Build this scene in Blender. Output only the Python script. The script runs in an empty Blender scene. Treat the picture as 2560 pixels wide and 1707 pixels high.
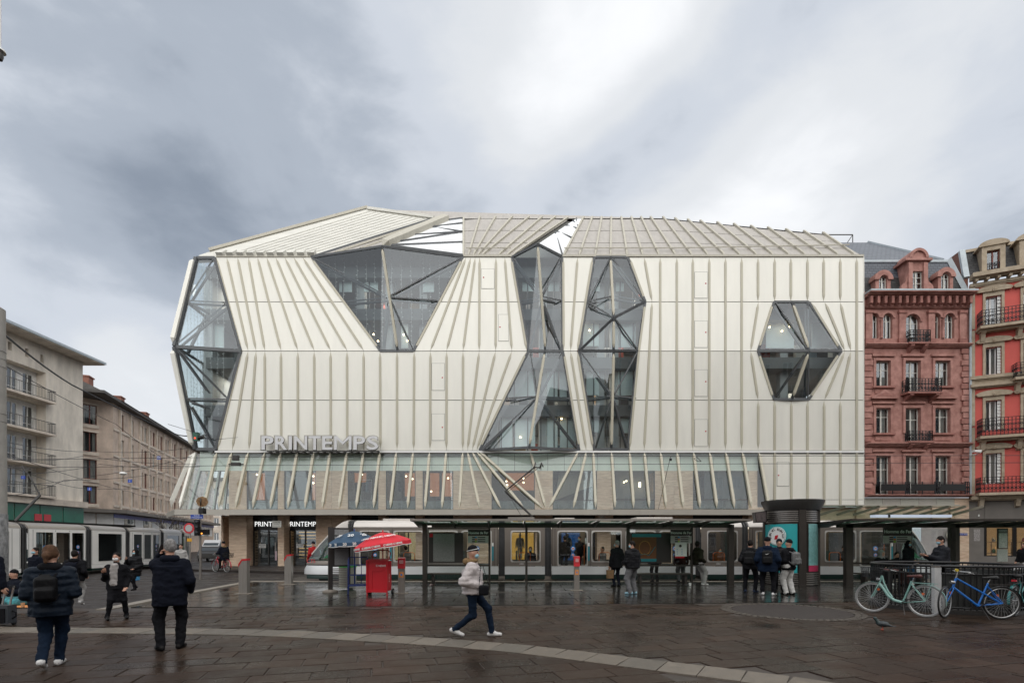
import bpy, bmesh, math, random
import numpy as np
from mathutils import Vector, Matrix
random.seed(7)
rng = np.random.default_rng(7)
SC = bpy.context.scene
COL = SC.collection
R = math.radians
PI = math.pi

# ------------------------------------------------------------------ camera, sky, sun, exposure
F = 1280.0          # focal length in photograph pixels (18 mm on 36 mm film)
HOR = 1355.0        # horizon row of the photograph
CAMZ = 1.7
cam = bpy.data.cameras.new('camera')
cam.sensor_width = 36.0
cam.lens = 18.0
cam.shift_y = (HOR - 853.5) / 2560.0
cam.clip_start = 0.1
cam.clip_end = 2000.0
camo = bpy.data.objects.new('camera', cam)
camo.location = (0, 0, CAMZ)
camo.rotation_euler = (R(90), 0, 0)
COL.objects.link(camo)
SC.camera = camo

SUN_EL, SUN_AZ = 48.0, 163.0      # sun behind the camera, veiled by cloud (azimuth clockwise from +Y)
W = bpy.data.worlds.new('World')
SC.world = W
W.use_nodes = True
wt = W.node_tree
wt.nodes.clear()
WN = wt.nodes.new
WL = wt.links.new
w_out = WN('ShaderNodeOutputWorld')
sky = WN('ShaderNodeTexSky')
sky.sky_type = 'NISHITA'
sky.sun_disc = False
sky.sun_elevation = R(SUN_EL)
sky.sun_rotation = R(SUN_AZ)
bg_sky = WN('ShaderNodeBackground')
bg_sky.inputs['Strength'].default_value = 0.1
WL(sky.outputs[0], bg_sky.inputs['Color'])
tc = WN('ShaderNodeTexCoord')


def wmath(op, a, b=None, c=None, clamp=False):
    n = WN('ShaderNodeMath')
    n.operation = op
    n.use_clamp = clamp
    for i, v in enumerate((a, b, c)):
        if v is None:
            continue
        if isinstance(v, (int, float)):
            n.inputs[i].default_value = v
        else:
            WL(v, n.inputs[i])
    return n.outputs[0]


def wnoise(scale, detail, rough, stretch, rot, dist=0.0):
    mp = WN('ShaderNodeMapping')
    mp.inputs['Scale'].default_value = stretch
    mp.inputs['Rotation'].default_value = rot
    WL(tc.outputs['Generated'], mp.inputs['Vector'])
    n = WN('ShaderNodeTexNoise')
    n.inputs['Scale'].default_value = scale
    n.inputs['Detail'].default_value = detail
    n.inputs['Roughness'].default_value = rough
    n.inputs['Distortion'].default_value = dist
    WL(mp.outputs[0], n.inputs['Vector'])
    return n.outputs[0]


def cloud_mass(xs, ys, sharp, amp):
    """a broad bank of cloud centred on a direction: amp * exp(sharp * (cos angle - 1))"""
    d = Vector(((xs - 1280) / F, 1.0, (HOR - ys) / F)).normalized()
    n = WN('ShaderNodeVectorMath')
    n.operation = 'DOT_PRODUCT'
    n.inputs[1].default_value = d
    WL(tc.outputs['Generated'], n.inputs[0])
    e = wmath('EXPONENT', wmath('MULTIPLY', wmath('SUBTRACT', n.outputs['Value'], 1.0), sharp))
    return wmath('MULTIPLY', e, amp)


big = wnoise(2.6, 9, 0.5, (1.0, 1.0, 1.7), (0, R(35), 0), 0.45)
fine = wnoise(7.0, 8, 0.55, (0.8, 1.0, 1.8), (0, R(38), 0), 0.25)
val = wmath('ADD', wmath('MULTIPLY', big, 0.56), wmath('MULTIPLY', fine, 0.26))
CLOUDS = [(1600, 90, 30, 0.09), (1950, 330, 22, 0.10), (2300, 200, 20, 0.03), (1800, 520, 60, 0.08), (1310, 360, 240, 0.10), (1400, 275, 260, 0.15), (1500, 190, 260, 0.16), (1610, 100, 260, 0.14), (1720, 10, 260, 0.10), (1400, 490, 220, -0.11), (1500, 395, 240, -0.13), (1600, 310, 240, -0.15), (1700, 230, 240, -0.14), (1800, 150, 220, -0.12), (1910, 70, 200, -0.09), (2030, 0, 200, -0.06), (1000, 100, 36, 0.07), (2050, 380, 50, 0.07),
          (600, 540, 24, -0.24), (330, 640, 50, -0.08), (1000, 330, 40, -0.05), (150, 330, 30, 0.02), (2560, 560, 60, -0.16), (60, 60, 60, -0.08), 
          (330, 980, 90, 0.22), (900, 150, 16, -0.03), (1050, 430, 60, -0.05), (2150, 30, 60, -0.07)]
for c in CLOUDS:
    val = wmath('ADD', val, cloud_mass(*c))
# the overcast dome is brighter overhead and behind the camera than in the picture
sep = WN('ShaderNodeSeparateXYZ')
WL(tc.outputs['Generated'], sep.inputs[0])
up = wmath('MULTIPLY', wmath('MAXIMUM', sep.outputs['Z'], 0.0), 0.08)
back = wmath('MULTIPLY', wmath('MAXIMUM', wmath('MULTIPLY', sep.outputs['Y'], -1.0), 0.0), 0.50)
val = wmath('ADD', wmath('ADD', wmath('ADD', val, up), back), 0.03)
ramp = WN('ShaderNodeValToRGB')
cr = ramp.color_ramp
cr.interpolation = 'EASE'
stops = [(0.10, (0.22, 0.255, 0.31)), (0.27, (0.36, 0.40, 0.46)), (0.40, (0.53, 0.565, 0.62)), (0.56, (0.64, 0.66, 0.685)), (0.80, (0.82, 0.83, 0.845)), (1.0, (1.25, 1.26, 1.27))]
cr.elements[0].position = stops[0][0]
cr.elements[0].color = (*stops[0][1], 1)
cr.elements[1].position = stops[-1][0]
cr.elements[1].color = (*stops[-1][1], 1)
for p, c in stops[1:-1]:
    el = cr.elements.new(p)
    el.color = (*c, 1)
WL(val, ramp.inputs[0])
bg_cl = WN('ShaderNodeBackground')
bg_cl.inputs['Strength'].default_value = 1.0
WL(ramp.outputs[0], bg_cl.inputs['Color'])
wmix = WN('ShaderNodeMixShader')
wmix.inputs[0].default_value = 0.94
WL(bg_sky.outputs[0], wmix.inputs[1])
WL(bg_cl.outputs[0], wmix.inputs[2])
WL(wmix.outputs[0], w_out.inputs['Surface'])

sun = bpy.data.lights.new('sun', 'SUN')
sun.energy = 1.5
sun.angle = R(100)
sun.color = (1.0, 0.965, 0.90)
suno = bpy.data.objects.new('sun', sun)
_d = Vector((math.sin(R(SUN_AZ)) * math.cos(R(SUN_EL)), math.cos(R(SUN_AZ)) * math.cos(R(SUN_EL)), math.sin(R(SUN_EL))))
suno.rotation_euler = _d.to_track_quat('Z', 'Y').to_euler()
suno.location = (0, -20, 60)
COL.objects.link(suno)

SC.view_settings.view_transform = 'Standard'
SC.view_settings.look = 'None'
SC.view_settings.exposure = 0.35
SC.view_settings.gamma = 1.0
SC.view_settings.use_curve_mapping = False
SC.cycles.max_bounces = 8
SC.cycles.transparent_max_bounces = 24
SC.cycles.caustics_reflective = False
SC.cycles.caustics_refractive = False
SC.cycles.use_denoising = True


# ------------------------------------------------------------------ materials
def PM(name, col, rough=0.5, metal=0.0, var=0.0, vs=3.0, bump=0.0, bs=30.0, em=None, es=0.0, spec=0.5, coat=0.0,
       stretch=(1, 1, 1), rvar=0.0, col2=None, coord='pos', detail=5):
    """Principled material with noise-driven variation of colour, roughness and relief."""
    m = bpy.data.materials.new(name)
    m.use_nodes = True
    t = m.node_tree
    b = t.nodes['Principled BSDF']
    b.inputs['Base Color'].default_value = (*col, 1)
    b.inputs['Roughness'].default_value = rough
    b.inputs['Metallic'].default_value = metal
    b.inputs['Specular IOR Level'].default_value = spec
    b.inputs['Coat Weight'].default_value = coat
    b.inputs['Coat Roughness'].default_value = 0.08
    if em:
        b.inputs['Emission Color'].default_value = (*em, 1)
        b.inputs['Emission Strength'].default_value = es
    if var or bump or rvar or col2:
        if coord == 'pos':
            src = t.nodes.new('ShaderNodeNewGeometry').outputs['Position']
        else:
            src = t.nodes.new('ShaderNodeTexCoord').outputs['Object']
        mp = t.nodes.new('ShaderNodeMapping')
        mp.inputs['Scale'].default_value = stretch
        t.links.new(src, mp.inputs['Vector'])
        src = mp.outputs[0]
    if var or rvar or col2:
        n = t.nodes.new('ShaderNodeTexNoise')
        n.inputs['Scale'].default_value = vs
        n.inputs['Detail'].default_value = detail
        n.inputs['Roughness'].default_value = 0.62
        t.links.new(src, n.inputs['Vector'])
        if var or col2:
            mr = t.nodes.new('ShaderNodeMapRange')
            mr.inputs['From Min'].default_value = 0.3
            mr.inputs['From Max'].default_value = 0.7
            t.links.new(n.outputs[0], mr.inputs['Value'])
            mx = t.nodes.new('ShaderNodeMix')
            mx.data_type = 'RGBA'
            c1 = tuple(c * (1 - var) for c in col)
            c2 = col2 if col2 else tuple(min(1, c * (1 + var)) for c in col)
            mx.inputs['A'].default_value = (*c1, 1)
            mx.inputs['B'].default_value = (*c2, 1)
            t.links.new(mr.outputs[0], mx.inputs['Factor'])
            t.links.new(mx.outputs['Result'], b.inputs['Base Color'])
        if rvar:
            mr2 = t.nodes.new('ShaderNodeMapRange')
            mr2.inputs['From Min'].default_value = 0.3
            mr2.inputs['From Max'].default_value = 0.7
            mr2.inputs['To Min'].default_value = max(0.02, rough - rvar)
            mr2.inputs['To Max'].default_value = min(1, rough + rvar)
            t.links.new(n.outputs[0], mr2.inputs['Value'])
            t.links.new(mr2.outputs[0], b.inputs['Roughness'])
    if bump:
        n2 = t.nodes.new('ShaderNodeTexNoise')
        n2.inputs['Scale'].default_value = bs
        n2.inputs['Detail'].default_value = 6
        t.links.new(src, n2.inputs['Vector'])
        bp = t.nodes.new('ShaderNodeBump')
        bp.inputs['Strength'].default_value = bump
        bp.inputs['Distance'].default_value = 0.02
        t.links.new(n2.outputs[0], bp.inputs['Height'])
        t.links.new(bp.outputs[0], b.inputs['Normal'])
    return m


def glass(name, tint=(0.7, 0.78, 0.78), refl=0.16, rough=0.02, rtint=(0.9, 0.95, 1.0)):
    m = bpy.data.materials.new(name)
    m.use_nodes = True
    t = m.node_tree
    t.nodes.clear()
    o = t.nodes.new('ShaderNodeOutputMaterial')
    tr = t.nodes.new('ShaderNodeBsdfTransparent')
    tr.inputs[0].default_value = (*tint, 1)
    gl = t.nodes.new('ShaderNodeBsdfGlossy')
    gl.inputs['Color'].default_value = (*rtint, 1)
    gl.inputs['Roughness'].default_value = rough
    lw = t.nodes.new('ShaderNodeLayerWeight')
    lw.inputs['Blend'].default_value = 0.25
    mr = t.nodes.new('ShaderNodeMapRange')
    mr.inputs['To Min'].default_value = refl
    mr.inputs['To Max'].default_value = 0.9
    t.links.new(lw.outputs['Fresnel'], mr.inputs['Value'])
    mx = t.nodes.new('ShaderNodeMixShader')
    t.links.new(mr.outputs[0], mx.inputs[0])
    t.links.new(tr.outputs[0], mx.inputs[1])
    t.links.new(gl.outputs[0], mx.inputs[2])
    t.links.new(mx.outputs[0], o.inputs['Surface'])
    return m


def bricky(name, c1, c2, mortar, scale, bw, rh, rough=0.7, bump=0.4, plane='xz', msize=0.02):
    """rows of slates: colour per piece and relief from a brick texture in world metres"""
    m = PM(name, c1, rough)
    t = m.node_tree
    b = t.nodes['Principled BSDF']
    g = t.nodes.new('ShaderNodeNewGeometry')
    sp = t.nodes.new('ShaderNodeSeparateXYZ')
    cb = t.nodes.new('ShaderNodeCombineXYZ')
    t.links.new(g.outputs['Position'], sp.inputs[0])
    t.links.new(sp.outputs[{'x': 0, 'y': 1}[plane[0]]], cb.inputs[0])
    t.links.new(sp.outputs[{'z': 2, 'y': 1}[plane[1]]], cb.inputs[1])
    br = t.nodes.new('ShaderNodeTexBrick')
    br.inputs['Color1'].default_value = (*c1, 1)
    br.inputs['Color2'].default_value = (*c2, 1)
    br.inputs['Mortar'].default_value = (*mortar, 1)
    br.inputs['Scale'].default_value = scale
    br.inputs['Brick Width'].default_value = bw
    br.inputs['Row Height'].default_value = rh
    br.inputs['Mortar Size'].default_value = msize
    t.links.new(cb.outputs[0], br.inputs['Vector'])
    t.links.new(br.outputs['Color'], b.inputs['Base Color'])
    bp = t.nodes.new('ShaderNodeBump')
    bp.inputs['Strength'].default_value = bump
    bp.inputs['Distance'].default_value = 0.03
    bp.invert = True
    t.links.new(br.outputs['Fac'], bp.inputs['Height'])
    t.links.new(bp.outputs[0], b.inputs['Normal'])
    return m


# ------------------------------------------------------------------ geometry helpers
def P(xs, ys, Y):
    """world point seen at photograph pixel (xs, ys) when it stands Y metres away"""
    return Vector(((xs - 1280.0) / F * Y, Y, CAMZ - (ys - HOR) / F * Y))


def GX(xs, Y):
    return (xs - 1280.0) / F * Y


def ZZ(ys, Y):
    return CAMZ - (ys - HOR) / F * Y


class MB:
    def __init__(s):
        s.v, s.f, s.m = [], [], []
        s.cm = 0

    def mat(s, i):
        s.cm = i
        return s

    def add(s, vs, fs):
        n = len(s.v)
        s.v += [tuple(p) for p in vs]
        s.f += [tuple(i + n for i in f) for f in fs]
        s.m += [s.cm] * len(fs)
        return s

    def poly(s, pts):
        return s.add(pts, [tuple(range(len(pts)))])

    def box(s, x0, x1, y0, y1, z0, z1):
        vs = [(x, y, z) for z in (z0, z1) for y in (y0, y1) for x in (x0, x1)]
        return s.add(vs, [(0, 2, 3, 1), (4, 5, 7, 6), (0, 1, 5, 4), (2, 6, 7, 3), (0, 4, 6, 2), (1, 3, 7, 5)])

    def prism(s, pts, vec):
        """closed prism: polygon pts swept along vec"""
        pts = [Vector(p) for p in pts]
        vec = Vector(vec)
        n = len(pts)
        vs = pts + [p + vec for p in pts]
        fs = [tuple(range(n)), tuple(range(2 * n - 1, n - 1, -1))]
        fs += [(i, i + n, (i + 1) % n + n, (i + 1) % n) for i in range(n)]
        return s.add(vs, fs)

    def bar(s, a, b, w, d=None, up=(0, 0, 1)):
        """rectangular bar from a to b, w wide and d deep"""
        a, b = Vector(a), Vector(b)
        d = w if d is None else d
        t = (b - a).normalized()
        u = Vector(up)
        if abs(t.dot(u)) > 0.98:
            u = Vector((0, 1, 0))
        x = t.cross(u).normalized()
        y = x.cross(t).normalized()
        vs = []
        for p in (a, b):
            for sx, sy in ((-1, -1), (1, -1), (1, 1), (-1, 1)):
                vs.append(p + x * (sx * w / 2) + y * (sy * d / 2))
        return s.add(vs, [(3, 2, 1, 0), (4, 5, 6, 7), (0, 1, 5, 4), (1, 2, 6, 5), (2, 3, 7, 6), (3, 0, 4, 7)])

    def tube(s, path, r, n=8, closed=False, caps=True):
        path = [Vector(p) for p in path]
        rs = r if isinstance(r, (list, tuple)) else [r] * len(path)
        k = len(path)
        vs = []
        prev = None
        for i, p in enumerate(path):
            if closed:
                t = (path[(i + 1) % k] - path[i - 1]).normalized()
            else:
                t = (path[min(i + 1, k - 1)] - path[max(i - 1, 0)]).normalized()
            if prev is None:
                u = Vector((0, 0, 1)) if abs(t.z) < 0.9 else Vector((1, 0, 0))
                x = t.cross(u).normalized()
            else:
                x = (prev - t * prev.dot(t)).normalized()
            prev = x
            y = t.cross(x)
            for j in range(n):
                a = 2 * PI * j / n
                vs.append(p + (x * math.cos(a) + y * math.sin(a)) * rs[i])
        fs = []
        for i in range(k if closed else k - 1):
            i2 = (i + 1) % k
            for j in range(n):
                j2 = (j + 1) % n
                fs.append((i * n + j, i * n + j2, i2 * n + j2, i2 * n + j))
        if caps and not closed:
            fs.append(tuple(range(n - 1, -1, -1)))
            fs.append(tuple((k - 1) * n + j for j in range(n)))
        return s.add(vs, fs)

    def lathe(s, prof, c=(0, 0, 0), n=24, a0=0.0, a1=2 * PI, sx=1.0, sy=1.0):
        """profile [(radius, z)] turned about the vertical through c"""
        full = abs(a1 - a0 - 2 * PI) < 1e-6
        m = n if full else n + 1
        vs = []
        for r, z in prof:
            for j in range(m):
                a = a0 + (a1 - a0) * j / n
                vs.append((c[0] + r * sx * math.cos(a), c[1] + r * sy * math.sin(a), c[2] + z))
        fs = []
        for i in range(len(prof) - 1):
            for j in range(n):
                j2 = (j + 1) % m
                fs.append((i * m + j, i * m + j2, (i + 1) * m + j2, (i + 1) * m + j))
        return s.add(vs, fs)

    def disc(s, c, r, nrm=(0, -1, 0), n=20, t=0.0):
        nrm = Vector(nrm).normalized()
        x = nrm.orthogonal().normalized()
        y = nrm.cross(x)
        c = Vector(c)
        pts = [c + (x * math.cos(2 * PI * j / n) + y * math.sin(2 * PI * j / n)) * r for j in range(n)]
        if t:
            return s.prism(pts, -nrm * t)
        return s.poly(pts)

    def loft(s, rings, cap=True):
        n = len(rings[0])
        vs = [p for r in rings for p in r]
        fs = []
        for i in range(len(rings) - 1):
            for j in range(n):
                j2 = (j + 1) % n
                fs.append((i * n + j, i * n + j2, (i + 1) * n + j2, (i + 1) * n + j))
        if cap:
            fs.append(tuple(range(n - 1, -1, -1)))
            fs.append(tuple((len(rings) - 1) * n + j for j in range(n)))
        return s.add(vs, fs)

    def mesh(s, name, mats, smooth=False, fix=True):
        me = bpy.data.meshes.new(name)
        me.from_pydata(s.v, [], s.f)
        mats = mats if isinstance(mats, (list, tuple)) else [mats]
        for m in mats:
            me.materials.append(m)
        if len(mats) > 1:
            me.polygons.foreach_set('material_index', s.m)
        if fix:
            bm = bmesh.new()
            bm.from_mesh(me)
            bmesh.ops.recalc_face_normals(bm, faces=bm.faces)
            bm.to_mesh(me)
            bm.free()
        if smooth:
            me.polygons.foreach_set('use_smooth', [True] * len(me.polygons))
            try:
                me.set_sharp_from_angle(angle=R(40))
            except Exception:
                pass
        me.update()
        return me

    def build(s, name, mats, parent=None, world=False, smooth=False, fix=True, **props):
        o = bpy.data.objects.new(name, s.mesh(name, mats, smooth, fix))
        COL.objects.link(o)
        return adopt(o, parent, world, **props)


def adopt(o, parent=None, world=False, **props):
    if parent is not None:
        o.parent = parent
        if world:
            o.location = o.location - parent.location
    for k, v in props.items():
        o[k] = v
    return o


def link_copy(o, parent=None):
    """copy of a thing with copies of its parts and sub-parts (mesh data shared)"""
    c = o.copy()
    COL.objects.link(c)
    c.parent = parent
    for ch in list(o.children):
        link_copy(ch, c)
    return c


def thing(name, label, cat, loc=(0, 0, 0), rz=0.0, group=None):
    o = bpy.data.objects.new(name, None)
    o.empty_display_size = 0.2
    COL.objects.link(o)
    o.location = loc
    o.rotation_euler = (0, 0, rz)
    o['label'] = label
    o['category'] = cat
    if group:
        o['group'] = group
    return o


def tag(o, label, cat, group=None):
    o['label'] = label
    o['category'] = cat
    if group:
        o['group'] = group
    return o


def inst(name, me, loc=(0, 0, 0), rot=(0, 0, 0), parent=None, world=False, scale=None, **props):
    o = bpy.data.objects.new(name, me)
    COL.objects.link(o)
    o.location = Vector(loc)
    o.rotation_euler = rot
    if scale:
        o.scale = scale
    return adopt(o, parent, world, **props)


def text_mesh(name, body, size, extr, mat, align='CENTER', bevel=0.0, sx=1.0, bold=0.0, res=3):
    cu = bpy.data.curves.new(name + '_c', 'FONT')
    cu.body = body
    cu.size = size
    cu.extrude = extr
    cu.align_x = align
    cu.align_y = 'CENTER'
    cu.offset = bold
    cu.resolution_u = res
    cu.bevel_depth = bevel
    o = bpy.data.objects.new(name + '_c', cu)
    COL.objects.link(o)
    dg = bpy.context.evaluated_depsgraph_get()
    me = bpy.data.meshes.new_from_object(o.evaluated_get(dg))
    bpy.data.objects.remove(o)
    bpy.data.curves.remove(cu)
    me.name = name
    if sx != 1.0:
        me.transform(Matrix.Scale(sx, 4, (1, 0, 0)))
    me.materials.clear()
    me.materials.append(mat)
    return me


def text(name, body, size, loc, mat, parent=None, rot=(PI / 2, 0, 0), extr=0.004, world=False, align='CENTER', bold=0.0, sx=1.0, **props):
    me = text_mesh(name, body, size, extr, mat, align, sx=sx, bold=bold)
    return inst(name, me, loc, rot, parent, world, **props)


# ---- implicit surfaces: tapered capsules, ellipsoids, cones and rounded boxes blended into one skin
def _sd(p, q):
    k = q[0]
    if k == 'cap':
        a, b = np.array(q[1]), np.array(q[2])
        ab = b - a
        t = np.clip(((p - a) @ ab) / max(1e-9, ab @ ab), 0, 1)
        return np.linalg.norm(p - a - t[..., None] * ab, axis=-1) - (q[3] + (q[4] - q[3]) * t)
    if k == 'ell':
        r = np.array(q[2])
        return (np.linalg.norm((p - np.array(q[1])) / r, axis=-1) - 1) * r.min()
    if k == 'cone':     # q: bottom centre, (a,b), top centre, (a,b)
        c0, c1 = np.array(q[1]), np.array(q[3])
        t = np.clip((p[..., 2] - c0[2]) / (c1[2] - c0[2]), 0, 1)
        a = q[2][0] + (q[4][0] - q[2][0]) * t
        b = q[2][1] + (q[4][1] - q[2][1]) * t
        cx = c0[0] + (c1[0] - c0[0]) * t
        cy = c0[1] + (c1[1] - c0[1]) * t
        d = (np.sqrt(((p[..., 0] - cx) / a) ** 2 + ((p[..., 1] - cy) / b) ** 2) - 1) * np.minimum(a, b)
        return np.maximum(d, np.maximum(c0[2] - p[..., 2], p[..., 2] - c1[2]))
    if k == 'box':
        h = np.array(q[2])
        r = q[3]
        d = np.abs(p - np.array(q[1])) - (h - r)
        return np.linalg.norm(np.maximum(d, 0), axis=-1) + np.minimum(d.max(-1), 0) - r
    raise ValueError(k)


def _bounds(prims):
    lo, hi = [], []
    for q in prims:
        if q[0] == 'cap':
            r = max(q[3], q[4])
            lo.append(np.minimum(q[1], q[2]) - r)
            hi.append(np.maximum(q[1], q[2]) + r)
        elif q[0] in ('ell', 'box'):
            lo.append(np.array(q[1]) - np.array(q[2]))
            hi.append(np.array(q[1]) + np.array(q[2]))
        else:
            for c, ab in ((q[1], q[2]), (q[3], q[4])):
                e = np.array((ab[0], ab[1], 0))
                lo.append(np.array(c) - e)
                hi.append(np.array(c) + e)
    return np.min(lo, 0), np.max(hi, 0)


def skin_mesh(name, prims, mats, h=0.02, k=0.03, cuts=()):
    """surface-nets mesh of the smooth union of prims; prims end with a material index; cuts are (point, normal) half-spaces removed"""
    lo, hi = _bounds(prims)
    lo = lo - 2.2 * h
    n = np.ceil((hi + 2.2 * h - lo) / h).astype(int) + 1
    g = np.stack(np.meshgrid(*[lo[i] + np.arange(n[i]) * h for i in range(3)], indexing='ij'), -1)
    f = np.full(g.shape[:3], 9.0)
    for q in prims:
        d = _sd(g, q)
        m = np.maximum(k - np.abs(f - d), 0) / k
        f = np.minimum(f, d) - m * m * k * 0.25
    for pt, nr in cuts:
        f = np.maximum(f, (g - np.array(pt)) @ np.array(nr, float))
    ins = f < 0
    cn = [(i, j, l) for i in (0, 1) for j in (0, 1) for l in (0, 1)]
    sh = tuple(n - 1)
    sl = lambda o: tuple(slice(o[i], o[i] + sh[i]) for i in range(3))
    cnt = sum(ins[sl(o)].astype(int) for o in cn)
    act = (cnt > 0) & (cnt < 8)
    pos = np.zeros(sh + (3,))
    num = np.zeros(sh)
    for a in cn:
        for ax in range(3):
            if a[ax] == 1:
                continue
            b = list(a)
            b[ax] = 1
            fa, fb = f[sl(a)], f[sl(b)]
            x = (fa < 0) != (fb < 0)
            t = np.where(x, fa / np.where(fa == fb, 1, fa - fb), 0)
            pt = np.zeros(sh + (3,)) + np.array(a, float)
            pt[..., ax] += t
            pos += pt * x[..., None]
            num += x
    ids = np.full(sh, -1)
    idx = np.argwhere(act)
    ids[act] = np.arange(len(idx))
    v = lo + (idx + pos[act] / num[act][:, None]) * h
    fs = []
    for ax in range(3):
        o1, o2 = [(1, 2), (2, 0), (0, 1)][ax]
        s0 = [slice(1, sh[i]) for i in range(3)]
        s0[ax] = slice(0, sh[ax])
        sA, sB = list(s0), list(s0)
        sB[ax] = slice(1, sh[ax] + 1)
        A, B = ins[tuple(sA)], ins[tuple(sB)]
        e = np.argwhere(A != B)
        if not len(e):
            continue
        base = e.copy()
        for i in range(3):
            if i != ax:
                base[:, i] += 1
        def cell(d1, d2):
            c = base.copy()
            c[:, o1] -= d1
            c[:, o2] -= d2
            return ids[c[:, 0], c[:, 1], c[:, 2]]
        qd = np.stack([cell(1, 1), cell(0, 1), cell(0, 0), cell(1, 0)], 1)
        fl = ~A[tuple(e.T)]
        qd[fl] = qd[fl][:, ::-1]
        fs.append(qd)
    fs = np.concatenate(fs)
    fs = fs[(fs >= 0).all(1)]
    me = bpy.data.meshes.new(name)
    me.from_pydata(v.tolist(), [], fs.tolist())
    for m in mats:
        me.materials.append(m)
    if len(mats) > 1:
        cen = v[fs].mean(1)
        D = np.stack([_sd(cen, q) for q in prims], 1)
        mi = np.array([q[-1] for q in prims])[D.argmin(1)]
        me.polygons.foreach_set('material_index', mi.astype(np.int32))
    me.polygons.foreach_set('use_smooth', [True] * len(me.polygons))
    me.update()
    return me
# ------------------------------------------------------------------ shared materials
M_panel = PM('pearl_panel', (0.755, 0.74, 0.675), 0.36, 0.10, var=0.05, vs=0.9, stretch=(1.3, 1, 0.25), spec=0.5, rvar=0.06)
M_fin = PM('champagne_fin', (0.47, 0.44, 0.35), 0.42, 0.0, var=0.05, vs=3, stretch=(1, 1, 0.4), rvar=0.06)
M_roofp = PM('zinc_roof', (0.41, 0.385, 0.355), 0.5, 0.0, var=0.10, vs=1.3, stretch=(3, 1, 1), bump=0.15, bs=30)
M_rooffin = PM('roof_fin', (0.47, 0.445, 0.375), 0.5, 0.0, var=0.10, vs=6)
M_white_roof = PM('white_roof', (0.64, 0.63, 0.58), 0.5, 0.0, var=0.10, vs=1.2, stretch=(0.4, 1, 3))
M_joint = PM('dark_joint', (0.10, 0.10, 0.09), 0.8)
M_steel = PM('truss_steel', (0.085, 0.09, 0.095), 0.45, 0.3, var=0.1, vs=4)
M_black = PM('black_metal', (0.012, 0.012, 0.013), 0.35, 0.2)
M_dark = PM('dark_grey_metal', (0.045, 0.042, 0.04), 0.4, 0.3, var=0.12, vs=6)
M_inner = PM('interior_grey', (0.52, 0.53, 0.53), 0.85, var=0.15, vs=0.6)
M_slab = PM('floor_slab', (0.20, 0.205, 0.205), 0.8, var=0.1, vs=0.7)
M_innerpane = PM('inner_pane_sky', (0.74, 0.84, 0.82), 0.5, var=0.06, vs=1.0)  # inner panes and blinds, reflected sky painted into their pale teal
M_gl = glass('bay_glass', (0.84, 0.91, 0.92), 0.085)
M_skgl = glass('skirt_glass', (0.90, 0.94, 0.92), 0.045)
M_shopgl = glass('shop_glass', (0.80, 0.83, 0.83), 0.07)
M_whitegl = PM('fritted_roof_glass', (0.90, 0.92, 0.94), 0.25, spec=0.6)
M_stone = PM('travertine', (0.66, 0.475, 0.33), 0.75, var=0.22, vs=1.6, stretch=(1, 1, 7), bump=0.35, bs=14, col2=(0.80, 0.63, 0.48))
M_stone2 = PM('travertine_dark', (0.60, 0.41, 0.275), 0.75, var=0.2, vs=1.9, stretch=(1, 1, 8), bump=0.35, bs=14, col2=(0.74, 0.56, 0.42))
M_mint = PM('mint_spandrel', (0.72, 0.79, 0.71), 0.3, var=0.04, vs=1.5)
M_canopy = PM('canopy_metal', (0.40, 0.375, 0.33), 0.4, 0.2, var=0.05, vs=1.5)
M_soffit = PM('canopy_soffit', (0.34, 0.31, 0.27), 0.3, 0.4)
M_letter = PM('letter_face', (0.50, 0.50, 0.51), 0.4, 0.4)
M_letter2 = PM('letter_rim', (0.30, 0.285, 0.25), 0.45, 0.3)
M_lamp = PM('warm_lamp', (1, 0.8, 0.55), 0.5, em=(1, 0.68, 0.36), es=9.0)
M_lampw = PM('shop_lamp', (1, 0.9, 0.7), 0.5, em=(1, 0.82, 0.55), es=7.0)
M_reddot = PM('red_dot', (0.42, 0.01, 0.03), 0.4)
M_bulb = PM('string_light', (0.75, 0.76, 0.74), 0.4)
M_white = PM('white_paint', (0.78, 0.78, 0.76), 0.45)
M_signtxt = PM('lit_sign_letters', (0.9, 0.9, 0.88), 0.4, em=(0.9, 0.92, 0.9), es=0.9)
M_red = PM('red_paint', (0.50, 0.012, 0.022), 0.35, coat=0.2)
M_inox = PM('brushed_steel', (0.34, 0.315, 0.29), 0.34, 0.75, var=0.12, vs=3, stretch=(10, 10, 0.5))
M_concrete = PM('concrete', (0.33, 0.315, 0.29), 0.85, var=0.14, vs=2.4, bump=0.3, bs=25)
M_rubber = PM('rubber', (0.012, 0.012, 0.012), 0.6)
M_chrome = PM('chrome', (0.45, 0.45, 0.45), 0.25, 0.9)

# ------------------------------------------------------------------ ground
M_asph = PM('wet_asphalt', (0.038, 0.032, 0.029), 0.5, var=0.3, vs=1.2, bump=0.35, bs=60, rvar=0.25, spec=0.18)
M_pave = [PM('wet_paving_%d' % i, c, 0.36, var=0.38, vs=0.8, bump=0.16, bs=45, rvar=0.26, spec=0.13)
          for i, c in enumerate([(0.037, 0.0235, 0.0165), (0.033, 0.0215, 0.0155), (0.042, 0.027, 0.019), (0.030, 0.020, 0.0145)])]
M_plat = [PM('soaked_paving_%d' % i, c, 0.16, var=0.3, vs=0.9, bump=0.07, bs=30, rvar=0.11, spec=0.5)
          for i, c in enumerate([(0.030, 0.027, 0.024), (0.024, 0.022, 0.020), (0.036, 0.032, 0.027)])]
M_sett = [PM('granite_sett_%d' % i, c, 0.55, var=0.25, vs=7, bump=0.4, bs=60, rvar=0.15)
          for i, c in enumerate([(0.145, 0.122, 0.096), (0.12, 0.104, 0.084), (0.165, 0.14, 0.112)])]
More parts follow.
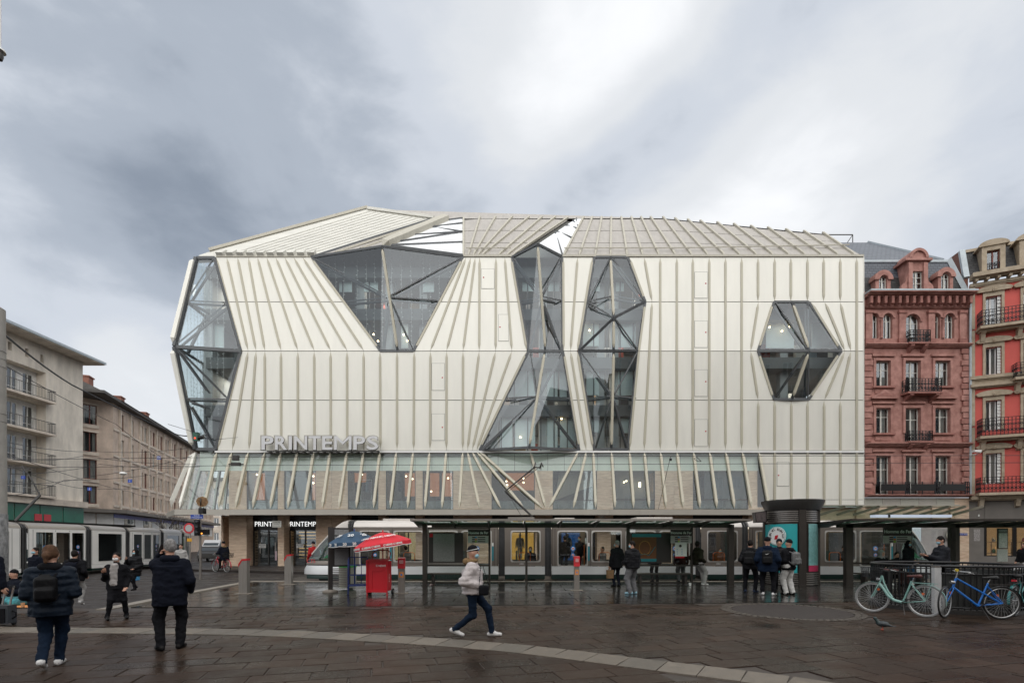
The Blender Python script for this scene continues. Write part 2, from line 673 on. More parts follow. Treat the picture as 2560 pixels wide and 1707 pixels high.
M_cob = PM('wet_cobble', (0.055, 0.046, 0.04), 0.4, var=0.3, vs=3, bump=0.8, bs=16, rvar=0.15)
M_kerb = PM('kerb_granite', (0.24, 0.21, 0.175), 0.55, var=0.2, vs=4, bump=0.3, bs=40)
M_rail = PM('tram_rail', (0.22, 0.2, 0.18), 0.3, 0.8)

MB().poly([(-500, -120, -0.16), (500, -120, -0.16), (500, 700, -0.16), (-500, 700, -0.16)]).build('ground', M_asph, kind='structure')

# the square's paving: rows of slabs running slightly away to the right; arc of pale setts
ROW = Vector((1, 0.27, 0)).normalized()
COLV = Vector((-ROW.y, ROW.x, 0))
RA = math.atan2(ROW.y, ROW.x)


def front_edge(x):           # where the brown paving meets the soaked platform paving
    return 13.9 + 0.08 * x if x > -1 else 13.82 - 0.05 * (-1 - x)


def arc_pts():
    pts = []
    for x, y in ((-80, 1572.5), (0, 1573.5), (320, 1576), (640, 1580.5), (960, 1596), (1280, 1619), (1600, 1657.5), (1920, 1697), (2115, 1727), (2400, 1790)):
        Y = 2176.0 / (y - HOR)
        pts.append(Vector((GX(x, Y), Y, 0)))
    return pts


ARC = arc_pts()


def arc_sample(step):
    """points along the smoothed arc at equal steps"""
    fine = []
    for i in range(len(ARC) - 1):
        p0, p1, p2, p3 = ARC[max(i - 1, 0)], ARC[i], ARC[i + 1], ARC[min(i + 2, len(ARC) - 1)]
        for k in range(24):
            t = k / 24
            fine.append(0.5 * ((2 * p1) + (p2 - p0) * t + (2 * p0 - 5 * p1 + 4 * p2 - p3) * t * t + (3 * p1 - p0 - 3 * p2 + p3) * t ** 3))
    out, acc = [fine[0]], 0.0
    for a, b in zip(fine, fine[1:]):
        acc += (b - a).length
        if acc >= step:
            out.append(b)
            acc = 0.0
    return fine, out


ARC_FINE, ARC_ST = arc_sample(0.47)


def arc_dist(p):
    return min((q - p).length for q in ARC_FINE[::4])


base = MB().prism([(-60, -8, -0.06), (60, -8, -0.06), (60, 22.3, -0.06), (-11.6, 22.3, -0.06), (-11.2, 18, -0.06), (-10.3, 13.2, -0.06), (-60, 11.9, -0.06)], (0, 0, -0.08))
plaza = base.build('square_paving', M_joint, kind='structure')
DISC = (P(1975, 1527, 2176 / (1527 - HOR)).x, 2176 / (1527 - HOR))
SL, SW = 0.74, 0.41
slab_meshes = []
for m in M_pave:
    for q in range(2):
        mb = MB()
        g, th, bv = 0.010, 0.055, 0.008
        mb.loft([[(-SL / 2 + g, -SW / 2 + g, -th), (SL / 2 - g, -SW / 2 + g, -th), (SL / 2 - g, SW / 2 - g, -th), (-SL / 2 + g, SW / 2 - g, -th)],
                 [(-SL / 2 + g, -SW / 2 + g, -bv), (SL / 2 - g, -SW / 2 + g, -bv), (SL / 2 - g, SW / 2 - g, -bv), (-SL / 2 + g, SW / 2 - g, -bv)],
                 [(-SL / 2 + g + bv, -SW / 2 + g + bv, 0), (SL / 2 - g - bv, -SW / 2 + g + bv, 0), (SL / 2 - g - bv, SW / 2 - g - bv, 0), (-SL / 2 + g + bv, SW / 2 - g - bv, 0)]])
        slab_meshes.append(mb.mesh('paving_slab', m))
cells = []
for r in range(-80, 100):
    off = (r * 0.37 + (0.17 if r % 3 else 0.0)) % 1.0
    for c in range(-70, 70):
        p = ROW * ((c + off) * SL) + COLV * (r * SW)
        if p.y < 3 or p.y > front_edge(p.x) - 0.16 or abs(p.x) > p.y * 1.12 + 1.5:
            continue
        if p.x < -9.0 and p.y > 12.6 + 0.05 * p.x + 0.4:
            continue
        if (p.x - DISC[0]) ** 2 + (p.y - DISC[1]) ** 2 < 1.62 ** 2:
            continue
        cells.append(p)
vis = [p for p in cells if arc_dist(p) > 0.36]
vis.sort(key=lambda p: (0 if (p.y > 5.9 and abs(p.x) < p.y * 1.02) else 1, p.length))
rest = MB()
for i, p in enumerate(vis):
    z = random.uniform(-0.004, 0.003)
    tilt = (random.gauss(0, 0.004), random.gauss(0, 0.004), RA)
    if i < 290:
        inst('paving_slab', random.choice(slab_meshes), (p.x, p.y, z), tilt, plaza)
    else:
        hx, hy = ROW * (SL / 2 - 0.011), COLV * (SW / 2 - 0.011)
        k = Vector((p.x, p.y, z))
        rest.mat(random.randrange(4)).prism([k - hx - hy, k + hx - hy, k + hx + hy, k - hx + hy], (0, 0, -0.05))
rest.build('far_paving_slabs', M_pave, plaza, kind='stuff')
# bed under the slabs, in paving colour so cut edges beside the arc stay closed
MB().poly([(-60, -7.9, -0.015), (59, -7.9, -0.015), (59, 18.6, -0.015), (-1, 13.85, -0.015), (-9.6, 13.35, -0.015), (-59, 11.9, -0.015)]).build('bedding_mortar', PM('bedding', (0.045, 0.034, 0.027), 0.5, var=0.2, vs=5), plaza)
for i, (a, b) in enumerate(zip(ARC_ST, ARC_ST[1:])):
    t = (b - a).normalized()
    n = Vector((-t.y, t.x, 0))
    g = 0.008
    q = [a + t * g - n * 0.30, b - t * g - n * 0.30, b - t * g + n * 0.30, a + t * g + n * 0.30]
    z = random.uniform(0.004, 0.009)
    MB().prism([v + Vector((0, 0, z)) for v in q], (0, 0, -0.055)).build('pale_paving_stone', random.choice(M_sett), plaza)

# soaked platform paving: larger dark stones
plat = MB().prism([(-10.2, 13.05, -0.045), (60, 18.2, -0.045), (60, 22.1, -0.045), (-11.35, 22.1, -0.045), (-11.0, 18, -0.045)], (0, 0, -0.014)).build('platform_paving', M_joint, kind='structure')
pmesh = []
for m in M_plat:
    pmesh.append(MB().box(-0.592, 0.592, -0.392, 0.392, -0.04, 0).mesh('platform_slab', m))
n_slab = 0
prest = MB()
pcells = []
for r in range(0, 12):
    for c in range(-12, 36):
        x = c * 1.2 + (0.6 if r % 2 else 0.1)
        y = 13.55 + r * 0.8 - (0.0 if x > -1 else 0.0)
        sx0, sx1, sy0, sy1 = x - 0.592, x + 0.592, y - 0.392, y + 0.392
        fe = front_edge(x)
        if sy1 < fe + 0.1 or sy0 > 22.0:
            continue
        sy0 = max(sy0, fe + 0.01)
        sy1 = min(sy1, 22.02)
        lx = -10.3 - max(0, (y - 13.2)) * 0.125 + 0.35
        if sx1 < lx + 0.2 or abs(x) > y * 1.08 + 1:
            continue
        sx0 = max(sx0, lx)
        pcells.append((y, sx0, sx1, sy0, sy1))
pcells.sort()
for i, (y, sx0, sx1, sy0, sy1) in enumerate(pcells):
    z = random.uniform(-0.003, 0.002)
    if i < 280:
        me = random.choice(pmesh)
        inst('platform_slab', me, ((sx0 + sx1) / 2, (sy0 + sy1) / 2, z), (random.gauss(0, 0.0014), random.gauss(0, 0.0014), 0), plat, scale=((sx1 - sx0) / 1.2, (sy1 - sy0) / 0.8, 1))
    else:
        prest.mat(random.randrange(3)).box(sx0, sx1, sy0, sy1, -0.04, z)
if prest.v:
    prest.build('far_platform_slabs', M_plat, plat, kind='stuff')
# granite kerb stones round the platform, down the left flank then along the tracks
kp = [(-10.35, 12.95), (-10.9, 17.4), (-11.35, 22.05)]
ks = MB()
for (x0, y0), (x1, y1) in zip(kp, kp[1:]):
    k = 4
    for j in range(k):
        a = Vector((x0 + (x1 - x0) * j / k, y0 + (y1 - y0) * j / k, -0.05))
        b = Vector((x0 + (x1 - x0) * (j + 0.985) / k, y0 + (y1 - y0) * (j + 0.985) / k, -0.05))
        MB().bar(a, b, 0.34, 0.13).build('kerb_stone', M_kerb, plat)
x = -11.3
while x < 26:
    MB().box(x, x + 1.18, 22.05, 22.42, -0.14, 0.012).build('kerb_stone', M_kerb, plat)
    x += 1.2
# track bed of wet cobbles with rails, and the road the left tram runs on
MB().poly([(-11.2, 22.42, -0.12), (60, 22.42, -0.12), (60, 30.5, -0.12), (-11.2, 27.0, -0.12)]).build('track_bed', M_cob, kind='structure')
MB().poly([(-60, 12.2, -0.12), (-10.3, 13.2, -0.12), (-11.4, 22.42, -0.12), (-11.2, 27.0, -0.12), (-9, 27.2, -0.12), (-18, 48, -0.12), (-60, 140, -0.12), (-90, 140, -0.12)]).build('road', M_asph, kind='structure')
for yy in (23.1, 24.55, 26.0):
    MB().box(-20, 60, yy - 0.035, yy + 0.035, -0.13, -0.112).build('tram_rail', M_rail, kind='structure')
for xx in (-25.9, -27.3):
    MB().box(xx - 0.035, xx + 0.035, 14, 42, -0.13, -0.112).build('tram_rail', M_rail, kind='structure')
# pavement in front of the shops, with its kerb
MB().prism([(-10.6, 28.6, 0.02), (60, 28.6, 0.02), (60, 48, 0.02), (-24, 60, 0.02), (-22.5, 33, 0.02)], (0, 0, -0.15)).build('pavement', M_asph, kind='structure')
for j in range(14):
    x0 = -10.4 + j * 1.5
    MB().box(x0, x0 + 1.48, 28.25, 28.62, -0.14, 0.05).build('kerb_stone', M_kerb, plat)
# round asphalt patch ringed with setts
dk = MB().disc((DISC[0], DISC[1], 0.006), 1.32, (0, 0, 1), 48, 0.05).build('asphalt_disc', PM('patch_asphalt', (0.044, 0.036, 0.033), 0.5, spec=0.2, var=0.2, vs=3, bump=0.4, bs=90), kind='structure')
for j in range(58):
    a = 2 * PI * j / 58
    for rr in (1.40, 1.53):
        b = a + (0.05 if rr > 1.45 else 0)
        inst('sett', bpy.data.meshes.get('sett_m') or MB().box(-0.062, 0.062, -0.058, 0.058, -0.05, 0.0).mesh('sett_m', PM('ring_sett', (0.085, 0.072, 0.06), 0.5, var=0.3, vs=9, spec=0.3)),
             (DISC[0] + rr * math.cos(b), DISC[1] + rr * math.sin(b), random.uniform(0.004, 0.012)), (0, 0, b + PI / 2), dk)
# drain grate
dg_ = thing('drain_grate', 'dark slotted drain grate set in the paving near the red umbrella', 'drain', (GX(925, 13.2), 13.2, 0.0))
gm = MB()
MB().box(-0.31, 0.31, -0.16, -0.13, -0.03, 0.008).box(-0.31, 0.31, 0.13, 0.16, -0.03, 0.008).box(-0.31, -0.28, -0.13, 0.13, -0.03, 0.008).box(0.28, 0.31, -0.13, 0.13, -0.03, 0.008).build('frame', M_dark, dg_)
gm.box(-0.28, 0.28, -0.13, 0.13, -0.04, -0.03).build('sump', M_black, dg_)
for j in range(9):
    x0 = -0.26 + j * 0.06
    MB().prism([(x0, -0.13, 0.004), (x0 + 0.022, -0.13, 0.004), (x0 + 0.062, 0.13, 0.004), (x0 + 0.04, 0.13, 0.004)], (0, 0, -0.02)).build('bar', M_inox, dg_)
# ------------------------------------------------------------------ the department store
E_, M_, F_, N_, B_, K_ = 643.0, 754.5, 877.5, 1000.0, 1126.0, 1266.0
LV = [E_, M_, F_, N_, B_]
LY = [36.0, 35.8, 35.6, 35.8, 36.0]
store = thing('department_store', 'white folded metal department store with large faceted glass bays and PRINTEMPS letters', 'department store', (0, 36, 0))


def yat(ys):
    if ys <= LV[0]:
        return LY[0]
    for i in range(4):
        if ys <= LV[i + 1]:
            t = (ys - LV[i]) / (LV[i + 1] - LV[i])
            return LY[i] + (LY[i + 1] - LY[i]) * t
    return 36.0


def FP(xs, ys, dy=0.0):
    return P(xs, ys, yat(ys)) + Vector((0, dy, 0))


def fin(A, B, w=0.175, d=0.07, tipA=True, tipB=True, nrm=(0, -1, 0), mat=None, name='fin', tl=0.42):
    n = Vector(nrm).normalized()
    t = (B - A).normalized()
    s = t.cross(n).normalized()
    n = s.cross(t).normalized()
    if n.dot(Vector(nrm)) < 0:
        n = -n
    sec = [(-0.5, 0.0), (-0.40, 1.0), (0.40, 1.0), (0.5, 0.0)]

    def ring(p, k):
        return [p + s * (u * w * k) + n * (v * d * k - 0.01) for u, v in sec]
    rings = []
    if tipA:
        rings += [ring(A, 0.06), ring(A + t * tl, 1)]
    else:
        rings += [ring(A, 1)]
    if tipB:
        rings += [ring(B - t * tl, 1), ring(B, 0.06)]
    else:
        rings += [ring(B, 1)]
    return MB().loft(rings).build(name, mat or M_fin, store, True)


SEAMS = [(540, None, 603, None, 544), (567, None, 620, None, 581), (594, None, 640, None, 622.5), (621, None, 662, None, 662.5),
         (644, None, 702.5, None, 703), (667, None, 744.5, None, 745), (689.5, None, 785.5, None, 786), (712, None, 826.5, None, 827),
         (734.5, None, 867.5, None, 868), (757, None, 909, None, 909.5), (777, None, 950, None, 951),
         ('W', 992.5, None, 992.5),
         (1158, None, 1035.5, None, 1034), (1165, None, 1076, None, 1075), (1177, None, 1116.5, None, 1116), (1188, None, 1157.5, None, 1157),
         (1199, None, 1198, None, 1169), (1240, None, 1239, None, 1181), (1262, None, 1279.5, None, 1192), (1277.5, None, 1317, None, 1198.5),
         'GAP',
         (1408, None, 1409, None, 1449), (1444, None, 1426.5, None, 1465.5), (1482, None, 1443.5, None, 1483),
         'GAP',
         (1573, 1613, 1597, None, 1574), (1610.5, 1630, 1623.5, None, 1610.5)]
STR = [1650.5, 1692, 1732, 1773, 1813.5, 1854]
HEX = [(1895, 1896, 1877, 1895, 1895.5), (1936.5, 1933, 1895, 1934, 1936.5), (1977, None, None, None, 1978), (2018.5, 2027, 2101, 2022, 2018.5),
       (2059, 2062, 2112, 2061, 2060), (2100.5, 2100.5, 2127, 2100, 2100.5), (2141.5,) * 5, (2158.5,) * 5]
backing = MB()


def panel(xa0, xa1, xb0, xb1, ya, yb):
    g = 0.8
    q = [FP(xa0 + 0.4, ya + g), FP(xa1 - 0.4, ya + g), FP(xb1 - 0.4, yb - g), FP(xb0 + 0.4, yb - g)]
    MB().prism(q, (0, 0.05, 0)).build('facade_panel', M_panel, store, True)
    backing.poly([FP(xa0, ya, 0.07), FP(xa1, ya, 0.07), FP(xb1, yb, 0.07), FP(xb0, yb, 0.07)])


def full(s):
    e, m, f, n, b = s
    m = (e + (f - e) * (M_ - E_) / (F_ - E_)) if m is None else m
    n = (f + (b - f) * (N_ - F_) / (B_ - F_)) if n is None else n
    return (e, m, f, n, b)


prev = None
prevW = None
for s in SEAMS:
    if s == 'GAP':
        prev = None
        continue
    if s[0] == 'W':           # seam that exists only below the V window
        x0 = full(SEAMS[SEAMS.index(s) - 1])
        x1 = full(SEAMS[SEAMS.index(s) + 1])
        for a, b in ((x0, (0, 0, 992.5, 992.5, 992.5)), ((0, 0, 992.5, 992.5, 992.5), x1)):
            panel(a[2], b[2], a[3], b[3], F_, N_)
            panel(a[3], b[3], a[4], b[4], N_, B_)
        fin(FP(992.5, F_ + 1), FP(992.5, B_ - 4))
        prev = None
        continue
    q = full(s)
    if s[1] is None:
        fin(FP(q[0], E_ + 1), FP(q[2], F_ - 2))
    else:
        fin(FP(q[0], E_ + 1), FP(q[1], M_ - 1))
        fin(FP(q[1], M_ + 1), FP(q[2], F_), tipB=False)
    fin(FP(q[2], F_ + (1 if s[1] is None else 0)), FP(q[4], B_ - 4), tipA=s[1] is None)
    if prev:
        for i in range(4):
            panel(prev[i], q[i], prev[i + 1], q[i + 1], LV[i], LV[i + 1])
    prev = q
for x in STR:
    q = (x,) * 5
    for i in range(4):
        panel(prev[i], q[i], prev[i + 1], q[i + 1], LV[i], LV[i + 1])
    fin(FP(x, E_ + 1), FP(x, F_), tipB=False)
    fin(FP(x, F_), FP(x, B_ - 4), tipA=False)
    prev = q
hx = [full(h) if h[2] else h for h in HEX]
for i, h in enumerate(hx):
    a = prev if i == 0 else hx[i - 1]
    panel(a[0], h[0], a[0], h[0], E_, M_)
    if i not in (2, 3):
        panel(a[1], h[1], a[2], h[2], M_, F_)
        panel(a[2], h[2], a[3], h[3], F_, N_)
    panel(a[3] or a[4], h[3] or h[4], a[4], h[4], N_, B_)
    if i < 6:
        fin(FP(h[0], E_ + 1), FP(h[0], M_ - 1))
    if i not in (2, 6, 7):
        fin(FP(h[1], M_ + 1), FP(h[2], F_ - 1))
        fin(FP(h[2], F_ + 1), FP(h[3], N_ - 1))
    if i < 6:
        fin(FP(h[4], N_ + 1), FP(h[4], B_ if i else B_ - 4), tipB=(i == 0))
    if i in (1, 2, 3, 4, 5):
        fin(FP(h[4], B_), FP(h[4], K_), tipA=False, tipB=False)
    if i == 6:
        fin(FP(2141.5, E_ + 1), FP(2141.5, F_), tipB=False)
        fin(FP(2141.5, F_), FP(2141.5, B_), tipA=False, tipB=False)
        fin(FP(2141.5, B_), FP(2141.5, K_), tipA=False, tipB=False)
# lower right wall, below the last row
lx = [1897, 1936.5, 1978, 2018.5, 2060, 2100.5, 2141.5, 2158.5]
for a, b in zip(lx, lx[1:]):
    q = [P(a + 0.4, B_ + 1, 36), P(b - 0.4, B_ + 1, 36), P(b - 0.4, 1248, 36), P((a if a > 1900 else 1917) + 0.4, 1248, 36)]
    MB().prism(q, (0, 0.05, 0)).build('facade_panel', M_panel, store, True)
    q = [P((a if a > 1900 else 1918), 1249, 36), P(b - 0.4, 1249, 36), P(b - 0.4, K_, 36), P((a if a > 1900 else 1922), K_, 36)]
    MB().prism(q, (0, 0.05, 0)).build('facade_panel', M_panel, store, True)
backing.poly([P(1897, B_, 36.07), P(2158, B_, 36.07), P(2158, K_, 36.07), P(1922, K_, 36.07)])
backing.build('joint_backing', M_joint, store, True)
MB().prism([FP(2158.6, E_ - 2), FP(2158.6, K_), FP(2158.6, K_, 0.5), FP(2158.6, E_ - 2, 0.5)], (0.06, 0, 0)).build('edge_trim', M_panel, store, True)

# firemen's access hatches with their red dots
HAT = [(1732, 1773, ((680, 746), (802, 869), (924, 991), (1048, 1116)), ((1764, 709), (1764, 831), (1764, 954), (1764, 1078))),
       (1199, 1240, ((672, 722),), ((1209, 694),)), (1242, 1276, ((786, 853),), ((1250, 818),)),
       (1075, 1116, ((908, 976), (1034, 1101)), ((1106, 944), (1106, 1068))), (1938, 1977, ((1154, 1215),), ((1946, 1188),))]
for x0, x1, hs, dots in HAT:
    for y0, y1 in hs:
        o = [FP(x0 + 4.2, y0, -0.018), FP(x1 - 4.2, y0, -0.018), FP(x1 - 4.2, y1, -0.018), FP(x0 + 4.2, y1, -0.018)]
        i_ = [FP(x0 + 4.7, y0 + .6, -0.022), FP(x1 - 4.7, y0 + .6, -0.022), FP(x1 - 4.7, y1 - .6, -0.022), FP(x0 + 4.7, y1 - .6, -0.022)]
        MB().prism(o, (0, 0.022, 0)).build('hatch_joint', M_joint, store, True)
        MB().prism(i_, (0, 0.022, 0)).build('access_hatch', M_panel, store, True)
    for dx, dy in dots:
        MB().disc(FP(dx, dy, -0.032), 0.05, (0, -1, 0), 12, 0.012).build('red_dot', M_reddot, store, True)

# horizontal trims at eave, fold and base
MB().box(GX(539, 36), GX(2158.6, 36), 35.9, 36.1, ZZ(1131.5, 36), ZZ(1127, 36)).build('base_trim', M_white, store, True)
MB().box(GX(530, 36), GX(2158.6, 36), 35.95, 36.1, ZZ(1134, 36), ZZ(1131.6, 36)).build('shadow_gap', M_joint, store, True)


# ------------------------------------------------------------------ glass bays
def on_plane(xs, ys, tri):
    a, b, c = tri
    n = (b - a).cross(c - a)
    d = P(xs, ys, 1.0) - Vector((0, 0, CAMZ))
    o = Vector((0, 0, CAMZ))
    return o + d * ((a - o).dot(n) / d.dot(n))


def gpoly(pts, name, m, side=(0, -1, 0)):
    n = (pts[1] - pts[0]).cross(pts[2] - pts[0])
    MB().poly(pts if n.dot(Vector(side)) > 0 else pts[::-1]).build(name, m, store, True, fix=False)


def bay(facets, bars, fins, edges=True, bw=0.16):
    """facets: lists of (x, y, Y); bars: ((x,y),(x,y), facet index); fins: ((x,y,Y),(x,y,Y))"""
    fp = [[P(*v) for v in f] for f in facets]
    for f in fp:
        gpoly(f, 'glass_pane', M_gl)
        if edges:
            for a, b in zip(f, f[1:] + f[:1]):
                MB().bar(a + Vector((0, 0.03, 0)), b + Vector((0, 0.03, 0)), bw, bw, up=(0, 1, 0)).build('bay_frame', M_steel, store, True)
    for a, b, k in bars:
        A, B = on_plane(*a, fp[k][:3]), on_plane(*b, fp[k][:3])
        MB().bar(A + Vector((0, -0.03, 0)), B + Vector((0, -0.03, 0)), 0.085, 0.05, up=(0, 1, 0)).build('glazing_bar', M_steel, store, True)
        MB().bar(A + Vector((0, 0.35, -0.05)), B + Vector((0, 0.35, -0.05)), 0.12, 0.12, up=(0, 1, 0)).build('truss_member', M_steel, store, True)
    for a, b in fins:
        fin(P(*a), P(*b), w=0.2, d=0.12, mat=M_fin)


# V-shaped bay
bay([[(780, 643, 36), (955, 616, 34.8), (994, 877, 35.6), (951, 877, 35.6)], [(955, 616, 34.8), (1157, 642, 36), (1034, 877, 35.6), (994, 877, 35.6)]],
    [((783, 646), (965, 739), 0), ((867.5, 754), (967.5, 745), 0), ((970, 757), (957, 874), 0),
     ((977, 739), (1152, 646), 1), ((977, 743), (1094, 752), 1), ((980, 754), (1032, 872), 1)],
    [((955, 617, 34.8), (994, 875, 35.6))])
# hourglass bay: upper and lower half
bay([[(1280, 643, 36), (1344, 610, 34.9), (1363.5, 877, 35.6), (1322, 877, 35.6)], [(1344, 610, 34.9), (1405, 642, 36), (1405, 877, 35.6), (1363.5, 877, 35.6)]],
    [((1284, 646), (1347, 733), 0), ((1303, 754), (1348, 744), 0), ((1352, 757), (1325, 874), 0),
     ((1402, 646), (1357, 733), 1), ((1357, 742), (1404, 752), 1), ((1360, 757), (1401, 872), 1)],
    [((1344, 612, 34.9), (1363.5, 875, 35.6))])
bay([[(1321, 878, 35.6), (1362, 878, 35.5), (1323, 1118, 35.0), (1199, 1125, 36)], [(1362, 878, 35.5), (1407, 878, 35.6), (1448, 1125, 36), (1323, 1118, 35.0)]],
    [((1264, 996), (1341, 991), 0), ((1326, 882), (1341, 982), 0), ((1340, 995), (1206, 1121), 0),
     ((1346, 991), (1424, 996), 1), ((1405, 881), (1352, 982), 1), ((1348, 995), (1445, 1121), 1)],
    [((1362, 879, 35.5), (1323, 1116, 35.0))])
# tall bay
bay([[(1486, 643, 36), (1526, 643, 35.8), (1534, 795, 34.9), (1448, 877, 35.6)], [(1448, 877, 35.6), (1534, 795, 34.9), (1534, 877, 35.1)],
     [(1526, 643, 35.8), (1569, 643, 36), (1613, 754, 35.8), (1534, 795, 34.9)], [(1534, 795, 34.9), (1613, 754, 35.8), (1596, 877, 35.6), (1534, 877, 35.1)],
     [(1448, 877, 35.6), (1534, 877, 35.1), (1528.5, 1121, 35.9), (1486, 1124, 36)], [(1534, 877, 35.1), (1596, 877, 35.6), (1569, 1124, 36), (1528.5, 1121, 35.9)]],
    [((1523, 648), (1471, 751), 0), ((1474, 753), (1530, 741), 0), ((1474, 758), (1531, 793), 0), ((1532, 648), (1610, 750), 2), ((1538, 741), (1610, 753), 2),
     ((1538, 797), (1592, 872), 3), ((1451, 879), (1526, 983), 4), ((1468, 997), (1528, 989), 4), ((1527, 1002), (1490, 1118), 4),
     ((1593, 880), (1537, 983), 5), ((1537, 989), (1590, 996), 5), ((1536, 1002), (1568, 1118), 5)],
    [((1526, 645, 35.8), (1534, 793, 34.9)), ((1534, 797, 34.9), (1534, 876, 35.1)), ((1534, 878, 35.1), (1528.5, 1119, 35.9))])
# hexagonal bay
bay([[(1935, 755, 35.8), (1980, 755, 35.7), (2022, 876, 35.0), (1895, 876, 35.6)], [(1980, 755, 35.7), (2021, 755, 35.8), (2103, 876, 35.6), (2022, 876, 35.0)],
     [(1895, 877.5, 35.6), (2022, 877.5, 35.0), (1980, 998, 35.7), (1935, 998, 35.8)], [(2022, 877.5, 35.0), (2103, 877.5, 35.6), (2022, 998, 35.8), (1980, 998, 35.7)]],
    [((1940, 758), (2016, 870), 0), ((2019, 757), (2021, 872), 1), ((2017, 881), (1940, 994), 2), ((2021, 880), (2019, 996), 3)],
    [((1980, 757, 35.7), (2022, 875, 35.0)), ((2022, 878, 35.0), (1980, 997, 35.7))])
# corner bay and the glazed side behind it
bay([[(492, 645, 35.9), (537, 645, 36), (602, 877, 35.6), (438, 866, 34.7)], [(438, 867, 34.7), (602, 878, 35.6), (539, 1123, 36), (490, 1122, 35.9)]],
    [((534, 648), (473, 744), 0), ((470, 752), (565, 757), 0), ((564, 760), (441, 862), 0), ((474, 756), (515, 777), 0),
     ((442, 870), (562, 990), 1), ((441, 873), (517, 977), 1), ((468, 996), (568, 998), 1), ((473, 1003), (516, 1016), 1), ((473, 1012), (537, 1119), 1)],
    [], bw=0.2)
side = [[(492, 645, 35.9), (438, 866, 34.7)], [(438, 867, 34.7), (490, 1122, 35.9)]]
for (a, b) in side:
    A, B = P(*a), P(*b)
    dv = Vector((-0.6, 14, 0))
    gpoly([A, B, B + dv, A + dv], 'side_glass', M_gl, (1, 0, 0))
    MB().bar(A + Vector((-.05, .05, 0)), B + Vector((-.05, .05, 0)), 0.2, 0.35, up=(0, 1, 0)).build('corner_post', M_steel, store, True)
    for k in (0.5, 1.0):
        q = A.lerp(B, k)
        MB().bar(q, q + dv, 0.14, 0.14).build('side_rail', M_steel, store, True)
    for k in range(1, 4):
        MB().bar(A + dv * (k / 4), B + dv * ((k - 0.6) / 4), 0.16, 0.16).build('side_truss', M_steel, store, True)
fin(P(487, 646, 35.95), P(433.5, 863, 34.75), w=0.34, d=0.3, mat=M_panel)
fin(P(433.5, 869, 34.75), P(485.5, 1121, 35.95), w=0.34, d=0.3, mat=M_panel)

# rooms behind the glass
XL, XR = GX(521, 37.2), GX(2150, 37.2)
MB().box(XL, XR, 44.0, 44.3, 0, 21.6).box(XL, XL + 0.3, 37.2, 44, 8, 21.5).build('back_wall', M_inner, store, True)
for ys in (646, 754, 878, 1000, 1127):
    z = ZZ(ys, 36)
    MB().box(XL, XR, 36.9, 44.0, z - 0.9, z - 0.1).build('floor_slab', M_slab, store, True)
for xs in (524, 700, 905, 975, 1060, 1235, 1357, 1500, 1535, 1700, 1955, 2085):
    x = GX(xs, 38)
    MB().box(x - 0.28, x + 0.28, 37.7, 38.3, 8, 21).build('inner_column', M_inner, store, True)
for x0, x1, y0, y1 in [(848, 880, 684, 730), (890, 948, 780, 803), (1056, 1085, 684, 730), (1003, 1022, 780, 870), (910, 945, 686, 729), (1306, 1338, 684, 728),
                       (1371, 1399, 684, 728), (1260, 1338, 908, 992), (1368, 1394, 908, 992), (1399, 1420, 908, 992), (1250, 1281, 1028, 1118), (1285, 1338, 1028, 1118), (1368, 1394, 1028, 1118),
                       (1400, 1440, 1028, 1118), (1485, 1500, 684, 728), (1540, 1560, 684, 728), (1458, 1497, 800, 865), (1548, 1590, 790, 868), (1466, 1498, 906, 988), (1546, 1590, 906, 988),
                       (1475, 1497, 1028, 1080), (1553, 1572, 1028, 1082), (1915, 1985, 785, 870), (2030, 2085, 780, 870), (530, 560, 785, 870)]:
    MB().box(GX(x0, 37.5), GX(x1, 37.5), 37.5, 37.55, ZZ(y1, 37.5), ZZ(y0, 37.5)).build('inner_glazing', M_innerpane, store, True)
rs = random.Random(5)
du = [PM('display_%d' % i, c, 0.7) for i, c in enumerate([(0.05, 0.05, 0.055), (0.3, 0.2, 0.12), (0.5, 0.5, 0.48), (0.12, 0.16, 0.2), (0.35, 0.08, 0.06)])]
for ys in (754, 878, 1000, 1127):
    z = ZZ(ys, 36) - 0.1
    for x0, x1 in ((790, 1060), (1190, 1450), (1450, 1600), (1900, 2090), (530, 600)):
        for k in range(int((x1 - x0) / 28)):
            xs, YY = rs.uniform(x0, x1), rs.uniform(37.9, 42)
            w, h = rs.uniform(0.3, 0.9), rs.uniform(0.9, 2.2)
            MB().box(GX(xs, YY), GX(xs, YY) + w, YY, YY + 0.4, z, z + h).build('display_unit', rs.choice(du), store, True)
    for xs in range(790, 1600, 33):
        MB().box(GX(xs, 37.45), GX(xs, 37.45) + 0.07, 37.4, 37.47, z, z + 3.0).build('inner_mullion', M_steel, store, True) if not (1060 < xs < 1190) else None
for xs, ys in [(1332, 799), (1480, 799), (1556, 799), (1924, 818), (1972, 818), (1333, 915), (1381, 914), (1308, 1033), (1301, 1093), (1409, 1033), (1404, 1047), (1484, 1033), (1555, 1033),
               (1527, 912), (934, 836), (1009, 837), (1018, 852), (945, 853), (1955, 828), (1474, 826)]:
    MB().disc(P(xs, ys, 37.1), 0.065, (0, -0.5, -1), 12, 0.03).build('ceiling_lamp', M_lamp, store, True)
for k, ys in enumerate((838, 852, 866)):
    MB().box(GX(1915, 38.6), GX(1985, 38.6), 38.5, 38.6, ZZ(ys, 38.6), ZZ(ys - 2, 38.6)).build('shelf', M_white, store, True)

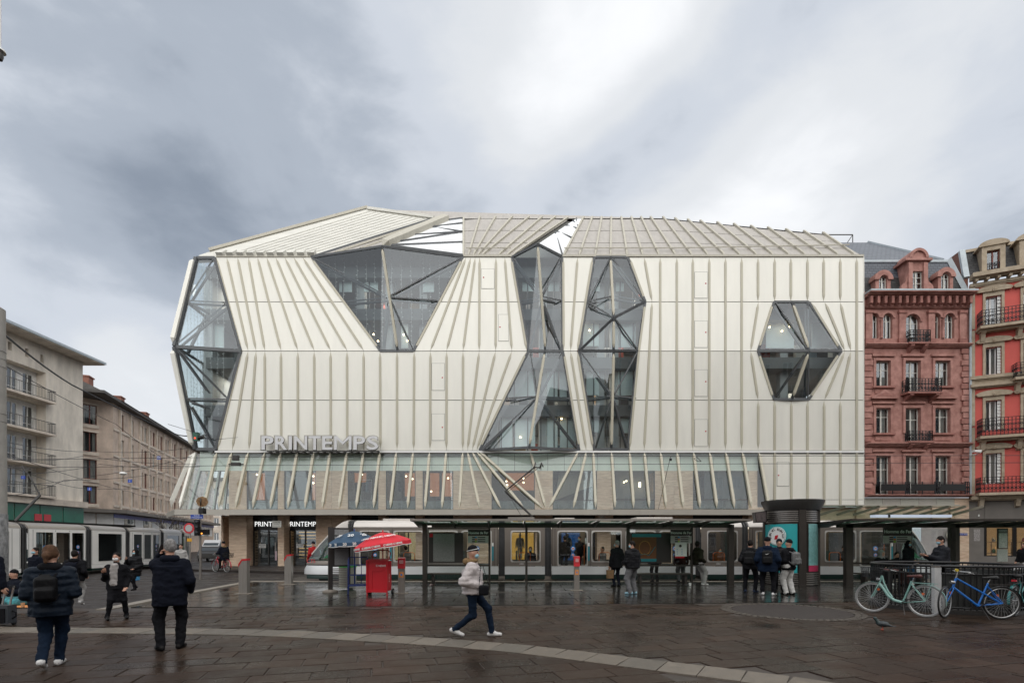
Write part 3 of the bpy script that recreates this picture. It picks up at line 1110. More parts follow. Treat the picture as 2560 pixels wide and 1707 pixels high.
for k, ys in enumerate((646, 754, 878, 1000)):          # the shop's own ceiling lighting
    for xs in (640, 960, 1330, 1530, 1990):
        if (k, xs) in ((0, 1990), (3, 960), (3, 1990), (2, 960), (1, 640), (3, 640)):
            continue
        la = bpy.data.lights.new('ceiling_light', 'AREA')
        la.energy, la.size, la.color = 110.0, 3.0, (1.0, 0.9, 0.76)
        lo_ = bpy.data.objects.new('ceiling_light', la)
        lo_.location = (GX(xs, 40), 40.0, ZZ(ys, 36) - 1.0)
        COL.objects.link(lo_)

# strings of lights hanging behind the corner and V glass
def light_string(xs, y0, y1, Y, label, grp):
    mb = MB()
    a, b = P(xs, y0, Y), P(xs + random.uniform(-3, 3), y1, Y)
    mb.bar(a, b, 0.014)
    n = int((a - b).length / 0.32)
    for k in range(n):
        p = a.lerp(b, (k + 0.5) / n)
        sx = random.choice((-1, 1)) * 0.09
        mb.bar(p, p + Vector((sx, 0, -0.02)), 0.03)
    tag(mb.build('light_string', M_bulb), label, 'light string', grp)


for k in range(15):
    t = k / 14
    xs = 795 + t * 330 + random.uniform(-5, 5)
    top = 643 - 22 * (1 - abs(xs - 955) / 190) + 8
    bot = 870 if 945 < xs < 1035 else (650 + (xs - 785) * 1.35 if xs < 945 else 870 - (xs - 1035) * 1.9)
    if bot - top > 25:
        light_string(xs, top, min(868, bot), 36.6, 'thin white string of small lights hanging inside the V shaped glass bay', 'light strings inside the V shaped bay')
for k in range(11):
    xs = (455, 468, 478, 484, 495, 502, 508, 512, 528, 545, 560)[k] + random.uniform(-2, 2)
    top = max(655, 866 - (xs - 445) * 3.4)
    light_string(xs, top, min(1110, 890 + (xs - 440) * 4 if xs < 490 else 1110 - max(0, xs - 520) * 3), 36.9, 'thin white string of small lights hanging inside the corner glass bay', 'light strings inside the corner bay')


# ------------------------------------------------------------------ roof
def RP(xs, ys, up=0.0):
    s = (HOR - ys) / F
    Y = 26.72 / (1.3 - s)
    return P(xs, ys, Y) + Vector((0, -0.79, 0.61)) * up


RN = (0, -0.79, 0.61)
white = [RP(541, 640), RP(777, 640), RP(1085, 546), RP(920, 522), RP(530, 627)]
MB().prism(white, (0, 0.3, -0.3)).build('white_roof_plane', M_white_roof, store, True)
MB().bar(RP(524, 628, 0.1), RP(919, 521, 0.1), 0.18, 0.18).build('ridge_flashing', M_rooffin, store, True)
MB().bar(RP(920, 524, 0.1), RP(1085, 547, 0.1), 0.2, 0.2).build('ridge_flashing', M_white_roof, store, True)
MB().prism([P(492, 645, 35.9), P(541, 643, 36), RP(541, 640), RP(530, 627), P(498, 638, 36.3)], (0, 0.3, -0.2)).build('hip_panel', M_white_roof, store, True)
for k in range(1, 11):
    t = k / 11
    MB().bar(RP(541 + 0 * t, 640).lerp(RP(777, 640), t) + Vector(RN) * 0.03, RP(920, 524).lerp(RP(1085, 547), t) + Vector(RN) * 0.03, 0.03, 0.04).build('standing_seam', M_white_roof, store, True)
for i in range(10):
    xb = 541 + i * 25.3
    xt = xb + 30 - i * 0.8
    a, b = RP(xb + 1, 641), RP(xt, 634.5)
    MB().prism([a, RP(xb + 18, 641), b], Vector(RN) * 0.28).build('eave_fin', M_white_roof, store, True)
grey = [P(778, 643, 36), P(955, 614, 34.9), RP(1122, 547), RP(1085, 546)]
MB().poly(grey).build('grey_roof_plane', M_roofp, store, True)
for t in (0.35, 0.7):
    MB().bar(grey[0].lerp(grey[1], t) + Vector((0, 0, .05)), grey[3].lerp(grey[2], t) + Vector((0, 0, .05)), 0.12, 0.12).build('roof_batten', M_rooffin, store, True)
MB().bar(grey[0], grey[3], 0.14, 0.14).build('roof_edge', M_steel, store, True)
fin(P(955, 616, 34.8), RP(1122, 546), w=0.7, d=0.35, nrm=RN, mat=M_rooffin, name='roof_fin')
tri1 = [P(955, 617, 34.8), P(1157, 642, 36), RP(1157, 547), RP(1122, 547)]
MB().poly(tri1).build('roof_glass', M_whitegl, store, True)
tri2 = [P(1344, 611, 34.9), P(1405, 642, 36), RP(1459, 547), RP(1440, 547)]
MB().poly(tri2).build('roof_glass', M_whitegl, store, True)
for a, b in [((0, .05), (1, .02)), ((0, .3), (1, .35)), ((0, .62), (1, .55))]:
    pass


def rbar(A, B):
    u = Vector((0, -0.05, 0.05))
    MB().bar(A + u, B + u, 0.07, 0.07).build('roof_glazing_bar', M_steel, store, True)


L1, R1 = (tri1[0], tri1[3]), (tri1[1], tri1[2])
for tl_, tr_ in ((0.02, 0.35), (0.04, 0.03), (0.1, 0.62), (0.35, 0.62), (0.62, 0.86), (0.66, 0.62)):
    rbar(L1[0].lerp(L1[1], tl_), R1[0].lerp(R1[1], tr_))
rbar(tri1[0], tri1[1])
rbar(L1[0].lerp(L1[1], 0.9), R1[1])
for tl_, tr_ in ((0.42, 0.02), (0.45, 0.45), (0.7, 0.7), (0.9, 0.75)):
    rbar(tri2[0].lerp(tri2[3], tl_), tri2[1].lerp(tri2[2], tr_))
rbar(tri2[0], tri2[1])
rbar(RP(1441, 566), RP(1441, 547))
RF = [(1159, 547, 1159), (1200, 544, 1170), (1239, 544, 1182), (1280.5, 544.5, 1192), (1322.5, 545, 1202), (1355, 545, 1243), (1388, 545, 1264), (1419, 547, 1279)]
RF2 = [(1459, 545, 1408), (1480.5, 545, 1447), (1504, 545, 1487), (1528, 545, 1526), (1553, 545, 1568), (1578, 545, 1607), (1602, 545, 1648.5), (1626, 545, 1690), (1657, 545, 1731),
       (1687, 548, 1772), (1718.5, 551, 1813.5), (1750, 554, 1853.5), (1792, 558, 1895), (1833.5, 562, 1936), (1876, 567, 1977), (1918.5, 571, 2017), (1963.5, 575.5, 2058.5), (2008.5, 580, 2100), (2056, 584, 2141), (2076, 590, 2157)]
for rf in (RF, RF2):
    for i, (xt, yt, xb) in enumerate(rf):
        if i < len(rf) - 1 or rf is RF:
            fin(RP(xt, yt - 1), RP(xb, 641), w=0.16, d=0.13, nrm=RN, mat=M_rooffin, name='roof_fin', tipA=False, tl=0.5)
        if i == 0:
            continue
        (x0, y0, b0) = rf[i - 1]
        for k in range(3):
            ta, tb = (0.0, 0.31, 0.64)[k] + 0.006, (0.31, 0.64, 1.0)[k] - 0.006
            f = lambda xa, ya, xb_, t: RP(xa + (xb_ - xa) * t, ya + 3 + (641 - ya - 3) * t)
            q = [f(x0, y0, b0, ta), f(xt, yt, xb, ta), f(xt, yt, xb, tb), f(x0, y0, b0, tb)]
            MB().prism(q, (0, 0.04, -0.04)).build('roof_panel', M_roofp, store, True)
MB().poly([RP(1159, 550, -.12), RP(1657, 550, -.12), RP(2070, 590, -.12), RP(2155, 640, -.12), RP(1159, 640, -.12)]).build('roof_backing', M_joint, store, True)
# snow rail above the gutter
MB().bar(RP(1166, 627, 0.2), RP(1278, 627, 0.2), 0.06).bar(RP(1410, 627, 0.2), RP(1690, 627, 0.2), 0.06).bar(RP(1690, 627, 0.2), RP(2120, 619, 0.2), 0.06).build('snow_rail', M_rooffin, store, True)
MB().box(GX(1159, 36), GX(1280, 36), 35.93, 36.2, ZZ(642.5, 36), ZZ(637, 36)).box(GX(1406, 36), GX(2158.6, 36), 35.93, 36.2, ZZ(642.5, 36), ZZ(637, 36)).box(GX(541, 36), GX(777, 36), 35.95, 36.2, ZZ(643, 36), ZZ(640, 36)).build('gutter', M_rooffin, store, True)
MB().poly([RP(541, 636), RP(920, 523), RP(1085, 547), RP(1657, 546), RP(2056, 585), RP(2157, 640), Vector((24.5, 62, 21)), Vector((-18, 62, 21))]).build('roof_deck', M_roofp, store, True)
MB().box(GX(1084, 43), GX(1185, 43), 43, 45, ZZ(548, 43), ZZ(535, 43)).build('roof_plant', M_white_roof, store, True)
MB().box(GX(1268, 43), GX(1300, 43), 43, 44, ZZ(548, 43), ZZ(543.5, 43)).build('roof_vent', M_dark, store, True)

# ------------------------------------------------------------------ flared glass skirt over the canopy
SK = [(489, 449), (516, 480), (542.5, 511), (580, 546), (621, 589), (662.5, 632), (703, 676), (744, 719.5), (785, 762.5), (826, 806), (868, 847.5), (909.5, 890.5), (950, 934), (991, 976), (1033, 1019), (1074, 1062.5), (1115.5, 1105),
      (1157, 1148.5), (1169, 1199), (1180.5, 1252), (1192, 1310), (1199, 1357), (1325.5, 1364), (1445.5, 1372), (1465.5, 1433), (1483, 1489), (1528.5, 1537.5), (1573.5, 1584), (1610.5, 1623), (1651, 1665),
      (1692, 1708), (1733.5, 1750), (1773.5, 1792), (1814, 1836), (1855.5, 1878.5), (1897, 1922)]
KY = 34.15
SN = Vector((0, -0.9, 0.43))
for i, (t, b) in enumerate(SK):
    if i != 1:
        fin(P(t, 1130, 35.95), P(b, 1270, KY), w=0.20, d=0.14, nrm=SN, name='skirt_fin', mat=M_panel if i in (0,) else M_fin)
    if i:
        t0, b0 = SK[i - 1]
        gpoly([P(t0, 1131, 36.0), P(t, 1131, 36.0), P(b, 1271, KY + .05), P(b0, 1271, KY + .05)], 'skirt_glass_pane', M_skgl)
fin(P(486.5, 1130, 35.97), P(428, 1267, 35.0), w=0.22, d=0.25, nrm=(-0.7, -0.7, 0.2), name='skirt_fin', mat=M_panel)
MB().poly([P(487, 1131, 36.0), P(449, 1271, KY), Vector((GX(420, 38), 46, 3.9)), P(487, 1131, 36.0) + Vector((-0.3, 11, 0))]).build('skirt_side_glass', M_skgl, store, True, fix=False)
for k in range(1, 6):
    a = P(487, 1131, 36.0) + Vector((0, 1.1 * k, 0))
    b = P(449, 1271, KY) + Vector((-0.2, 1.4 * k, 0))
    MB().bar(a, b, 0.14, 0.2).build('side_skirt_bar', PM('pale_green_bar', (0.45, 0.5, 0.46), 0.4) if k == 1 else bpy.data.materials['pale_green_bar'], store, True)
# canopy
cz0, cz1 = ZZ(1286.5, 34), ZZ(1272.5, 34)
xs0 = GX(436, 34)
xc = xs0
for seg in (938, 1037, 1170, 1525, 1600, 1930):
    x1 = GX(seg, 34)
    MB().box(xc + 0.006, x1 - 0.006, 34.0, 34.08, cz0, cz1).build('canopy_fascia', M_canopy, store, True)
    xc = x1
MB().box(xs0, xc, 34.1, 36.6, cz0 + 0.12, cz0 + 0.2).build('canopy_soffit', M_soffit, store, True)
MB().box(xs0, xc, 34.1, 36.3, cz1 - 0.06, cz1 - 0.02).build('canopy_deck', M_canopy, store, True)
MB().prism([(xs0, 34.0, cz0), (xs0, 34.0, cz1), (GX(416, 38), 38, cz1 - 0.02), (GX(416, 38), 38, cz0)], (0.08, 0.02, 0)).build('canopy_fascia', M_canopy, store, True)
MB().prism([(xs0 + 0.1, 34.12, cz0 + 0.14), (xs0 + 0.1, 37, cz0 + 0.14), (GX(416, 38) + 0.15, 38, cz0 + 0.14)], (0, 0, 0.05)).build('canopy_soffit', M_soffit, store, True)

# stone piers, spandrel and shop fronts behind
WY = 36.4
z_sp0, z_sp1 = ZZ(1177, WY), ZZ(1129, WY)
x = GX(500, WY)
cube = MB().box(-0.5, 0.5, -0.5, 0.5, -0.5, 0.5)
spm = cube.mesh('spandrel_panel', M_mint)
xe = GX(1895, WY)
pw = 41.4 / F * WY
while x < xe:
    w = min(pw, xe - x)
    inst('spandrel_panel', spm, (x + w / 2, WY, (z_sp0 + z_sp1) / 2), (0, 0, 0), store, True, scale=(w - 0.025, 0.06, z_sp1 - z_sp0 - 0.03))
    x += pw
MB().box(GX(500, WY), xe, WY + 0.05, WY + 0.2, z_sp0, z_sp1).build('spandrel_backing', M_joint, store, True)
PIERS = [(573, 617.5), (695, 711), (790, 870), (946, 965), (1039, 1057), (1133, 1229), (1337, 1382), (1492, 1533), (1637, 1732), (1870, 1893)]
tm = [cube.mesh('stone_tile', M_stone), cube.mesh('stone_tile', M_stone2)]
nrow = 12
rh = z_sp0 / nrow
for a, b in PIERS:
    X0, X1 = GX(a, WY), GX(b, WY)
    MB().box(X0 + 0.02, X1 - 0.02, WY, WY + 1.6, 0.02, z_sp0 - 0.01).build('pier', M_stone2, store, True)
    nc = 2 if b - a > 60 else 1
    w = (X1 - X0) / nc
    for r in range(nrow):
        for c in range(nc):
            inst('stone_tile', tm[random.random() < 0.35], (X0 + w * (c + 0.5), WY - 0.02 + random.uniform(-.004, .004), rh * (r + 0.5) + 0.01), (0, 0, 0), store, True, scale=(w - 0.016, 0.06, rh - 0.016))
# corner pier at ground level and a strip window beside it
MB().box(GX(553, WY), GX(558, WY), WY, WY + 1.2, 0, cz0 + 0.1).build('corner_post', M_stone2, store, True)
M_shopin = PM('shop_interior', (0.055, 0.055, 0.058), 0.8, var=0.3, vs=0.8)
M_shopwarm = PM('shop_glow_wall', (0.30, 0.13, 0.06), 0.7, em=(1.0, 0.36, 0.14), es=0.3, var=0.3, vs=2)  # display walls glow by themselves to look warmly lit
M_blind = PM('roller_blind', (0.27, 0.31, 0.35), 0.7)
zk = ZZ(1250, WY)
gaps = [(p[1], q[0]) for p, q in zip(PIERS, PIERS[1:])]
zmid = cz0 + 0.35
for gi, (a, b) in enumerate(gaps):
    X0, X1 = GX(a, WY), GX(b, WY)
    MB().box(X0, X1, WY + 0.06, WY + 0.09, zmid, z_sp0).build('window_pane', M_shopgl, store, True)
    MB().box(X0, X1, WY + 0.02, WY + 0.12, zmid - 0.08, zmid).box(X0, X1, WY + .02, WY + .1, zk - 0.02, zk + 0.02).box(X0, X0 + 0.05, WY + .02, WY + .1, zmid, z_sp0).box(X1 - 0.05, X1, WY + .02, WY + .1, zmid, z_sp0).build('window_frame', M_dark, store, True)
    # fritted lower strip of the upper window
    MB().box(X0 + 0.05, X1 - 0.05, WY + 0.1, WY + 0.12, zmid, zk - 0.02).build('apron_panel', PM('apron_%d' % gi, (0.36, 0.40, 0.39), 0.3, var=0.35, vs=1.4), store, True)
MB().box(GX(556, WY), xe, 41.5, 41.7, 0, 7.2).build('shop_back_wall', M_shopin, store, True)
MB().box(GX(556, WY), xe, WY + 0.3, 41.5, zmid - 0.15, zmid + 0.05).build('shop_floor', M_shopin, store, True)
MB().box(GX(556, WY), xe, WY + 0.3, 41.5, 7.05, 7.2).build('shop_ceiling', M_shopin, store, True)
for x0, x1, y0, y1, YY in [(632, 661, 1182, 1252, 38), (640, 655, 1200, 1252, 37.6), (781, 789, 1182, 1252, 37.5), (885, 915, 1182, 1205, 39), (1012, 1040, 1182, 1240, 38.5), (1075, 1098, 1182, 1240, 38.5), (1105, 1130, 1182, 1240, 38),
                           (1265, 1335, 1182, 1225, 39)]:
    MB().box(GX(x0, YY), GX(x1, YY), YY, YY + 0.1, ZZ(y1, YY), ZZ(y0, YY)).build('display_wall', M_shopwarm, store, True)
MB().box(GX(1757, 37), GX(1868, 37), 36.7, 36.72, ZZ(1247, 37), ZZ(1178, 37)).build('roller_blind', M_blind, store, True)
MB().box(GX(1540, 38), GX(1632, 38), 37.9, 38, ZZ(1246, 38), ZZ(1178, 38)).build('roller_blind', PM('pale_blind', (0.36, 0.37, 0.38), 0.7), store, True)
# pale raked partition seen through the glass right of the pantograph
MB().prism([P(1398, 1180, 37.0), P(1480, 1180, 37.0), P(1480, 1215, 37.0), P(1388, 1250, 37.0)], (0, .04, 0)).build('raked_partition', PM('cream_wall', (0.55, 0.47, 0.38), 0.7), store, True)
for xs, ys, YY in [(1309, 1196, 37.5), (1309, 1206, 37.5), (1266, 1203, 37.5), (1268, 1212, 37.5), (1015, 1190, 37.5), (1031, 1197, 37.5), (783, 1190, 37), (783, 1207, 37), (1560, 1205, 37.5), (1566, 1202, 37.5), (1600, 1213, 37.5), (1078, 1228, 37.5),
                   (642, 1186, 37.3), (905, 1186, 37.5), (1120, 1195, 37.5)]:
    MB().disc(P(xs, ys, YY), 0.06, (0, -1, -0.5), 10, 0.03).build('spot_lamp', M_lampw, store, True)
MB().box(GX(1597, 37.4), GX(1602, 37.4), 37.4, 37.45, ZZ(1217, 37.4), ZZ(1205, 37.4)).build('lit_panel', M_lampw, store, True)
# clothes on a rail in the fourth upper window
MB().bar(P(902, 1199, 37), P(929, 1199, 37), 0.03).bar(P(902, 1199, 37), P(902, 1249, 37), 0.03).bar(P(929, 1199, 37), P(929, 1249, 37), 0.03).bar(P(902, 1249, 37), P(930, 1249, 37), 0.04).build('clothes_rail', M_white, store, True)
for k in range(6):
    a = P(914 + k * 2.6, 1203, 37)
    MB().prism([a, a + Vector((0.05, 0, 0)), a + Vector((0.07, 0, -0.75)), a + Vector((-0.02, 0, -0.75))], (0, .25, 0)).build('hanging_garment', PM('garment_%d' % k, (0.12 + .04 * k, 0.2, 0.26), 0.8), store, True)

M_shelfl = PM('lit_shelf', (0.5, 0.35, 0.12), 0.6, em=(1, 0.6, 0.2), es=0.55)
# ground-floor fronts: dark recesses, doors, fascia lettering
for gi, (a, b) in enumerate(gaps):
    X0, X1 = GX(a, WY), GX(b, WY)
    YR = 37.3
    door = gi < 2
    zt = cz0 + 0.1
    MB().box(X0, X1, YR, YR + 0.12, zt - 1.05, zt).build('shop_fascia', M_black, store, True)
    MB().box(X0, X1, YR + 0.05, YR + 0.08, 0.05, zt - 1.05).build('shop_window', M_shopgl, store, True)
    n = 2 if door else 3
    for k in range(n + 1):
        xx = X0 + (X1 - X0) * k / n
        MB().box(xx - 0.04, xx + 0.04, YR - 0.02, YR + 0.1, 0.02, zt - 1.05).build('mullion', M_dark, store, True)
    MB().box(X0, X1, YR + .9, YR + 1.0, zt - 0.9, zt - 0.3).build('shop_pelmet', M_dark, store, True)
    if door:
        for k in range(2):
            xx = X0 + (X1 - X0) * (k + 0.5) / 2
            MB().box(xx - 0.04, xx + 0.02, YR - 0.1, YR - 0.05, 0.9, 1.7).build('door_handle', M_inox, store, True)
            for r in range(12):
                MB().box(X0 + 0.05 + k * (X1 - X0) / 2, X0 + (k + 1) * (X1 - X0) / 2 - 0.05, YR + 0.2, YR + 0.22, 0.3 + r * 0.2, 0.36 + r * 0.2).build('shutter_slat', M_dark, store, True)
    if gi == 1:
        for r in range(9):
            MB().box(X0 + 0.35, X1 - 0.15, YR + .75, YR + .78, 0.5 + r * 0.24, 0.56 + r * 0.24).build('lit_shelf', M_shelfl, store, True)
        for r in range(10):
            MB().disc((X1 - 0.42, YR + 0.4, 0.95 + r * 0.2), 0.035, (0, -1, 0), 8, 0.02).build('spot_lamp', M_lampw, store, True)
    # items in the shop: stands and warm lights
    for k in range(4):
        xx = X0 + (X1 - X0) * (0.2 + 0.2 * k)
        MB().disc((xx, YR + 1.2, 2.75), 0.07, (0, -0.6, -1), 10, 0.03).build('spot_lamp', M_lampw, store, True)
for cx, label in ((677, 'PRINTEMPS'), (757, 'PRINTEMPS')):
    h = 0.40
    text('fascia_lettering', label, h * 1.25, (GX(cx, 37.28), 37.27, ZZ(1310, 37.28)), M_signtxt, store, world=True, bold=0.0, sx=0.95)
M_paper = PM('paper_notice', (0.72, 0.72, 0.70), 0.6)
M_ink = PM('black_print', (0.02, 0.02, 0.02), 0.6)
for cx, body in ((656, 'ENTREE'), (750, 'ENTREE')):
    c = P(cx, 1364, 37.15)
    MB().box(c.x - 0.26, c.x + 0.26, 37.14, 37.15, c.z - 0.14, c.z + 0.14).build('door_notice', M_paper, store, True)
    text('notice_text', body, 0.13, (c.x, 37.135, c.z + 0.05), M_ink, store, world=True, extr=0.001)
    MB().prism([(c.x - 0.15, 37.135, c.z - 0.06), (c.x - 0.07, 37.135, c.z - 0.02), (c.x - 0.07, 37.135, c.z - 0.045), (c.x + 0.15, 37.135, c.z - 0.045), (c.x + 0.15, 37.135, c.z - 0.075), (c.x - 0.07, 37.135, c.z - 0.075), (c.x - 0.07, 37.135, c.z - 0.10)], (0, -.002, 0)).build('notice_arrow', M_ink, store, True)
MB().box(GX(687.5, 37.1), GX(692, 37.1), 37.1, 37.11, ZZ(1400, 37.1), ZZ(1377, 37.1)).build('door_notice', PM('pink_notice', (0.6, 0.45, 0.5), 0.6), store, True)
# mannequins and a blue poster in the window behind the tram are placed with the people

# PRINTEMPS letters standing on a rail
BX = [(970, 1100, 'P'), (1106, 1236, 'R'), (1243, 1284, 'I'), (1297, 1437, 'N'), (1442, 1572, 'T'), (1577, 1690, 'E'), (1697, 1880, 'M'), (1890, 2016, 'P'), (2022, 2148, 'S')]
sign = thing('shop_sign', 'large grey raised letters spelling PRINTEMPS above the glass skirt', 'sign', (GX(800, 35.3), 35.3, ZZ(1125, 35.3)))
for a, b, ch in BX:
    for nm, ex, yy, bo, mt in (('letter', 0.10, 35.36, 0.05, M_letter2), ('letter_face', 0.012, 35.245, 0.03, M_letter)):
        me = text_mesh(nm, ch, 1.0, ex, mt, bold=0.0 if ch == 'M' else bo * 0.6)
        vs = [v.co for v in me.vertices]
        x0, x1 = min(v.x for v in vs), max(v.x for v in vs)
        y0, y1 = min(v.y for v in vs), max(v.y for v in vs)
        ins = 0.0 if nm == 'letter' else 0.035
        W_, H_ = (b - a) / 4 / F * yy - 2 * ins, (893 - 745) / 4 / F * yy - 2 * ins
        me.transform(Matrix.Translation((-(x0 + x1) / 2, -y0, 0)))
        me.transform(Matrix.Diagonal((W_ / (x1 - x0), H_ / (y1 - y0), 1, 1)))
        inst(nm, me, (GX(410 + (a + b) / 8, yy), yy, ZZ(902 + 893 / 4, yy) + ins), (PI / 2, 0, 0), sign, True)
MB().box(GX(668, 35.4), GX(948, 35.4), 35.35, 35.45, ZZ(1129, 35.4), ZZ(1126, 35.4)).build('support_rail', M_dark, sign, True)
for k in range(17):
    xx = GX(670 + k * 17, 35.5)
    MB().bar((xx, 35.4, ZZ(1128, 35.4)), (xx + 0.12, 36.0, ZZ(1131, 36)), 0.05, 0.07).build('bracket', M_dark, sign, True)

# glass canopy right of the skirt, light band and stone pier over the right-hand shop
M_brkt = PM('bracket_tan', (0.24, 0.215, 0.165), 0.5)
can2 = thing('glass_canopy', 'green glass canopy on sloping metal brackets below the red sandstone house', 'canopy', (GX(2215, 36), 36, ZZ(1268, 36)))
z1, z2 = ZZ(1267, 36), ZZ(1281, 35.0)
MB().poly([(GX(2040, 36), 36.0, z1), (GX(2398, 36), 36.0, z1), (GX(2398, 36) - 0.1, 34.6, z1 + 0.02), (GX(2036, 34.6), 34.6, z1 + 0.02)]).build('glass_sheet', glass('canopy_glass', (0.40, 0.56, 0.47), 0.1), can2, True)
MB().box(GX(2036, 34.6), GX(2398, 34.6), 34.56, 34.6, z1 - 0.0, z1 + 0.06).build('front_rail', M_canopy, can2, True)
for k in range(9):
    xx = GX(2050 + k * 41.5, 36)
    MB().bar((xx, 36.0, z1 - 0.55), (xx + 0.9, 34.65, z1 - 0.05), 0.07, 0.16).build('bracket', M_brkt, can2, True)
# ------------------------------------------------------------------ neighbouring houses
M_sand = PM('red_sandstone', (0.36, 0.165, 0.135), 0.85, var=0.22, vs=2.2, bump=0.4, bs=22, col2=(0.50, 0.265, 0.225))
M_sand2 = PM('red_sandstone_dark', (0.32, 0.145, 0.12), 0.85, var=0.25, vs=3, bump=0.4, bs=22)
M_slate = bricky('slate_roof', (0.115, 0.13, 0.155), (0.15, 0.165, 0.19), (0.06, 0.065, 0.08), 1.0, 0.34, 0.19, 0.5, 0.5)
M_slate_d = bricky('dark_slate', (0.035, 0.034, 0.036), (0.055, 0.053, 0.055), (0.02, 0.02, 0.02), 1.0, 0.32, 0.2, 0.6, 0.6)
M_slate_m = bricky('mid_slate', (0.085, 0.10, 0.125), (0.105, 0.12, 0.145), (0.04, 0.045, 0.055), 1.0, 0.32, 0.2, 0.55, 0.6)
M_zinc = PM('zinc_trim', (0.42, 0.47, 0.50), 0.5, 0.2, var=0.1, vs=3)
M_wframe = PM('window_frame_grey', (0.64, 0.63, 0.58), 0.5)
M_wwhite = PM('window_frame_white', (0.75, 0.75, 0.73), 0.5)
M_wbrown = PM('window_frame_brown', (0.16, 0.035, 0.02), 0.5)
M_wgl = glass('house_glass', (0.75, 0.78, 0.78), 0.13)
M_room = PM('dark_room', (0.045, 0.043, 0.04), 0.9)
M_curt = PM('curtain', (0.62, 0.60, 0.56), 0.9, var=0.25, vs=5, stretch=(8, 8, 0.3))
M_coral = PM('coral_render', (0.62, 0.115, 0.095), 0.8, var=0.06, vs=1.2)
M_tan = PM('tan_stone', (0.42, 0.335, 0.235), 0.85, var=0.2, vs=2.5, bump=0.3, bs=25, col2=(0.50, 0.42, 0.32))
M_iron = PM('wrought_iron', (0.012, 0.012, 0.016), 0.5, 0.2)
M_grey = PM('grey_render', (0.17, 0.155, 0.14), 0.8, var=0.1, vs=1.5)
M_rend = PM('stained_render', (0.68, 0.62, 0.54), 0.9, var=0.2, vs=0.9, stretch=(1.5, 1.5, 0.5), bump=0.35, bs=9)
M_rend2 = PM('pinkish_render', (0.55, 0.44, 0.36), 0.9, var=0.22, vs=1.0, stretch=(1, 1, 0.6), bump=0.3, bs=8)
M_pilas = PM('pale_pilaster', (0.62, 0.54, 0.46), 0.9, var=0.2, vs=1.2, bump=0.2, bs=12)
M_loggia = PM('white_loggia', (0.72, 0.71, 0.69), 0.8, var=0.12, vs=1.5)
M_rooftile = PM('grey_brown_roof', (0.10, 0.095, 0.09), 0.8, var=0.2, vs=2)
M_brick = PM('brick_red', (0.24, 0.105, 0.075), 0.85, var=0.2, vs=6)
M_green = PM('green_shopfront', (0.012, 0.13, 0.08), 0.3, var=0.25, vs=0.8)
M_blue = PM('blue_sign', (0.015, 0.06, 0.36), 0.4)


class Face:
    """one facade in its thing's local frame: u along it, y into the house, z up"""

    def __init__(s, root, A, rz):
        s.root, s.A, s.rz = root, Vector((A[0], A[1])), rz
        s.d = Vector((math.cos(rz), math.sin(rz)))
        s.off = Vector((0, 0))

    def u(s, xs):
        k = (xs - 1280) / F
        return (k * s.A.y - s.A.x) / (s.d.x - k * s.d.y)

    def z(s, xs, ys):
        Y = s.A.y + s.u(xs) * s.d.y
        return ZZ(ys, Y)


def wall_open(u0, u1, z0, z1, ops, depth=0.3):
    """wall sheet with real openings and their reveals"""
    mb = MB()
    us = sorted({u0, u1, *[o[0] for o in ops], *[o[1] for o in ops]})
    zs = sorted({z0, z1, *[o[2] for o in ops], *[o[3] for o in ops]})
    for a, b in zip(us, us[1:]):
        run = None
        for c, d in zip(zs, zs[1:]):
            mu, mz = (a + b) / 2, (c + d) / 2
            if any(o[0] < mu < o[1] and o[2] < mz < o[3] for o in ops):
                if run:
                    mb.poly([(a, 0, run[0]), (b, 0, run[0]), (b, 0, run[1]), (a, 0, run[1])])
                    run = None
            else:
                run = (run[0], d) if run else (c, d)
        if run:
            mb.poly([(a, 0, run[0]), (b, 0, run[0]), (b, 0, run[1]), (a, 0, run[1])])
    for a, b, c, d in ops:
        mb.poly([(a, 0, c), (a, depth, c), (a, depth, d), (a, 0, d)]).poly([(b, 0, c), (b, 0, d), (b, depth, d), (b, depth, c)])
        mb.poly([(a, 0, d), (a, depth, d), (b, depth, d), (b, 0, d)]).poly([(a, 0, c), (b, 0, c), (b, depth, c), (a, depth, c)])
    return mb


def window(parent, u0, u1, z0, z1, y=0.2, mat=None, cols=2, rows=(0.66,), curtain=True, fr=0.06, arch=False, gm=None):
    mb = MB()
    f = fr
    mb.box(u0, u0 + f, y, y + 0.06, z0, z1).box(u1 - f, u1, y, y + 0.06, z0, z1)
    mb.box(u0 + f, u1 - f, y, y + 0.06, z0, z0 + f * 1.2).box(u0 + f, u1 - f, y, y + 0.06, z1 - f, z1)
    for k in range(1, cols):
        uc = u0 + (u1 - u0) * k / cols
        mb.box(uc - f * 0.75, uc + f * 0.75, y - 0.012, y + 0.05, z0 + f, z1 - f)
    for r in rows:
        zc = z0 + (z1 - z0) * r
        mb.box(u0 + f, u1 - f, y + 0.004, y + 0.045, zc - f * 0.35, zc + f * 0.35)
    w = mb.build('window', mat or M_wframe, parent, fix=False)
    MB().poly([(u0 + 0.02, y + 0.035, z0 + 0.02), (u1 - 0.02, y + 0.035, z0 + 0.02), (u1 - 0.02, y + 0.035, z1 - 0.02), (u0 + 0.02, y + 0.035, z1 - 0.02)]).build('pane', gm or M_wgl, w, fix=False)
    if curtain:
        c = MB()
        cw = (u1 - u0) * random.uniform(0.22, 0.42)
        for a, b in ((u0, u0 + cw), (u1 - cw, u1)):
            n = 6
            for k in range(n):
                x0, x1 = a + (b - a) * k / n, a + (b - a) * (k + 1) / n
                ya, yb = (0.2, 0.27) if k % 2 else (0.27, 0.2)
                c.poly([(x0, y + ya, z0), (x1, y + yb, z0), (x1, y + yb, z1), (x0, y + ya, z1)])
        c.build('curtain', M_curt, w, fix=False)
    return w


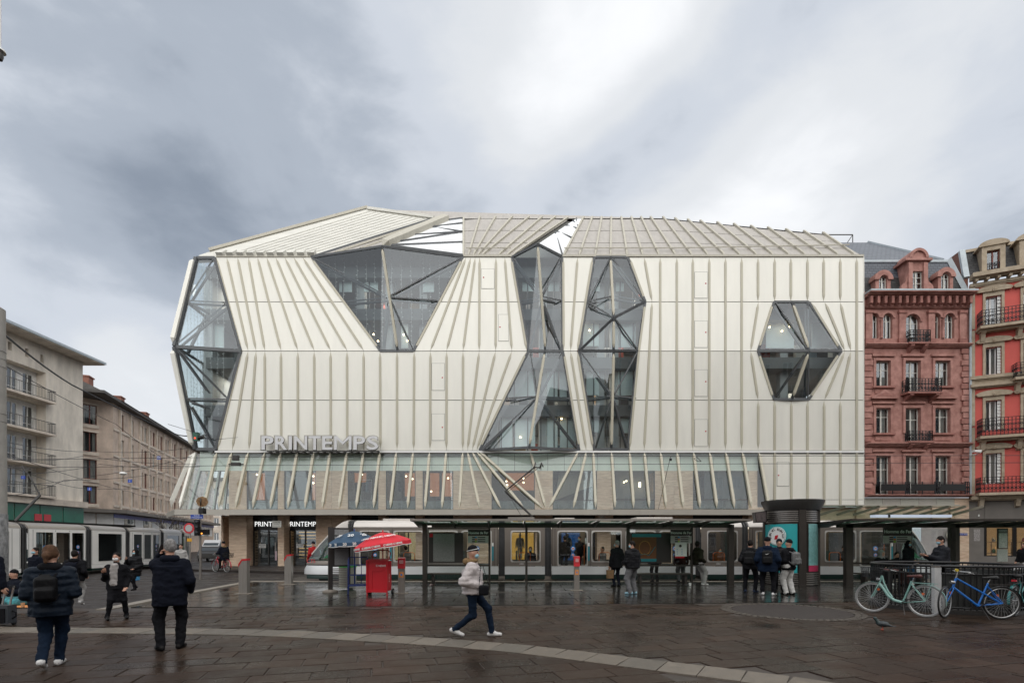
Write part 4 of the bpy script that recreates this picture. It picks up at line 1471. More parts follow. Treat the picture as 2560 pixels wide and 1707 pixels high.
def arch_fill(mb, u0, u1, zt, y0, y1, n=10):
    """fills the corners above a round arch whose crown touches zt"""
    uc, r = (u0 + u1) / 2, (u1 - u0) / 2
    for sgn in (-1, 1):
        pts = [(uc + sgn * r, y0, zt), (uc, y0, zt)]
        for k in range(n + 1):
            a = PI / 2 - (PI / 2) * k / n
            pts.append((uc + sgn * r * math.cos(a), y0, zt - r + r * math.sin(a)))
        mb.prism(pts[0:1] + pts[2:], (0, y1 - y0, 0))


def arch_ring(mb, uc, zc, r0, r1, y0, y1, n=14, a0=0, a1=PI):
    for k in range(n):
        a, b = a0 + (a1 - a0) * k / n, a0 + (a1 - a0) * (k + 1) / n
        q = [(uc + r0 * math.cos(a), y0, zc + r0 * math.sin(a)), (uc + r1 * math.cos(a), y0, zc + r1 * math.sin(a)),
             (uc + r1 * math.cos(b), y0, zc + r1 * math.sin(b)), (uc + r0 * math.cos(b), y0, zc + r0 * math.sin(b))]
        mb.prism(q, (0, y1 - y0, 0))


def ironwork(mb, p0, p1, h, step=0.22, scroll=True):
    """railing with rails, bars and scrolls from p0 to p1 (local points at the foot)"""
    p0, p1 = Vector(p0), Vector(p1)
    L = (p1 - p0).length
    t = (p1 - p0).normalized()
    up = Vector((0, 0, 1))
    for zz in (0.04, h * 0.82, h):
        mb.bar(p0 + up * zz, p1 + up * zz, 0.035, 0.03)
    n = max(2, int(L / step))
    for k in range(n + 1):
        q = p0 + t * (L * k / n)
        mb.bar(q, q + up * h, 0.034)
        if scroll and k < n:
            c = q + t * (L / n / 2)
            for zz, r in ((h * 0.27, L / n * 0.36), (h * 0.6, L / n * 0.30)):
                pts = [c + t * (r * math.cos(a)) + up * (zz + r * math.sin(a)) for a in [2 * PI * j / 8 for j in range(8)]]
                for j in range(8):
                    mb.bar(pts[j], pts[(j + 1) % 8], 0.032)


# ---- red sandstone house
SY = 36.3
red = thing('sandstone_house', 'narrow red sandstone house with slate mansard and carved dormers beside the white store', 'house', (GX(2158.8, SY), SY, 0))
fr = Face(red, (GX(2158.8, SY), SY), 0.0)
U = fr.u
Zr = lambda y: ZZ(y, SY)
UE = U(2422)
ops = []
for x0, x1 in ((2175, 2196), (2208, 2231), (2329, 2350), (2362, 2386)):
    ops.append((U(x0), U(x1), Zr(846), Zr(784)))
ops.append((U(2263), U(2299), Zr(861), Zr(786)))
rows_ = [(902, 966), (1020, 1083), (1140, 1210)]
cols_ = [(2188.5, 2225), (2262, 2300), (2336, 2374)]
for r, (a, b) in enumerate(rows_):
    for c, (x0, x1) in enumerate(cols_):
        bb = b + (19 if c == 1 and r < 2 else (26 if r == 2 else 0))
        ops.append((U(x0), U(x1), Zr(bb), Zr(a)))
wl = wall_open(0, UE, Zr(1243), Zr(742), ops)
for o in ops[:5]:
    arch_fill(wl, o[0], o[1], o[3], 0.0, 0.25)
wl.build('wall', M_sand, red, fix=False)
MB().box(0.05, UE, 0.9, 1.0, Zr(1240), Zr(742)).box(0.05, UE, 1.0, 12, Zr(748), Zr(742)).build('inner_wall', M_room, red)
for i, o in enumerate(ops):
    window(red, *o, rows=(0.66,) if i > 4 else (0.72,), curtain=True)
det = MB()
for o in ops[:5]:
    uc, r = (o[0] + o[1]) / 2, (o[1] - o[0]) / 2
    arch_ring(det, uc, o[3] - r, r + 0.02, r + 0.18, -0.08, 0.0)
det.build('arch_moulding', M_sand, red)
# cornices
def cornice(y0, y1, d, u0=0.0, u1=None, mat=M_sand, name='cornice'):
    u1 = UE if u1 is None else u1
    za, zb = Zr(y1), Zr(y0)
    h = zb - za
    return MB().box(u0, u1, -d * 0.45, 0, za, za + h * 0.35).box(u0, u1, -d * 0.75, 0, za + h * 0.352, za + h * 0.7).box(u0, u1, -d, 0, za + h * 0.702, zb).build(name, mat, red)


cornice(739, 747, 0.75)
MB().box(0, UE, -0.78, -0.1, Zr(739) + 0.003, Zr(735)).build('gutter', M_zinc, red)
for k in range(15):
    u = 0.25 + (UE - 0.5) * k / 14
    MB().box(u - 0.09, u + 0.09, -0.5, 0, Zr(765), Zr(747.5)).box(u - 0.07, u + 0.07, -0.3, 0, Zr(768), Zr(765)).build('cornice_bracket', M_sand2, red)
cornice(769, 773, 0.22)
cornice(862, 870, 0.4)
cornice(1108, 1117, 0.45)
cornice(1237, 1243, 0.5)
for x in (2162, 2245, 2318, 2396):
    MB().box(U(x), U(x + 16), -0.14, 0, Zr(848), Zr(785)).build('pilaster', M_sand, red)
    MB().box(U(x) - 0.06, U(x + 16) + 0.06, -0.2, 0, Zr(785), Zr(778)).box(U(x) - 0.05, U(x + 16) + 0.05, -0.18, 0, Zr(862), Zr(848)).build('capital', M_sand2, red)
for x in (2202, 2356):
    MB().lathe([(0.10, 0), (0.07, 0.15), (0.065, 1.2), (0.11, 1.32)], (U(x), -0.05, Zr(846)), 10).build('colonnette', M_sand, red, smooth=True)
for r, (a, b) in enumerate(rows_):
    for c, (x0, x1) in enumerate(cols_):
        u0, u1 = U(x0), U(x1)
        zb = Zr(b)
        zt = Zr(a)
        f = 0.17
        m = MB().box(u0 - f, u0, -0.09, 0, zb, zt).box(u1, u1 + f, -0.09, 0, zb, zt).box(u0 - f, u1 + f, -0.09, 0, zt, zt + f)
        m.box(u0 - f - .12, u1 + f + .12, -0.16, 0, zt + f + 0.12, zt + f + 0.26)
        m.build('window_surround', M_sand, red)
        if c != 1 and r < 2:
            MB().box(u0 - f - 0.1, u1 + f + 0.1, -0.2, 0, zb - 0.13, zb).build('window_sill', M_sand2, red)
            MB().box(u0 - 0.05, u1 + 0.05, -0.06, 0, zb - 0.5, zb - 0.22).build('apron', M_sand, red)
        if r == 1 and c != 1:
            pb = zt + 0.62
            um = (u0 + u1) / 2
            MB().prism([(um - 0.95, -0.28, pb), (um + 0.95, -0.28, pb), (um + 0.95, -0.28, pb + 0.12), (um, -0.28, pb + 0.62), (um - 0.95, -0.28, pb + 0.12)], (0, 0.28, 0)).build('pediment', M_sand, red)
            MB().prism([(um - 0.6, -0.29, pb + 0.15), (um + 0.6, -0.29, pb + 0.15), (um, -0.29, pb + 0.46)], (0, 0.012, 0)).build('tympanum', M_sand2, red)
# quoins
for side, (ua, ub) in (('l', (0.01, 0.62)), ('r', (UE - 0.6, UE - 0.02))):
    for k in range(25):
        y0 = 872 + k * 14.6
        if 1104 < y0 + 7 < 1120 or y0 > 1228:
            continue
        w = 0.12 if k % 2 else 0.0
        big = y0 > 1115
        MB().box(ua if side == 'l' else ua + w, ub - w if side == 'l' else ub, -0.10 - (0.05 if big else 0) - random.uniform(0, .02), 0, Zr(y0 + 12.6), Zr(y0)).build('quoin', M_sand if k % 3 else M_sand2, red)
# balconies of the middle window
for (xa, xb, yt, yb, slab) in ((2254, 2333, 954, 986, True), (2262, 2318, 1080, 1105, False), (2263, 2313, 831, 861, False)):
    d = 0.7 if slab else 0.45
    MB().box(U(xa) - 0.1, U(xb) + 0.1, -d - 0.05, 0, Zr(yb + 4), Zr(yb)).build('balcony_slab', M_sand2, red)
    m = MB()
    h = Zr(yt) - Zr(yb)
    ironwork(m, (U(xa), -d, Zr(yb)), (U(xb), -d, Zr(yb)), h)
    ironwork(m, (U(xa), -d, Zr(yb)), (U(xa), -0.05, Zr(yb)), h)
    ironwork(m, (U(xb), -d, Zr(yb)), (U(xb), -0.05, Zr(yb)), h)
    m.build('balcony_railing', M_iron, red, fix=False)
    for xx in (xa + 8, xb - 8):
        MB().prism([(U(xx) - 0.12, 0, Zr(yb + 22)), (U(xx) - 0.12, -0.22, Zr(yb + 16)), (U(xx) - 0.12, -d, Zr(yb + 8)), (U(xx) - 0.12, -d, Zr(yb + 4)), (U(xx) - 0.12, 0, Zr(yb + 4))], (0.24, 0, 0)).build('corbel', M_sand2, red)
# low balcony fronts with dark cloth
for x0, x1 in ((2189, 2252), (2263, 2325), (2337, 2400)):
    m = MB()
    for uu in (U(x0), (U(x0) + U(x1)) / 2, U(x1)):
        m.bar((uu, -0.42, Zr(1238)), (uu, -0.42, Zr(1205)), 0.05)
    m.bar((U(x0), -0.42, Zr(1208)), (U(x1), -0.42, Zr(1208)), 0.04).bar((U(x0), -0.42, Zr(1233)), (U(x1), -0.42, Zr(1233)), 0.03)
    ironwork(m, (U(x1) + 0.03, -0.42, Zr(1238)), (U(x1) + 0.3, -0.42, Zr(1238)), 0.9, 0.15)
    m.build('balcony_railing', M_iron, red, fix=False)
    MB().box(U(x0) + 0.05, U(x1) - 0.05, -0.47, -0.45, Zr(1228), Zr(1211)).build('balcony_cloth', M_black, red)
# mansard and upper roof
zc, zm, zr_ = Zr(738), ZZ(655, 37.0), ZZ(601, 41.5)
ymd = 0.75
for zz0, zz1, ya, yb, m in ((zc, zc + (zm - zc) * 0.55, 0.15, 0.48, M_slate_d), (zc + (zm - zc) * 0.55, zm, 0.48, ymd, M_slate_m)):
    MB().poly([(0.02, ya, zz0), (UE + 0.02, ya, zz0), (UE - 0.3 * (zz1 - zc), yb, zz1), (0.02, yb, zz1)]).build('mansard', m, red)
ur = UE - 0.3 * (zm - zc)
MB().box(-1.2, ur, ymd - 0.06, ymd + 0.05, zm, zm + 0.16).build('roof_flashing', M_zinc, red)
MB().poly([(-4.0, ymd, zm + 0.16), (ur - 0.4, ymd, zm + 0.16), (U(2305) - 0.0, 5.5, zr_), (-8, 5.5, zr_)]).build('upper_roof', M_slate, red)
MB().prism([(ur - 0.4, ymd, zm + 0.16), (U(2305), 5.5, zr_), (ur + 0.3, 5.5, zm + 1.2)], (0.05, 0, 0)).build('hip_roof', M_slate, red)
MB().bar((ur - 0.35, ymd, zm + 0.22), (U(2305), 5.5, zr_ + 0.06), 0.12).build('hip_ridge', M_zinc, red)
MB().bar((UE + 0.05, 0.1, zc), (ur + 0.05, ymd, zm + 0.2), 0.22, 0.3).build('party_wall_coping', M_zinc, red)
MB().box(-8, U(2181), 5.6, 7.5, zr_ - 0.2, ZZ(591, 42)).build('roof_plant', M_dark, red)
m = MB()
for k in range(5):
    xx = -8 + (U(2262) + 8) * k / 4
    m.bar((xx, 5.55, zr_), (xx, 5.55, ZZ(586, 41.8)), 0.05)
m.bar((-8, 5.55, ZZ(586, 41.8)), (U(2262), 5.55, ZZ(586, 41.8)), 0.06).bar((U(2262), 5.55, ZZ(586, 41.8)), (U(2246), 5.55, zr_), 0.05)
m.build('roof_railing', M_dark, red)
# dormers
for cx, wy0, wy1, hw, ww, big in ((2204, 696, 733, 26, 10, False), (2283, 684, 730, 33, 15, True), (2359.5, 689, 728, 26, 11, False)):
    uc = U(cx)
    w2, ww2 = hw / F * SY, ww / F * SY
    z0, zt = Zr(wy1 + 3), Zr(wy0)
    front = -0.35 if big else -0.15
    wt_ = w2 * 0.72
    body = MB()
    top = zt + (0.55 if big else 0.1)
    body.box(uc - wt_, uc - ww2, front, 1.0, z0, top).box(uc + ww2, uc + wt_, front, 1.0, z0, top).box(uc - wt_, uc + wt_, front, 1.0, top, top + 0.12)
    if big:
        body.box(uc - ww2, uc + ww2, front + 0.01, 0.99, zt, top)
    d = body.build('dormer', M_sand, red)
    zz = top + 0.12
    mm = MB()
    if big:
        mm.box(uc - w2, uc + w2, front - 0.2, 1.0, zz, zz + 0.16)
        zz += 0.16
        mm.prism([(uc + 0.55 * math.cos(a), front - 0.1, zz + 0.02 + 0.55 * math.sin(a)) for a in [PI * j / 12 for j in range(13)]], (0, 1.2, 0))
        arch_ring(mm, uc, zz + 0.02, 0.48, 0.66, front - 0.22, 1.0)
        for sg in (-1, 1):
            mm.box(uc + sg * (wt_ - .14) - 0.14, uc + sg * (wt_ - .14) + 0.14, front - 0.12, front, z0, top)
            mm.prism([(uc + sg * (wt_ + .02), front - 0.03, z0), (uc + sg * (wt_ + 0.5), front - 0.03, z0), (uc + sg * (wt_ + 0.42), front - 0.03, z0 + 0.4), (uc + sg * (wt_ + 0.12), front - 0.03, z0 + 0.65), (uc + sg * (wt_ + 0.02), front - 0.03, z0 + 1.3)], (0, 0.2, 0))
    else:
        arch_ring(mm, uc, top - 0.28, ww2 + 0.02, wt_ + 0.12, front - 0.12, 1.0)
    mm.build('dormer_hood', M_sand, red)
    window(red, uc - ww2, uc + ww2, z0 + 0.12, zt if big else top + 0.02, y=front + 0.15, rows=(0.36, 0.68) if big else (0.7,), curtain=False)
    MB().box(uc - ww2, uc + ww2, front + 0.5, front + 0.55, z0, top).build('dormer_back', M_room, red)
MB().box(0.02, UE, -0.05, 0.2, zc - 0.05, Zr(731)).build('parapet', M_sand2, red)
# ground floor: pale panels, stone pier, lit shop behind the stop
for k in range(5):
    a, b = U(2160 + k * 45), U(2160 + (k + 1) * 45)
    MB().box(a + 0.01, b - 0.01, -0.06, 0.3, Zr(1267), Zr(1244)).build('fascia_panel', M_canopy if k % 2 else PM('pale_fascia', (0.43, 0.42, 0.36), 0.5, var=0.05, vs=1), red)
zs = Zr(1268)
nrow2 = 7
for xa, xb in ((2384, 2421),):
    a, b = U(xa), U(xb)
    MB().box(a + .02, b - .02, 0, 0.8, 0, Zr(1244)).build('pier', M_stone2, red)
    hh = Zr(1244) / 9
    for r in range(9):
        inst('stone_tile', tm[r % 2], ((a + b) / 2, -0.03, hh * (r + 0.5)), (0, 0, 0), red, scale=(b - a - 0.02, 0.07, hh - 0.02))
a, b = U(1892), U(2384)
MB().box(a, b, 0.1, 0.2, Zr(1300), Zr(1267)).build('shop_lintel', M_stone, red)
MB().box(a, U(2140), 0.15, 0.25, 0, Zr(1300)).build('shop_wall', M_shopin, red)
for xx in (2140, 2196, 2330, 2376):
    hh = Zr(1268) / 7
    for r in range(7):
        inst('stone_tile', tm[r % 2], (U(xx) + 0.3, -0.0, hh * (r + 0.5)), (0, 0, 0), red, scale=(0.62, 0.1, hh - 0.02))
MB().box(U(2143), U(2376), 0.3, 0.33, 0.3, Zr(1300)).build('shop_window', M_shopgl, red)
MB().box(U(2100), U(2384), 4.0, 4.1, 0, Zr(1268)).build('shop_back_wall', PM('shop_back', (0.30, 0.25, 0.2), 0.8, var=0.3, vs=1), red)
# round poster of a bowl behind glass in that shop
MB().disc((U(2372), -0.3, Zr(1337)), 0.42, (0, -1, 0), 28, 0.02).build('round_poster', PM('poster_pale', (0.62, 0.58, 0.5), 0.6), red)
MB().disc((U(2372), -0.325, Zr(1337)), 0.27, (0, -1, 0), 20, 0.02).build('round_poster_image', PM('poster_ochre', (0.36, 0.2, 0.05), 0.6, var=0.4, vs=6), red)
MB().box(U(2300), U(2366), -0.12, -0.1, Zr(1400), Zr(1308)).build('shop_poster', PM('poster_lilac', (0.45, 0.40, 0.40), 0.6, var=0.1, vs=3), red)
for k in range(5):
    MB().disc((U(2200 + k * 35), 1.2, 2.9), 0.08, (0, -0.6, -1), 10, 0.03).build('spot_lamp', M_lampw, red)
MB().box(U(2100), U(2422), 0.3, 12, zc - 3, zc - 2.8).build('ceiling', M_room, red)
MB().tube([(UE - 0.02, -0.15, Zr(742)), (UE - 0.02, -0.15, Zr(1235))], 0.08, 8).build('drainpipe', M_zinc, red)
cm_ = MB().box(U(2402), U(2419), -1.1, -0.86, Zr(1136), Zr(1131)).bar((UE - 0.05, -0.95, Zr(1137)), (UE - 0.05, -0.1, Zr(1142)), 0.06).build('security_camera', M_white, red)

# ---- coral house at the right edge
crz = math.atan2(-1.25, 2.75)
coral = thing('coral_house', 'coral red house with tan stone trim and black scrolled balconies at the right edge', 'house', (GX(2422, SY), SY, 0), crz)
fc = Face(coral, (GX(2422, SY), SY), crz)
UC = lambda x: fc.u(x)
ZC = lambda y, x=2480: fc.z(x, y)
UM = 9.0
colw = [(2463, 2503), (2548, 2588)]
co = []
rws = [(741, 822), (868, 936), (1001, 1075), (1133, 1209)]
for r, (a, b) in enumerate(rws):
    for c, (x0, x1) in enumerate(colw):
        co.append((UC(2463) + c * 2.0 - 0.0, UC(2503) + c * 2.0, ZC(b), ZC(a)))
wall_open(0, UM, ZC(1246), ZC(706), co).build('wall', M_coral, coral, fix=False)
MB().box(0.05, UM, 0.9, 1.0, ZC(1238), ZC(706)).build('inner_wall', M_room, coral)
for i, o in enumerate(co):
    window(coral, o[0], o[1] - 0.22, o[2], o[3], mat=M_wwhite, rows=(), curtain=True)
    sh = MB()
    for k in range(9):
        zz = o[2] + 0.06 + (o[3] - o[2] - 0.1) * k / 9
        sh.prism([(o[1] - 0.20, 0.0, zz), (o[1] - 0.02, 0.0, zz), (o[1] - 0.02, 0.05, zz + 0.14), (o[1] - 0.20, 0.05, zz + 0.14)], (0, 0.015, 0.02))
    sh.box(o[1] - 0.2, o[1] - 0.02, 0.06, 0.09, o[2] + 0.03, o[3] - 0.03).build('shutter', M_wwhite, coral)
    f = 0.15
    u0, u1, z0, z1 = o
    MB().box(u0 - f, u0, -0.1, 0, z0, z1).box(u1, u1 + f, -0.1, 0, z0, z1).box(u0 - f, u1 + f, -0.1, 0, z1, z1 + 0.3).build('window_surround', M_tan, coral)
    um = (u0 + u1) / 2
    pts = [(um + 0.98 * math.cos(a) * 0.9, -0.22, z1 + 0.30 + 0.28 * math.sin(a)) for a in [PI * j / 10 for j in range(11)]]
    pts2 = [(p[0] * 1.0 + (p[0] - um) * 0.12, p[1], p[2] + 0.12) for p in pts]
    for k in range(10):
        MB_ = MB().prism([pts[k], pts2[k], pts2[k + 1], pts[k + 1]], (0, 0.22, 0)) if k == 0 else MB_.prism([pts[k], pts2[k], pts2[k + 1], pts[k + 1]], (0, 0.22, 0))
    MB_.build('window_hood', M_tan, coral)
    MB().prism(pts, (0, 0.14, 0)).lathe([(0.0, 0.16), (0.12, 0.1), (0.14, 0), (0.1, -0.12), (0, -0.16)], (um, -0.18, z1 + 0.4), 8).build('carved_panel', M_tan, coral)
for k, (y0, y1) in enumerate(((712, 818), (822, 940), (945, 1062), (1066, 1128), (1132, 1240))):
    MB().box(0.02, UC(2436), -0.12, 0, ZC(y1), ZC(y0)).build('pilaster_block', M_tan, coral)
for y0, y1, d in ((684, 694, 0.7), (938, 946, 0.25), (959, 966, 0.35), (1240, 1248, 0.4), (704, 711, 0.2)):
    MB().box(0.02, UM, -d, 0, ZC(y1), ZC(y0)).box(0.02, UM, -d * 0.6, 0, ZC(y1 + 3), ZC(y1)).build('cornice', M_tan, coral)
MB().box(UC(2436), UM, -0.06, 0, ZC(959), ZC(946)).build('stone_band', M_tan, coral)
for k in range(13):
    u = 0.3 + k * 0.6
    MB().box(u - 0.08, u + 0.08, -0.5, 0, ZC(703), ZC(697)).build('cornice_bracket', M_tan, coral)
for (x0, yt, yb, d) in ((2443, 782, 820, 0.75), (2530, 920, 954, 0.7), (2443, 1050, 1092, 0.75), (2440, 1195, 1232, 0.75)):
    u0 = UC(x0)
    z0 = ZC(yb)
    MB().box(u0 - 0.1, UM, -d - 0.1, 0, z0 - 0.2, z0 - 0.02).box(u0, UM, -d * 0.7, 0, z0 - 0.33, z0 - 0.2).build('balcony_slab', M_tan, coral)
    m = MB()
    h = ZC(yt) - z0
    ironwork(m, (u0, -d, z0), (u0 + 5.2, -d, z0), h, 0.2)
    ironwork(m, (u0, -d, z0), (u0, 0, z0), h, 0.18)
    m.build('balcony_railing', M_iron, coral, fix=False)
    for q in range(3):
        uu = u0 + 0.1 + q * 1.95
        MB().prism([(uu, 0, z0 - 1.05), (uu, -0.25, z0 - 0.95), (uu, -d * 0.55, z0 - 0.5), (uu, -d * 0.8, z0 - 0.33), (uu, 0, z0 - 0.33)], (0.24, 0, 0)).build('corbel', M_tan, coral)
zc2, zt2 = ZC(684), ZC(607)
MB().poly([(0, 0.1, zc2), (UM, 0.1, zc2), (UM, 0.9, zt2), (0.0, 0.9, zt2)]).build('mansard', M_slate_d, coral)
MB().box(-0.1, UM, 0.8, 1.1, zt2, zt2 + 0.2).build('roof_flashing', M_tan, coral)
MB().poly([(-0.1, 0.9, zt2 + 0.2), (UM, 0.9, zt2 + 0.2), (UM, 5, zt2 + 1.0), (-0.1, 5, zt2 + 1.0)]).build('upper_roof', M_rooftile, coral)
MB().prism([(-0.25, 0.1, zc2), (-0.25, 0.95, zt2 + 0.25), (-0.25, 5, zt2 + 1.2), (-0.25, 5, zc2 - 2), (-0.25, 0.1, zc2 - 2)], (0.24, 0, 0)).build('party_wall', M_brick, coral)
MB().bar((-0.13, 0.05, zc2), (-0.13, 0.9, zt2 + 0.2), 0.32, 0.3).build('party_wall_coping', M_zinc, coral)
for c in range(2):
    u0, u1 = UC(2466) + c * 2.0, UC(2499) + c * 2.0
    z0, z1 = ZC(674), ZC(630)
    f = 0.28
    MB().box(u0 - f, u0, -0.1, 1.0, z0 - 0.1, z1 + 0.1).box(u1, u1 + f, -0.1, 1.0, z0 - 0.1, z1 + 0.1).box(u0 - f, u1 + f, -0.1, 1.0, z1 + 0.1, z1 + 0.4).build('dormer', M_tan, coral)
    um = (u0 + u1) / 2
    m = MB()
    m.prism([(um + 0.85 * math.cos(a), -0.2, z1 + 0.4 + 0.42 * math.sin(a)) for a in [PI * j / 12 for j in range(13)]], (0, 1.2, 0))
    m.build('dormer_hood', M_tan, coral)
    window(coral, u0, u1, z0, z1 + 0.1, y=0.1, mat=M_wbrown, cols=2, rows=(), curtain=False)
    MB().box(u0, u1, 0.4, 0.45, z0, z1).build('dormer_back', M_room, coral)
    m = MB()
    ironwork(m, (u0, -0.05, z0), (u1, -0.05, z0), 0.45, 0.12, False)
    m.build('window_guard', M_iron, coral, fix=False)
# ground floor with lit shop window
wall_open(0, UM, 0, ZC(1240), [(UC(2460), UM - 0.5, ZC(1390), ZC(1311))], 0.3).build('shop_front', M_grey, coral, fix=False)
MB().box(UC(2462), UM, -0.03, 0, ZC(1310), ZC(1262)).build('shop_fascia', M_grey, coral)
us0 = UC(2460)
MB().box(us0, UM, 0.25, 0.26, ZC(1390), ZC(1311)).build('shop_window', M_shopgl, coral)
for uu in (us0, UC(2535), UC(2535) + 2.2):
    MB().box(uu, uu + 0.2, 0.15, 0.3, ZC(1390), ZC(1311)).build('mullion', M_black, coral)
MB().box(us0, UM, 0.1, 0.3, ZC(1405), ZC(1388)).build('stall_riser', M_black, coral)
MB().box(0, UM, 3.4, 3.5, 0, 3.4).build('shop_back_wall', PM('glowing_shop_wall', (0.5, 0.33, 0.18), 0.7, em=(1, 0.55, 0.22), es=0.22, var=0.3, vs=1.5), coral)  # the wall itself glows, standing in for a warm-lit interior
MB().box(0, UM, 0.3, 3.4, 3.3, 3.4).box(0, UM, 0.3, 3.4, 0.4, 0.5).build('shop_ceiling', M_shopin, coral)
for k in range(10):
    uu = us0 + 0.3 + (k % 5) * 0.55
    zz = 0.9 + (k // 5) * 0.8
    MB().box(uu, uu + 0.45, 1.4, 1.9, zz, zz + 0.04).box(uu, uu + 0.04, 1.4, 1.44, 0.5, zz).build('display_stand', PM('stand_wood_%d' % k, (0.4, 0.22, 0.1), 0.6) if k == 0 else bpy.data.materials['stand_wood_0'], coral)
    MB().lathe([(0, 0), (0.09, 0.01), (0.12, 0.14), (0.06, 0.28), (0.0, 0.3)], (uu + 0.22, 1.6, zz + 0.04), 10).build('display_item', PM('item_%d' % k, random.choice([(0.5, 0.1, 0.08), (0.7, 0.6, 0.5), (0.1, 0.25, 0.1), (0.6, 0.35, 0.1)]), 0.5), coral, smooth=True)
    MB().disc((uu, 1.1, 3.2), 0.07, (0, -0.5, -1), 10, 0.03).build('spot_lamp', M_lampw, coral)
MB().box(UC(2445), UC(2448), -0.06, 0, ZC(1290), ZC(1285)).build('alarm_box', M_white, coral)
MB().box(UC(2434), UC(2450), -0.02, 0.0, ZC(1352), ZC(1322)).build('wall_notice', PM('grey_notice', (0.3, 0.28, 0.27), 0.7, var=0.5, vs=18), coral)
text('street_nameplate', 'RUE DE LA HAUTE MONTEE', 0.09, (U(2399) , -0.1, Zr(1335)), M_paper, red, extr=0.001)
MB().box(U(2391), U(2416), -0.085, -0.07, Zr(1337.5), Zr(1332.5)).build('nameplate_board', M_blue, red)

# ---- five-storey corner house on the left
LX = -41.9
left1 = thing('balcony_apartment_house', 'pale rendered apartment house with white balcony loggias and wide flat eaves at left', 'apartment house', (LX, 42.0, 0), PI / 2)
f1 = Face(left1, (LX, 42.0), PI / 2)
U1 = f1.u
ue = U1(207)
ZA = lambda y, x: f1.z(x, y)
rows1 = [(16.9, 14.4), (14.05, 11.5), (11.25, 8.65), (8.4, 5.9)]
zt1 = 19.2
lo = (U1(16) - 3, U1(115))
ops1 = []
for a, b in rows1:
    ops1.append((lo[0], lo[1], b - 0.1, a))
for x0, x1 in ((20, 30), (63, 72), (101, 109)):
    ops1.append((U1(x0), U1(x1), 17.7, 18.4))
wall_open(-6, ue, 0, zt1, ops1, 0.9).build('wall', M_rend, left1, fix=False)
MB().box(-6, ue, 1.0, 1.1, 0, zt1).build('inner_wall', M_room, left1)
MB().box(ue - 0.05, ue, 0.02, 12, 0, zt1).build('end_wall', M_rend, left1)
for a, b in rows1:
    wx = [(U1(x0), U1(x1)) for x0, x1 in ((5, 22), (42, 67), (81, 106))]
    wall_open(lo[0] + 0.02, lo[1] - 0.02, b - 0.08, a - 0.02, [(w0, w1, b + 0.0, a - 0.35) for w0, w1 in wx], 0.1)
    m = wall_open(lo[0] + 0.02, lo[1] - 0.02, b - 0.08, a - 0.02, [(w0, w1, b, a - 0.35) for w0, w1 in wx], 0.1)
    o = m.build('loggia_wall', M_loggia, left1, fix=False)
    o.location = (0, 0.85, 0)
    for w0, w1 in wx:
        window(left1, w0, w1, b, a - 0.35, y=0.9, mat=M_wwhite, cols=2, rows=(0.3,), curtain=False, fr=0.055)
    MB().box(lo[0], lo[1] + 0.25, -0.75, 0.05, b - 0.28, b - 0.1).build('balcony_slab', M_pilas, left1)
    m = MB()
    z0 = b - 0.1
    u0_, u1_ = lo[0], lo[1] + 0.2
    m.bar((u0_, -0.7, z0 + 0.95), (u1_, -0.7, z0 + 0.95), 0.05).bar((u0_, -0.7, z0 + 0.08), (u1_, -0.7, z0 + 0.08), 0.04).bar((u1_, -0.7, z0 + 0.95), (u1_, 0, z0 + 0.95), 0.05)
    n = int((u1_ - u0_) / 0.14)
    for k in range(n + 1):
        uu = u0_ + (u1_ - u0_) * k / n
        m.bar((uu, -0.7, z0 + 0.05), (uu, -0.7, z0 + 0.95), 0.02)
    for k in range(5):
        m.bar((u1_, -0.7 + 0.14 * k, z0 + 0.05), (u1_, -0.7 + 0.14 * k, z0 + 0.95), 0.02)
    m.build('balcony_railing', PM('rail_grey', (0.09, 0.085, 0.08), 0.6) if 'rail_grey' not in bpy.data.materials else bpy.data.materials['rail_grey'], left1, fix=False)
MB().box(-6, ue + 0.8, -1.5, 10, zt1, zt1 + 0.22).build('roof_slab', M_rend, left1)
MB().prism([(-6, -1.6, zt1 + 0.22), (-6, 12, zt1 + 1.5), (-6, 12, zt1 + 0.22)], (ue + 6.9, 0, 0)).build('roof', M_rooftile, left1)
MB().box(-6, ue + 0.9, -1.6, -1.5, zt1 + 0.08, zt1 + 0.3).build('gutter', M_zinc, left1)
# green glass shopfront
MB().box(-6, ue + 0.02, -0.5, -0.05, 5.05, 5.6).build('shop_canopy', M_pilas, left1)
n = 6
for k in range(n):
    a, b = -6 + (ue + 6) * k / n, -6 + (ue + 6) * (k + 1) / n
    MB().box(a + 0.05, b - 0.05, -0.12, -0.06, 2.9, 5.0).build('green_panel', M_green, left1)
    MB().box(a + 0.05, b - 0.05, -0.1, -0.05, 0.1, 2.85).build('shop_window', M_wgl, left1)
for k in range(2):
    MB().box(ue - 5.2 + k * 0.9, ue - 4.5 + k * 0.9, -0.15, -0.13, 3.6, 4.2).build('shop_letter_panel', M_red, left1)

